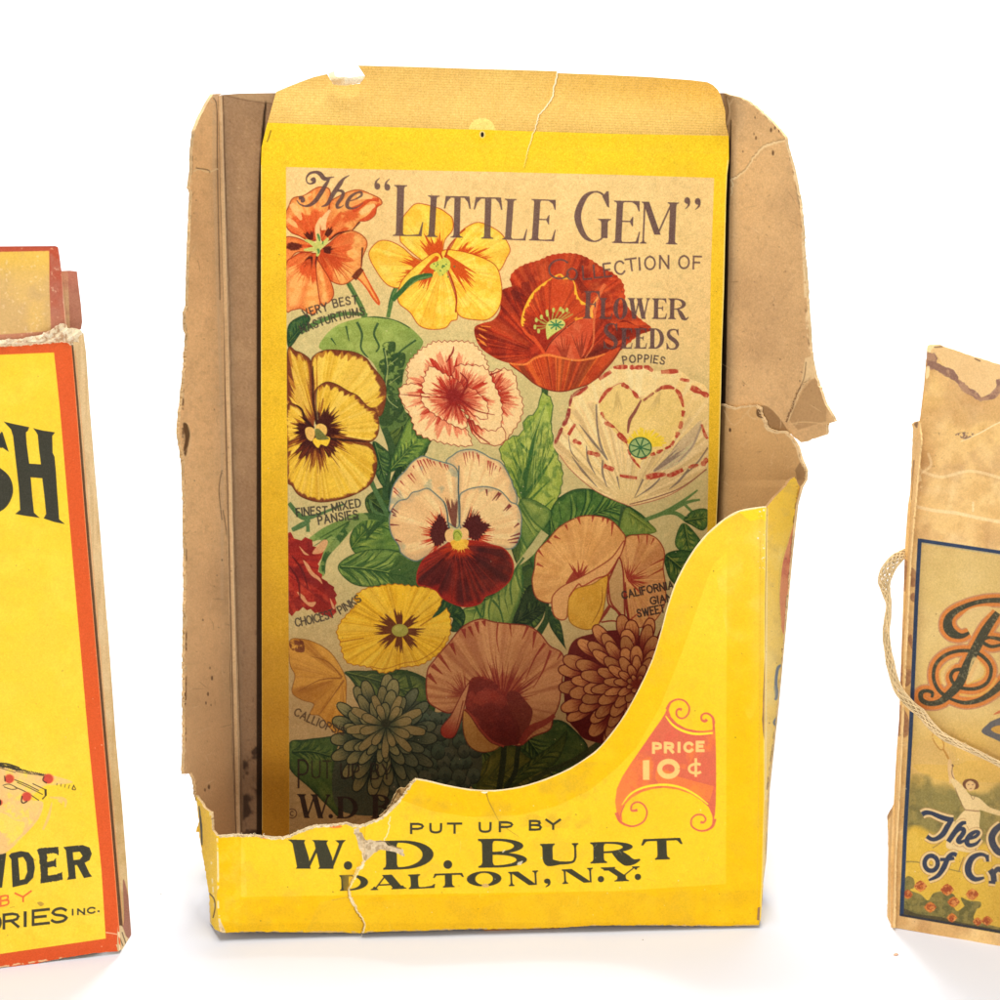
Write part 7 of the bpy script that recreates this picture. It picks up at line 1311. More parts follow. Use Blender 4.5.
# right wall, opened outwards, in two torn pieces
ry_ = [85, 520, 905]; rxf = [724, 716.5, 711]; sy_ = [85, 480, 487, 505, 555, 632, 707, 790, 900, 930]; sxo = [803, 803, 800, 796, 791, 784, 777, 768, 763, 760]
def t_right(off):
    def f(X, Y):
        xf = np.interp(Y, ry_, rxf); xo = np.interp(Y, sy_, sxo)
        return DEP - (DEP - .020) * (X - xf) / (xo - xf) + off
    return f
rw = kraft(705, 85, 845, 915, (230, 188, 132), 23, 2)
rw.ramp(rw.full(), (740, 0), (722, 0), (150, 116, 76), .5); rw.lines([([(731, 120), (729.5, 160), (727, 220), (725, 300), (722.5, 400), (719, 520)], [.6, 2.5, 4, 5, 6, 6.5])], (34, 22, 10), .9); rw.ramp(rw.mask([[(718, 395), (845, 395), (845, 540), (700, 540)]]), (760, 400), (760, 530), (176, 138, 92), .6)  # fold shade beside the panel is painted: ramp towards it and dark line
crk = torn([(731, 196), (733, 186), (731, 180), (738, 176), (746, 170), (752, 160), (760, 150), (767, 145), (776, 143), (785, 140)], .7, 1.6, 6)
rw.put(rw.mask([stroke_poly([(x, y - 1.4) for x, y in crk], 1.6, False)]), (140, 106, 70), .5); rw.put(rw.mask([stroke_poly(crk, [1, 2.2, 1.2, 1.6, 2.6, 1.4], False)]), (244, 216, 164), .95)
rw.lines([([(727, 98), (730, 112), (727, 125)], 1.6), ([(733, 99), (729, 106)], 1.2), ([(742, 99), (750, 104)], .8)], (236, 206, 156), .7); rw.lines([([(726, 96), (728, 110), (726, 122), (728, 135)], 1)], (128, 96, 66), .7)
for x, y, r in ((755, 117.5, 1), (756, 138, 1.4), (754, 134, .8), (743, 151.5, .9), (771, 130, 1.8), (775, 128, 1.2), (773, 153, 2), (779, 131, 1.2), (730, 429.5, 1.4), (741, 466, .6)): rw.poly(ell(x, y, r * .6, r * 1.3, n=8), (88, 62, 42), .8)
rw.lines([([(735, 371), (745, 382), (754, 389), (763, 397), (768, 402)], 1.1), ([(712, 360), (724, 365), (735, 372)], .5)], (226, 190, 136), .7)
fl = [(811, 377), (803, 384), (797, 393), (793, 405), (788, 418), (786, 422)]; rw.put(rw.mask([stroke_poly(torn(fl, .6, 1.5, 4), 2.0, False)]), (110, 80, 52), .75); rw.put(rw.mask([stroke_poly([(x + 1.6, y) for x, y in torn(fl, .6, 1.5, 5)], 1.2, False)]), (240, 210, 158), .8)
rw.poly([(812, 380), (817, 378), (827, 405), (826, 421), (798, 430), (789, 420), (795, 406), (803, 390)], (172, 134, 90), .6, False); rw.lines([([(790, 424), (805, 422), (826, 424)], 1)], (226, 190, 136), .8)
rw.poly([(805, 358), (812, 356), (815, 378), (804, 382), (800, 392), (803, 372)], (238, 208, 156), .8, False); rw.lines([([(806, 362), (804, 378), (798, 392)], 1.0)], (110, 80, 52), .7)
lrw_c = rw.c.copy(); rw.poly([(761, 406), (768, 407), (776, 414), (785, 426), (788, 436), (760, 436), (758, 415)], (122, 88, 54), .6)  # dark patch paints the shade on the folded board at the tear
m_ = rw.mask([stroke_poly([(728, 94), (745, 99), (772, 122), (785, 140), (793, 168), (801, 215), (804, 260), (807, 320), (811, 357)], 3.0)]); rw.mottle(m_, (244, 216, 166), .9, 9, 5, .52, .12); rw.mottle(m_, (120, 88, 58), .5, 8, 15, .55, .15)
wear(rw, (728, 110, 815, 430), 70, 4, (130, 96, 62), (240, 206, 156))
upper = [(724, 93), (727.5, 94.5)] + torn([(740, 97.5), (755, 106), (772.5, 122.5), (780, 131), (785, 137), (785.5, 142.5), (792.5, 167.5), (796, 184), (799, 200), (802.5, 230), (803, 250), (805, 270), (807, 300), (808, 317)], .4, 2, 8) + torn([(808, 317), (811, 357), (815, 377), (820, 390), (826, 406), (835, 421), (826, 424), (826, 434), (812, 439), (801, 442.5), (795, 438), (791, 434), (785, 431), (778, 432), (768, 436)], .45, 2, 9) + [(740, 436), (719, 430), (721, 300), (724, 140)]
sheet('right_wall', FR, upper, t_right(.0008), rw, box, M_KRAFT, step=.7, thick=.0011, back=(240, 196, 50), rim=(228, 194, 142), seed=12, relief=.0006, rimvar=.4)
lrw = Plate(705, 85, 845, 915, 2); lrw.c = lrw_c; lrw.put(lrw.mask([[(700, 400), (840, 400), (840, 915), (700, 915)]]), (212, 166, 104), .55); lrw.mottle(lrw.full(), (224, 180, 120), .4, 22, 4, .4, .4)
wear(lrw, (722, 412, 800, 520), 36, 6, (124, 90, 58), (236, 204, 156))
e_ = torn([(716, 405), (722, 404), (728, 406), (735, 407.5), (742, 406), (750, 405.5), (755, 404.5), (760, 407.5), (761, 416), (764, 420), (767.5, 428), (776, 431), (785, 431), (791, 437), (797, 446), (800, 457), (806, 471), (805.5, 480), (801, 487)], .5, 1.7, 10)
lrw.put(lrw.mask([stroke_poly([(x, y + .8) for x, y in e_], [1.5, 3, 1.5, 2.5, 4, 2, 3.5, 2, 2.5], False)]), (240, 212, 162), .9); lrw.lines([([(752, 406), (748, 414), (756, 419), (760, 410)], 1.0), ([(724, 410), (733, 425), (744, 416), (752, 405)], .8)], (226, 192, 140), .8); lrw.poly([(757, 409), (762, 412), (763, 418), (757, 416)], (96, 68, 44), .8); lrw.poly(ell(730, 430, 1.2, 2), (80, 56, 38), .9)
lrw.put(lrw.mask([[(795, 470), (800, 462), (806, 472), (805, 482), (800, 487), (797, 480)]]), (150, 116, 78), .8)
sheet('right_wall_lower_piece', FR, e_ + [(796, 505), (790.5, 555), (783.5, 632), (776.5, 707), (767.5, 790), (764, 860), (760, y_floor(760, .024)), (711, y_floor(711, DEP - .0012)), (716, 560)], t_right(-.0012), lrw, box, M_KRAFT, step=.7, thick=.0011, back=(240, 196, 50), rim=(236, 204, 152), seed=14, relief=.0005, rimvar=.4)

# pocket front
pk = pocket_plate()
bot = torn([(761, 917), (759, 925.3), (740, 926), (725, 926), (690, 926), (660, 925.3), (600, 925.5), (560, 927.5), (525, 928.8), (465, 929.2), (420, 930.8), (370, 932), (364, 933), (300, 932.2), (250, 931.8), (222, 932.8)], .35, 2.2, 4)
rimt = torn(POCKET_TEAR, .55, 1.6, 6)
front = list(reversed(rimt)) + [tuple(p) for p in spline(list(reversed(POCKET_RIM)), False, 3)[1:]] + [(766, 537), (765, 600), (764.5, 720), (764.5, 795), (762.5, 870)] + bot + torn([(219, 930), (217, 905), (217, 870), (216.5, 836)], .4, 2, 5)
CRK = np.array([(365, 829), (364, 862), (358, 868), (355, 873), (351, 882), (349, 889), (350, 894), (355, 905), (360, 915), (365, 924), (362, 934)])
def t_pocket(X, Y):
    t = np.zeros(X.shape)
    cx = np.interp(Y, CRK[:, 1], CRK[:, 0]); t += .0011 * (1 - smooth(X - cx, -1.0, .6)) * smooth(260 - np.abs(X - cx), 0, 250)
    t += .003 * smooth(560 - Y, 0, 60) * smooth(770 - X, 0, 60)
    t -= .0022 * np.exp(-((X - 480) / 130) ** 2) * smooth(900 - Y, 0, 100)
    t += .0010 * smooth(X - 757, 0, 8) + .0012 * smooth(Y - 922, 0, 9)
    return t
pocket = sheet('pocket_front', FR, front, t_pocket, pk, box, M_PRINT, step=.5, thick=.0010, back=(196, 158, 110), rim=(242, 220, 176), seed=21, relief=.0003)
pocket['label'] = 'yellow printed pocket front with a curved cutaway, a red price scroll and a torn left side'
# darker ply left standing behind the tear
ply = Plate(380, 775, 420, 835, 3, (196, 156, 96)); ply.mottle(ply.full(), (112, 82, 44), .8, 6, 3, .45, .2); ply.mottle(ply.full(), (236, 206, 150), .8, 4, 9, .5, .12); ply.lines([([(399, 790), (393, 800), (385, 812)], 1.6)], (90, 64, 34), .8)
sheet('exposed_inner_ply', FR, torn([(414, 779), (405, 788.5), (401, 787.5), (397, 790), (394, 795), (391, 803), (387, 809), (379, 816), (384, 822), (395, 812), (406, 800), (414, 788), (414, 779)], .6, 1.6, 5)[:-1], .0018, ply, pocket, M_TORN, step=.6, thick=.0006, rim=(230, 200, 146), seed=5)

# pocket side faces
ps = Plate(750, 470, 812, 935, 3, (250, 210, 104)); f_ = ps.full(); X_, Y_ = ps.grid(f_)
ps.put((0, 0, smooth(Y_, 640, 500)), (255, 204, 56), .8); ps.mottle(f_, (250, 222, 140), .5, 20, 4, .4, .4); ps.mottle(f_, (214, 176, 90), .35, 12, 14, .5, .3)
rd = ps.poly([(800, 510), (795, 520), (789, 540), (783, 562), (780, 590), (780, 612), (782, 630), (790, 640), (805, 600)], (228, 142, 100), .9); ps.mottle(rd, (206, 104, 76), .7, 12, 4, .4, .3); ps.lines([([(796, 515), (788, 540), (781, 565), (779, 595), (781, 625)], 1.4)], (236, 196, 90), .8)
ps.lines([([(783, 665), (778, 668), (776, 682), (777, 695), (775, 700)], [2, 3, 3, 3, 2]), ([(778, 716), (774, 722), (776, 726)], 2)], (104, 118, 138), .9); ps.lines([([(775, 686), (776.5, 700)], 3)], (150, 150, 140), .5)
ps.lines([([(767.5, 508), (767, 560), (766.5, 640), (765.6, 800)], 1.2)], (252, 232, 180), .6); specks(ps, 50, (765, 480, 800, 800), (160, 110, 60), .6, .3, 1.0, 4); m_ = ps.mask([stroke_poly([(800, 487), (796, 505), (791, 555), (784.5, 632), (777.5, 707), (767.5, 790)], 2.6)]); ps.mottle(m_, (120, 84, 52), .6, 9, 6, .5, .2); grain(ps, .1)
cy2 = [480, 507, 720, 925]; cx2 = [767.5, 766.3, 764.7, 760]
def t_ps(X, Y):
    xc = np.interp(Y, cy2, cx2); xo = np.interp(Y, sy_, sxo); return .0012 + .018 * np.clip((X - xc) / np.maximum(xo - xc, 1.5), -.1, 1.3)
edge_ = torn([(785, 487), (790, 480), (794.5, 477), (797, 482), (800, 487), (796.5, 505), (795.3, 518), (795, 532), (792, 536), (791, 555), (788, 580), (789.5, 588), (786, 597), (784.5, 632), (783, 648), (781, 670), (777.5, 707), (775, 737), (772.5, 745), (767.8, 790), (765.6, 845), (763, 890)], .45, 1.6, 7)
side = sheet('pocket_side', FR, [(767, 507), (775, 497)] + edge_ + [(761, 922), (759.5, 920), (762, 880), (764, 795), (764.2, 720), (765.5, 600)], t_ps, ps, box, M_PRINT, step=.5, thick=.0009, back=(196, 158, 110), rim=(176, 136, 88), seed=25, rimvar=.5)
side['label'] = 'narrow right pocket side in faded yellow with a red patch and grey letter remnants'
pl = Plate(190, 785, 228, 940, 3, (244, 200, 58)); pl.mottle(pl.full(), (226, 176, 60), .5, 14, 4, .4, .4); pl.lines([([(199, 806), (201, 825), (202, 845)], [1, 2.4, 1.6])], (56, 56, 60), .85); m_ = pl.mask([stroke_poly([(210, 812), (211, 850), (213, 890), (217, 925)], 1.4)]); pl.mottle(m_, (250, 236, 200), .8, 9, 6, .55, .12)
pl.lines([([(209, 893), (214, 899), (215, 908), (213, 918)], 1.3)], (90, 64, 34), .85); m_ = pl.mask([stroke_poly([(197, 800), (200, 840), (206, 880), (209, 900), (211, 925)], 1.8)]); pl.mottle(m_, (226, 196, 140), .8, 9, 16, .5, .15); grain(pl, .1)
def t_pl(X, Y):
    xc = np.interp(Y, [800, 835, 930], [212, 217, 220]); return .0006 + .018 * np.clip((xc - X) / 15, -.1, 1.2)
sheet('pocket_side', FR, torn([(196, 795), (199, 800), (203, 806), (207, 810), (211, 812), (212, 830), (217, 836), (217.5, 870), (217.5, 905), (220, 932), (215, 929.5), (210, 922), (209, 895), (206, 875), (203.5, 860), (201, 846), (199, 832), (196, 832), (199, 822), (197.5, 810), (196, 795)], .35, 1.6, 8)[:-1], t_pl, pl, box, M_PRINT, step=.5, thick=.0009, back=(196, 158, 110), rim=(236, 204, 150), seed=27, rimvar=.4)

# loose paper fibres along the torn edges
def fringe(frame, pts, t, n, parent, seed, ln=3.2, col=(244, 222, 178), lift=.0006):
    P = resample(pts, 400); rs = np.random.RandomState(seed); T = np.gradient(P, axis=0); T /= np.hypot(T[:, 0], T[:, 1])[:, None] + 1e-9; paths, rad = [], []
    for k in range(n):
        i = rs.randint(0, 400); a = P[i] + rs.normal(size=2) * .5; g = rs.rand() * 2 * math.pi; l = ln * (.3 + .9 * rs.rand() ** 2); b_ = a + l * np.array([math.cos(g), math.sin(g)]) * .7 + T[i] * l * .5 * rs.choice([-1, 1]); m2 = (a + b_) / 2 + rs.normal(size=2) * l * .18
        q = spline([a, m2, b_], False, 4); tt = (t(q[:, 0], q[:, 1]) if callable(t) else t) - lift * np.linspace(.2, 1, len(q)) * rs.rand(); paths.append(frame.at(q[:, 0], q[:, 1], tt)); rad.append(np.linspace(.00011, .00003, len(q)) * (.6 + rs.rand()))
    return tube('torn_fibres', paths, rad, col, M_TORN, parent, 4, seed)
fringe(FR, POCKET_TEAR, t_pocket, 150, pocket, 3)
fringe(FR, [tuple(p) for p in CRK[1:]], t_pocket, 60, pocket, 4, 2.2)
fringe(FR, e_[:int(len(e_) * .95)], t_right(-.0012), 130, box, 5, 3.0, (226, 192, 142))
fringe(FR, fl + [(790, 425)], t_right(.0004), 50, box, 6, 2.6, (226, 192, 142))
fringe(FR, [(184, 465), (185.5, 505), (186, 582), (185, 650), (185, 750), (184, 774), (195, 780), (204, 807), (212, 822)], t_left, 110, box, 7, 2.4, (206, 170, 122))
fringe(FR, [(797, 482), (796, 510), (791, 555), (784.5, 632), (777.5, 707), (767.5, 790)], t_ps, 80, side, 8, 2.4, (170, 128, 84))
# underside and loose bottom flap
A_, B_ = FR.at(np.array([221., 759.]), np.array([929., 923.5]), .001); C_, D2 = FR.at(np.array([240., 711.]), np.array([yb_l, yb_r]), DEP)
u_, v_ = np.meshgrid(np.linspace(0, 1, 30), np.linspace(0.02, .985, 8)); G = (A_ + (B_ - A_) * u_[..., None]) * (1 - v_[..., None]) + (C_ + (D2 - C_) * u_[..., None]) * v_[..., None]; nn = np.array([0, 0, .5])
G = G.reshape(-1, 3); iq = np.arange(7)[:, None] * 30 + np.arange(29)[None]; FQ = np.stack([iq, iq + 1, iq + 31, iq + 30], -1).reshape(-1, 4)
V2 = np.vstack([G, G - nn * .001]); raw_mesh('bottom_board', V2, np.vstack([FQ, FQ[:, ::-1] + len(G)]), np.tile(lin(np.array((190, 152, 106)) / 255.), (len(V2), 1)), M_KRAFT, box)
bf = Plate(460, 920, 575, 945, 2, (170, 112, 50)); bf.mottle(bf.full(), (110, 74, 40), .6, 9, 4, .4, .3)
sheet('loose_bottom_flap', FR, [(468, 926), (566, 924), (556, 930), (545, 933), (530, 935), (512, 935), (490, 932)], .004, bf, box, M_KRAFT, step=1.0, thick=.0008, rim=(120, 84, 48), seed=8)

# ================================================================== neighbouring cartons
def fit_yaw(p, q, lean, h):
    best = None
    for y in np.linspace(-50, 50, 801):
        d = ray(*p); s = (h - CAM[2]) / d[2]; f = Frame(p[0], p[1], lean, y, s); e = abs(f.at(np.array([q[0]]), np.array([q[1]]))[0][2] - h)
        if best is None or e < best[0]: best = (e, f, y)
    return best[1], best[2]
LF, yawL = fit_yaw((121., 951.), (0., 967.), 9.0, .0006)
can = thing('powder_carton', 'orange bordered yellow powder carton standing left of the seed box', 'carton', tuple(LF.o))
lp = left_plate()
lfront = [(-150, 352), (-60, 347.5), (0, 344.6), (40, 342.3), (64, 340.5), (69, 342), (71.5, 346), (73, 362), (77, 410), (81.5, 470), (87, 540), (95, 635), (104, 740), (109.5, 805), (115, 870), (120, 935), (121, 948), (119, 951.5)] + torn([(117, 951.5), (95, 953), (70, 957), (50, 960.5), (35, 964), (28, 964.5), (10, 966.5), (0, 967.5), (-60, 977)], .35, 2.5, 4) + [(-150, 990.5)]
lf = sheet('carton_front', LF, lfront, lambda X, Y: -.0006 * smooth(X - 20, 0, 90) + 0 * X, lp, can, M_PRINT, step=.5, thick=.0008, back=(214, 180, 130), rim=(240, 214, 168), fx=(-5, 125), fy=(335, 975), relief=.0003, seed=31)
lf['label'] = 'yellow front panel with orange border and heavy black lettering'
ls = Plate(60, 335, 140, 955, 2.5, (240, 210, 158)); f_ = ls.full(); X_, Y_ = ls.grid(f_)
ls.put((0, 0, smooth(Y_, 620, 860)), (206, 172, 112), .8); ls.mottle(f_, (250, 226, 180), .5, 20, 4, .4, .4); ls.put((0, 0, smooth(noise2(X_ * 4, Y_ * .3, 9, 5), .4, .9)), (206, 170, 116), .35)
ls.put(ls.mask([stroke_poly([(71.5, 340), (77.5, 410), (87.5, 540), (104.5, 740), (115.5, 870), (121, 940)], [2.6, 3.4, 4.4, 4.4, 4.6, 6])]), (96, 64, 40), .92); ls.put(ls.mask([stroke_poly([(75, 350), (80.4, 410), (90.8, 540), (107.5, 740), (118.5, 870), (124, 930)], 1.0)]), (240, 166, 110), .6)
ls.poly([(123, 880), (128, 895), (132, 925), (132, 950), (122, 950), (121, 930), (124, 920)], (160, 104, 90), .85); ls.poly([(117, 928), (122, 926), (126, 936), (131, 941), (129, 948), (120, 950), (118, 940)], (232, 206, 156), .95); ls.lines([([(122, 932), (126, 944)], 1), ([(119, 936), (123, 946)], 1)], (80, 60, 44), .8); grain(ls, .12, 4)
LFX = [335, 345, 410, 540, 740, 870, 949]; LX = [70, 71.5, 77, 87, 104, 115, 121]
sheet('carton_side', LF, [(71, 336), (78, 333), (83.5, 333), (84.5, 341), (86, 352), (90, 410), (95, 470), (101, 540), (107, 620), (107.5, 621), (116, 740), (122, 805), (127, 870), (129, 905), (131, 930), (131.6, 944), (127, 948.5), (119, 950.5), (114, 870), (103, 740), (86, 540), (76, 410)], lambda X, Y: .0008 + (X - np.interp(Y, LFX, LX)) * .00085, ls, can, M_KRAFT, step=.5, thick=.0006, rim=(230, 196, 140), seed=33, relief=.0002)
ld = lid_plate()
lid = sheet('lid_flap', LF, [(-150, 247), (-60, 246.8), (0, 246.4), (55, 246), (58, 247), (59.5, 256), (61.5, 271), (63.5, 295), (66, 320), (68.5, 333), (60, 336), (0, 343), (-60, 346), (-150, 352)], lambda X, Y: .0012 + (344 - Y) * .00009, ld, can, M_PRINT, step=.6, thick=.0007, rim=(216, 150, 116), fx=(-5, 80), seed=35)
tuck = Plate(55, 265, 90, 340, 2.5, (178, 118, 92)); tuck.put(tuck.mask([[(60, 270), (68, 271), (70, 330), (64, 330)]]), (206, 168, 120), .8); tuck.mottle(tuck.full(), (152, 92, 74), .4, 9, 4, .4, .4); tuck.ramp(tuck.full(), (70, 300), (70, 272), (196, 112, 90), .5); grain(tuck, .1)
sheet('tuck_flap', LF, [(61, 271), (70, 270.6), (77, 271.5), (78.5, 285), (81, 305), (82.3, 322), (81, 329), (75, 331), (66, 333), (64, 300)], lambda X, Y: .0062 + (330 - Y) * .00006, tuck, can, M_PRINT, step=.6, thick=.0007, rim=(206, 150, 120), seed=36)
tr = Plate(-160, 320, 92, 350, 3, (244, 224, 184)); tr.mottle(tr.full(), (196, 150, 112), .8, 4, 5, .5, .15); tr.mottle(tr.full(), (255, 244, 214), .7, 3, 15, .5, .15)
u1 = torn([(-150, 348), (-60, 343), (0, 340), (20, 338.5), (40, 335), (52, 329), (60, 323.5), (66, 324), (67, 328), (74, 328), (81, 330), (82, 334), (78, 337), (79, 342)], .8, 2.2, 6); u2 = torn([(79, 342), (72, 341), (73, 345), (66, 342), (50, 341), (30, 342), (0, 344), (-60, 347), (-150, 352)], .6, 2.2, 7)
sheet('torn_lid_crease', LF, u1 + u2, lambda X, Y: -.0012 + .0022 * np.abs(np.sin(X * .21 + Y * .3)) * .5, tr, can, M_TORN, step=.7, thick=.0007, rim=(250, 232, 196), seed=37, rimvar=.4, fx=(-5, 90))
# reverse and far side of the carton
def slab(name, pts, th, col, mat, parent):
    P = np.array(pts, float); n = np.cross(P[1] - P[0], P[2] - P[0]); n /= np.linalg.norm(n)
    V = np.vstack([P, P + n * th]); F = [(0, 1, 2, 3), (7, 6, 5, 4), (0, 4, 5, 1), (1, 5, 6, 2), (2, 6, 7, 3), (3, 7, 4, 0)]
    return raw_mesh(name, V, F, np.tile(lin(np.array(col) / 255.), (8, 1)), mat, parent, False)
def back_of(fr, px, dep, name, col, parent):
    q = fr.at(np.array([p[0] for p in px], float), np.array([p[1] for p in px], float)) - fr.n * dep
    return slab(name, q, .0006, col, M_PRINT, parent)
back_of(LF, [(-150, 354), (70, 346), (119, 946), (-150, 985)], .0105, 'carton_back', (236, 196, 70), can)

RF, yawR = fit_yaw((890., 926.), (1000., 945.), 7.0, .0004)
crk_ = thing('cracker_carton', 'stained tan carton with blue framed picture and cord handle, right of the seed box', 'carton', tuple(RF.o))
rp = right_plate()
rfront = torn([(926, 360), (927.5, 346), (929, 345), (940, 345), (944, 347), (960, 352), (975, 357.5), (978, 358), (1000, 365)], .3, 2.5, 3) + [(1160, 412), (1160, 975)] + [(1000, 946), (960, 939.5), (930, 934), (900, 928.5), (891, 927.5)] + [(890.5, 900), (890.5, 860), (893.6, 804), (896.6, 750), (899, 720), (901, 660), (903, 605), (904.5, 560), (905.6, 537), (908, 504.5), (912.5, 480), (915.5, 455), (918.5, 424), (920, 418), (924, 385)]
rfr = sheet('carton_front', RF, rfront, lambda X, Y: .0012 * smooth(520 - Y, 0, 120) * np.sin(X * .05), rp, crk_, M_PRINT, step=.5, thick=.0008, back=(220, 184, 126), rim=(236, 192, 124), fx=(880, 1006), fy=(338, 950), relief=.0006, seed=41)
rfr['label'] = 'tan front panel with a blue framed outdoor scene and script lettering'
rsd = kraft(880, 415, 925, 935, (232, 192, 132), 43, 2.5, (190, 146, 92), (248, 214, 160)); rsd.lines([([(892, 806), (890, 850), (889, 925)], 1.2), ([(895, 800), (893, 870), (892, 920)], 1)], (196, 150, 92), .6); rsd.lines([([(914, 460), (911, 500)], 1.6)], (130, 96, 66), .7); rsd.poly([(887, 815), (891, 806), (892, 812), (888, 820)], (150, 110, 70), .6); rsd.poly([(914, 424), (918, 422), (917, 428)], (120, 86, 56), .8)
sheet('carton_side', RF, torn([(919, 421), (914, 422), (911.8, 424), (913, 430), (912, 450), (910.6, 480), (909.5, 504), (907, 537), (905, 605), (901, 720), (894, 803), (887, 816), (888, 836), (888, 856), (887.5, 890), (886.8, 926), (894, 928), (895, 860), (899, 790), (905, 660), (910, 560), (917, 480), (921, 440), (919, 421)], .25, 2.5, 5)[:-1], lambda X, Y: .0014 + (np.interp(Y, [420, 500, 600, 800, 930], [919, 910, 904, 894, 891]) - X) * .0012, rsd, crk_, M_KRAFT, step=.6, thick=.0006, rim=(240, 200, 136), seed=44)
back_of(RF, [(935, 352), (1158, 416), (1158, 968), (896, 924)], .012, 'carton_back', (226, 186, 120), crk_)
def edge_wall(fr, p0, p1, dep, name, col, parent):
    q = fr.at(np.array([p0[0], p1[0]], float), np.array([p0[1], p1[1]], float)) - fr.n * .0008; return slab(name, [q[0], q[1], q[1] - fr.n * dep, q[0] - fr.n * dep], .0006, col, M_PRINT, parent)
edge_wall(LF, (-150, 353), (-150, 988), .0100, 'carton_side', (222, 96, 44), can); edge_wall(RF, (1159.5, 412.5), (1159.5, 974), .0115, 'carton_side', (226, 186, 120), crk_)
# woven cord handle
cp = np.array([(912, 557, .0030), (906, 553, .0008), (900, 556, -.0015), (893, 563, -.003), (887, 572, -.004), (884.5, 582, -.005), (886.5, 594, -.005), (888.8, 606, -.005), (887.5, 620, -.005), (886, 634, -.005), (888, 650, -.005), (890.5, 664, -.005), (894, 678, -.005), (900, 692, -.005), (909, 703, -.0045), (920, 712.5, -.004), (930, 724, -.0035), (941, 734.5, -.003), (955, 742.5, -.003), (972, 750.5, -.003), (990, 759, -.003), (1010, 769, -.003), (1060, 792, -.003), (1120, 822, -.001)])
wd = np.array([8, 9, 11, 14, 16, 14, 8.5, 5.5, 7, 8, 8.5, 9, 9, 9.5, 9.5, 9, 8.5, 8, 7, 6.5, 6, 5.5, 5.5, 5.5])
sp = spline(cp, False, 14); wv_ = np.interp(np.linspace(0, 1, len(sp)), np.linspace(0, 1, len(wd)), wd) * (.82 + .2 * noise1(np.linspace(0, 6.2, len(sp)), 30, 5))
tg = np.gradient(sp[:, :2], axis=0); tg /= np.hypot(tg[:, 0], tg[:, 1])[:, None]; nr = np.c_[-tg[:, 1], tg[:, 0]]; s_ = np.linspace(0, 1, len(sp)); paths = []; rad = []; rs = np.random.RandomState(6)
for k in range(13):
    ph = 2 * math.pi * k / 13; sgn = 1 if k % 2 else -1
    o_ = np.sin(ph + sgn * s_ * 34) * .42 + rs.normal() * .02; z_ = np.cos(ph + sgn * s_ * 34)
    q = sp[:, :2] + nr * (o_ * wv_)[:, None] + np.c_[noise1(s_ * 6, 60, k), noise1(s_ * 6, 60, k + 30)] * .8 - .4
    paths.append(RF.at(q[:, 0], q[:, 1], sp[:, 2] - .0003 * z_)); rad.append(.00017 + .00008 * rs.rand())
for k in range(7):
    o_ = (k / 6 - .5) * .88; q = sp[:, :2] + nr * (o_ * wv_)[:, None] + np.c_[noise1(s_ * 6, 40, k + 60), noise1(s_ * 6, 40, k + 90)] * .9 - .45
    paths.append(RF.at(q[:, 0], q[:, 1], sp[:, 2] + .0002)); rad.append(.00026)
for k in range(46):   # stray fibres
    i = rs.randint(4, len(sp) - 8); a = sp[i, :2] + nr[i] * wv_[i] * (rs.rand() - .5) * .9; b_ = a + tg[i] * (1 + 3 * rs.rand()) + nr[i] * (rs.rand() - .5) * 5; m2_ = (a + b_) / 2 + nr[i] * (rs.rand() - .5) * 2
    q = spline([a, m2_, b_], False, 4); paths.append(RF.at(q[:, 0], q[:, 1], np.full(len(q), sp[i, 2] - .0003))); rad.append(.00007)
cord = tube('cord_handle', paths, rad, (236, 206, 154), M_TORN, crk_, 6, 3); cord['label'] = 'pale woven cord handle looping out from the edge'

# crumbs of paper on the table
def crumb(px, py, r, col, seed, label):
    d = ray(px, py); p = CAM + d * (-CAM[2] / d[2]); rs = np.random.RandomState(seed); V = []; n = 7
    for z, k in ((0.0001, .9), (r * .5, 1.0), (r * .9, .5)):
        for i in range(n): a = 2 * math.pi * i / n; q = r * k * (.6 + .7 * rs.rand()); V.append((p[0] + q * math.cos(a) * 1.5, p[1] + q * math.sin(a), z))
    F = [(j * n + i, j * n + (i + 1) % n, (j + 1) * n + (i + 1) % n, (j + 1) * n + i) for j in range(2) for i in range(n)]
    F += [(2 * n, 2 * n + 1, 2 * n + 2, 2 * n + 3), (2 * n, 2 * n + 3, 2 * n + 4, 2 * n + 5), (2 * n, 2 * n + 5, 2 * n + 6, 2 * n + 6 - 6 + 0)]
    F = F[:-1] + [(2 * n, 2 * n + 5, 2 * n + 6, 2 * n)] if False else F[:-1]
    o = raw_mesh('paper_crumb', V, F, np.tile(lin(np.array(col) / 255.), (len(V), 1)), M_TORN, None, False); o['label'] = label; o['category'] = 'crumb'; o['group'] = 'paper crumbs on the white table'
crumb(896, 955, .0007, (232, 184, 150), 3, 'pinkish paper crumb on the white table in front of the tan carton')
crumb(161, 894, .0002, (150, 140, 120), 5, 'tiny dark crumb on the white table between the powder carton and the seed box')
crumb(643, 940, .0002, (150, 130, 110), 7, 'tiny brown crumb just below the bottom edge of the seed box')

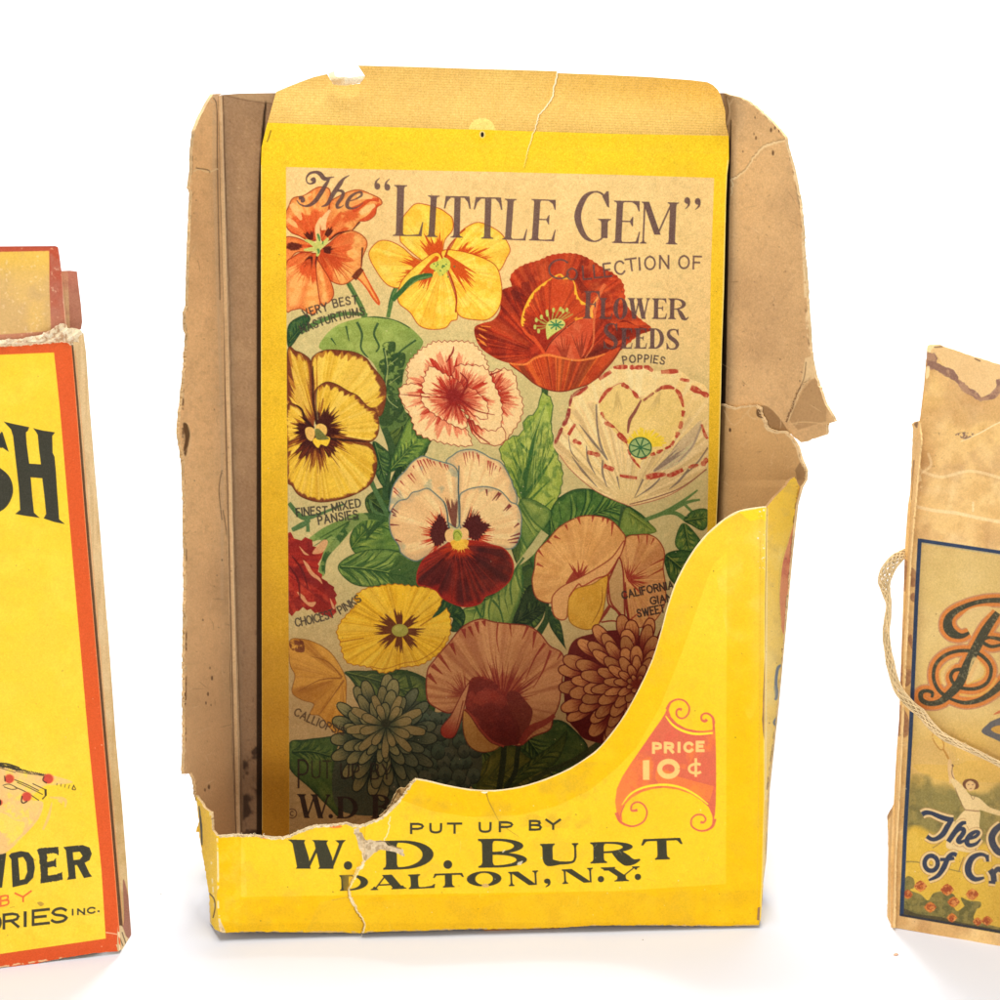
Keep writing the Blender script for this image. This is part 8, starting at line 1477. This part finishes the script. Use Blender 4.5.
# ================================================================== table, backdrop, light, camera
def white(name, col, rough, scale, amt):
    m = bpy.data.materials.new(name); m.use_nodes = True; nt = m.node_tree; b = nt.nodes['Principled BSDF']; b.inputs['Roughness'].default_value = rough; b.inputs['Specular IOR Level'].default_value = .2
    n = nt.nodes.new('ShaderNodeTexNoise'); n.inputs['Scale'].default_value = scale; n.inputs['Detail'].default_value = 5; r = nt.nodes.new('ShaderNodeValToRGB')
    r.color_ramp.elements[0].position = .3; r.color_ramp.elements[1].position = .7; r.color_ramp.elements[0].color = tuple(c * (1 - amt) for c in col) + (1,); r.color_ramp.elements[1].color = tuple(col) + (1,)
    tc = nt.nodes.new('ShaderNodeTexCoord'); nt.links.new(tc.outputs['Object'], n.inputs['Vector']); nt.links.new(n.outputs['Fac'], r.inputs['Fac']); nt.links.new(r.outputs['Color'], b.inputs['Base Color']); return m
M_TABLE = white('white_table_paper', (.84, .86, .92), .6, 14, .03); M_BACK = white('white_backdrop_paper', (.9, .9, .9), .8, 3, .01)
def grid_mesh(name, V, nx, ny, mat):
    V = np.asarray(V, float).reshape(-1, 3); i = np.arange(ny - 1)[:, None] * nx + np.arange(nx - 1)[None]; F = np.stack([i, i + 1, i + nx + 1, i + nx], -1).reshape(-1, 4)
    o = raw_mesh(name, V, F, np.full((len(V), 3), .8), mat); o['kind'] = 'structure'; return o
xs_ = np.linspace(-3.2, 3.2, 25); prof = [(-1.4, 0), (-.8, 0), (-.3, 0), (.1, 0), (.4, 0)] + [(.75 + .45 * math.sin(a), .45 - .45 * math.cos(a)) for a in np.linspace(0, math.pi / 2, 14)] + [(1.2, .9), (1.2, 1.5), (1.2, 2.0)]
grid_mesh('backdrop', [(x, y, z - .0022) for y, z in prof for x in xs_], 25, len(prof), M_BACK)
ty = np.linspace(-1.0, .205, 14); tv = [(x, y, 0) for y in ty for x in xs_ * .5] + [(x, .2052, -.0021) for x in xs_ * .5]
grid_mesh('table', tv, 25, 15, M_TABLE)

w = bpy.data.worlds.new('World'); scene.world = w; w.use_nodes = True
bg = w.node_tree.nodes['Background']; bg.inputs['Color'].default_value = (1.0, .985, .965, 1); bg.inputs['Strength'].default_value = WORLD
def area(name, loc, target, size, power, col=(1, .97, .93), sy=None):
    l = bpy.data.lights.new(name, 'AREA'); l.energy = power; l.size = size; l.color = col
    if sy: l.shape = 'RECTANGLE'; l.size_y = sy
    o = bpy.data.objects.new(name, l); COL.objects.link(o); o.location = loc
    o.rotation_euler = (Vector(target) - Vector(loc)).to_track_quat('-Z', 'Y').to_euler(); return o
for a in LIGHTS: area(*a)

cam = bpy.data.cameras.new('camera'); co = bpy.data.objects.new('camera', cam); COL.objects.link(co); scene.camera = co
co.location = tuple(CAM); co.rotation_euler = (math.pi / 2 - PITCH, 0, 0); cam.sensor_width = 36; cam.lens = 36 * FPX / 1000; cam.clip_start = .01; cam.clip_end = 50
scene.view_settings.view_transform = 'Standard'; scene.view_settings.look = 'None'; scene.view_settings.exposure = 0; scene.view_settings.gamma = 1
scene.render.engine = 'CYCLES'; scene.cycles.max_bounces = 5; scene.cycles.diffuse_bounces = 3; scene.cycles.glossy_bounces = 1; scene.cycles.caustics_reflective = False
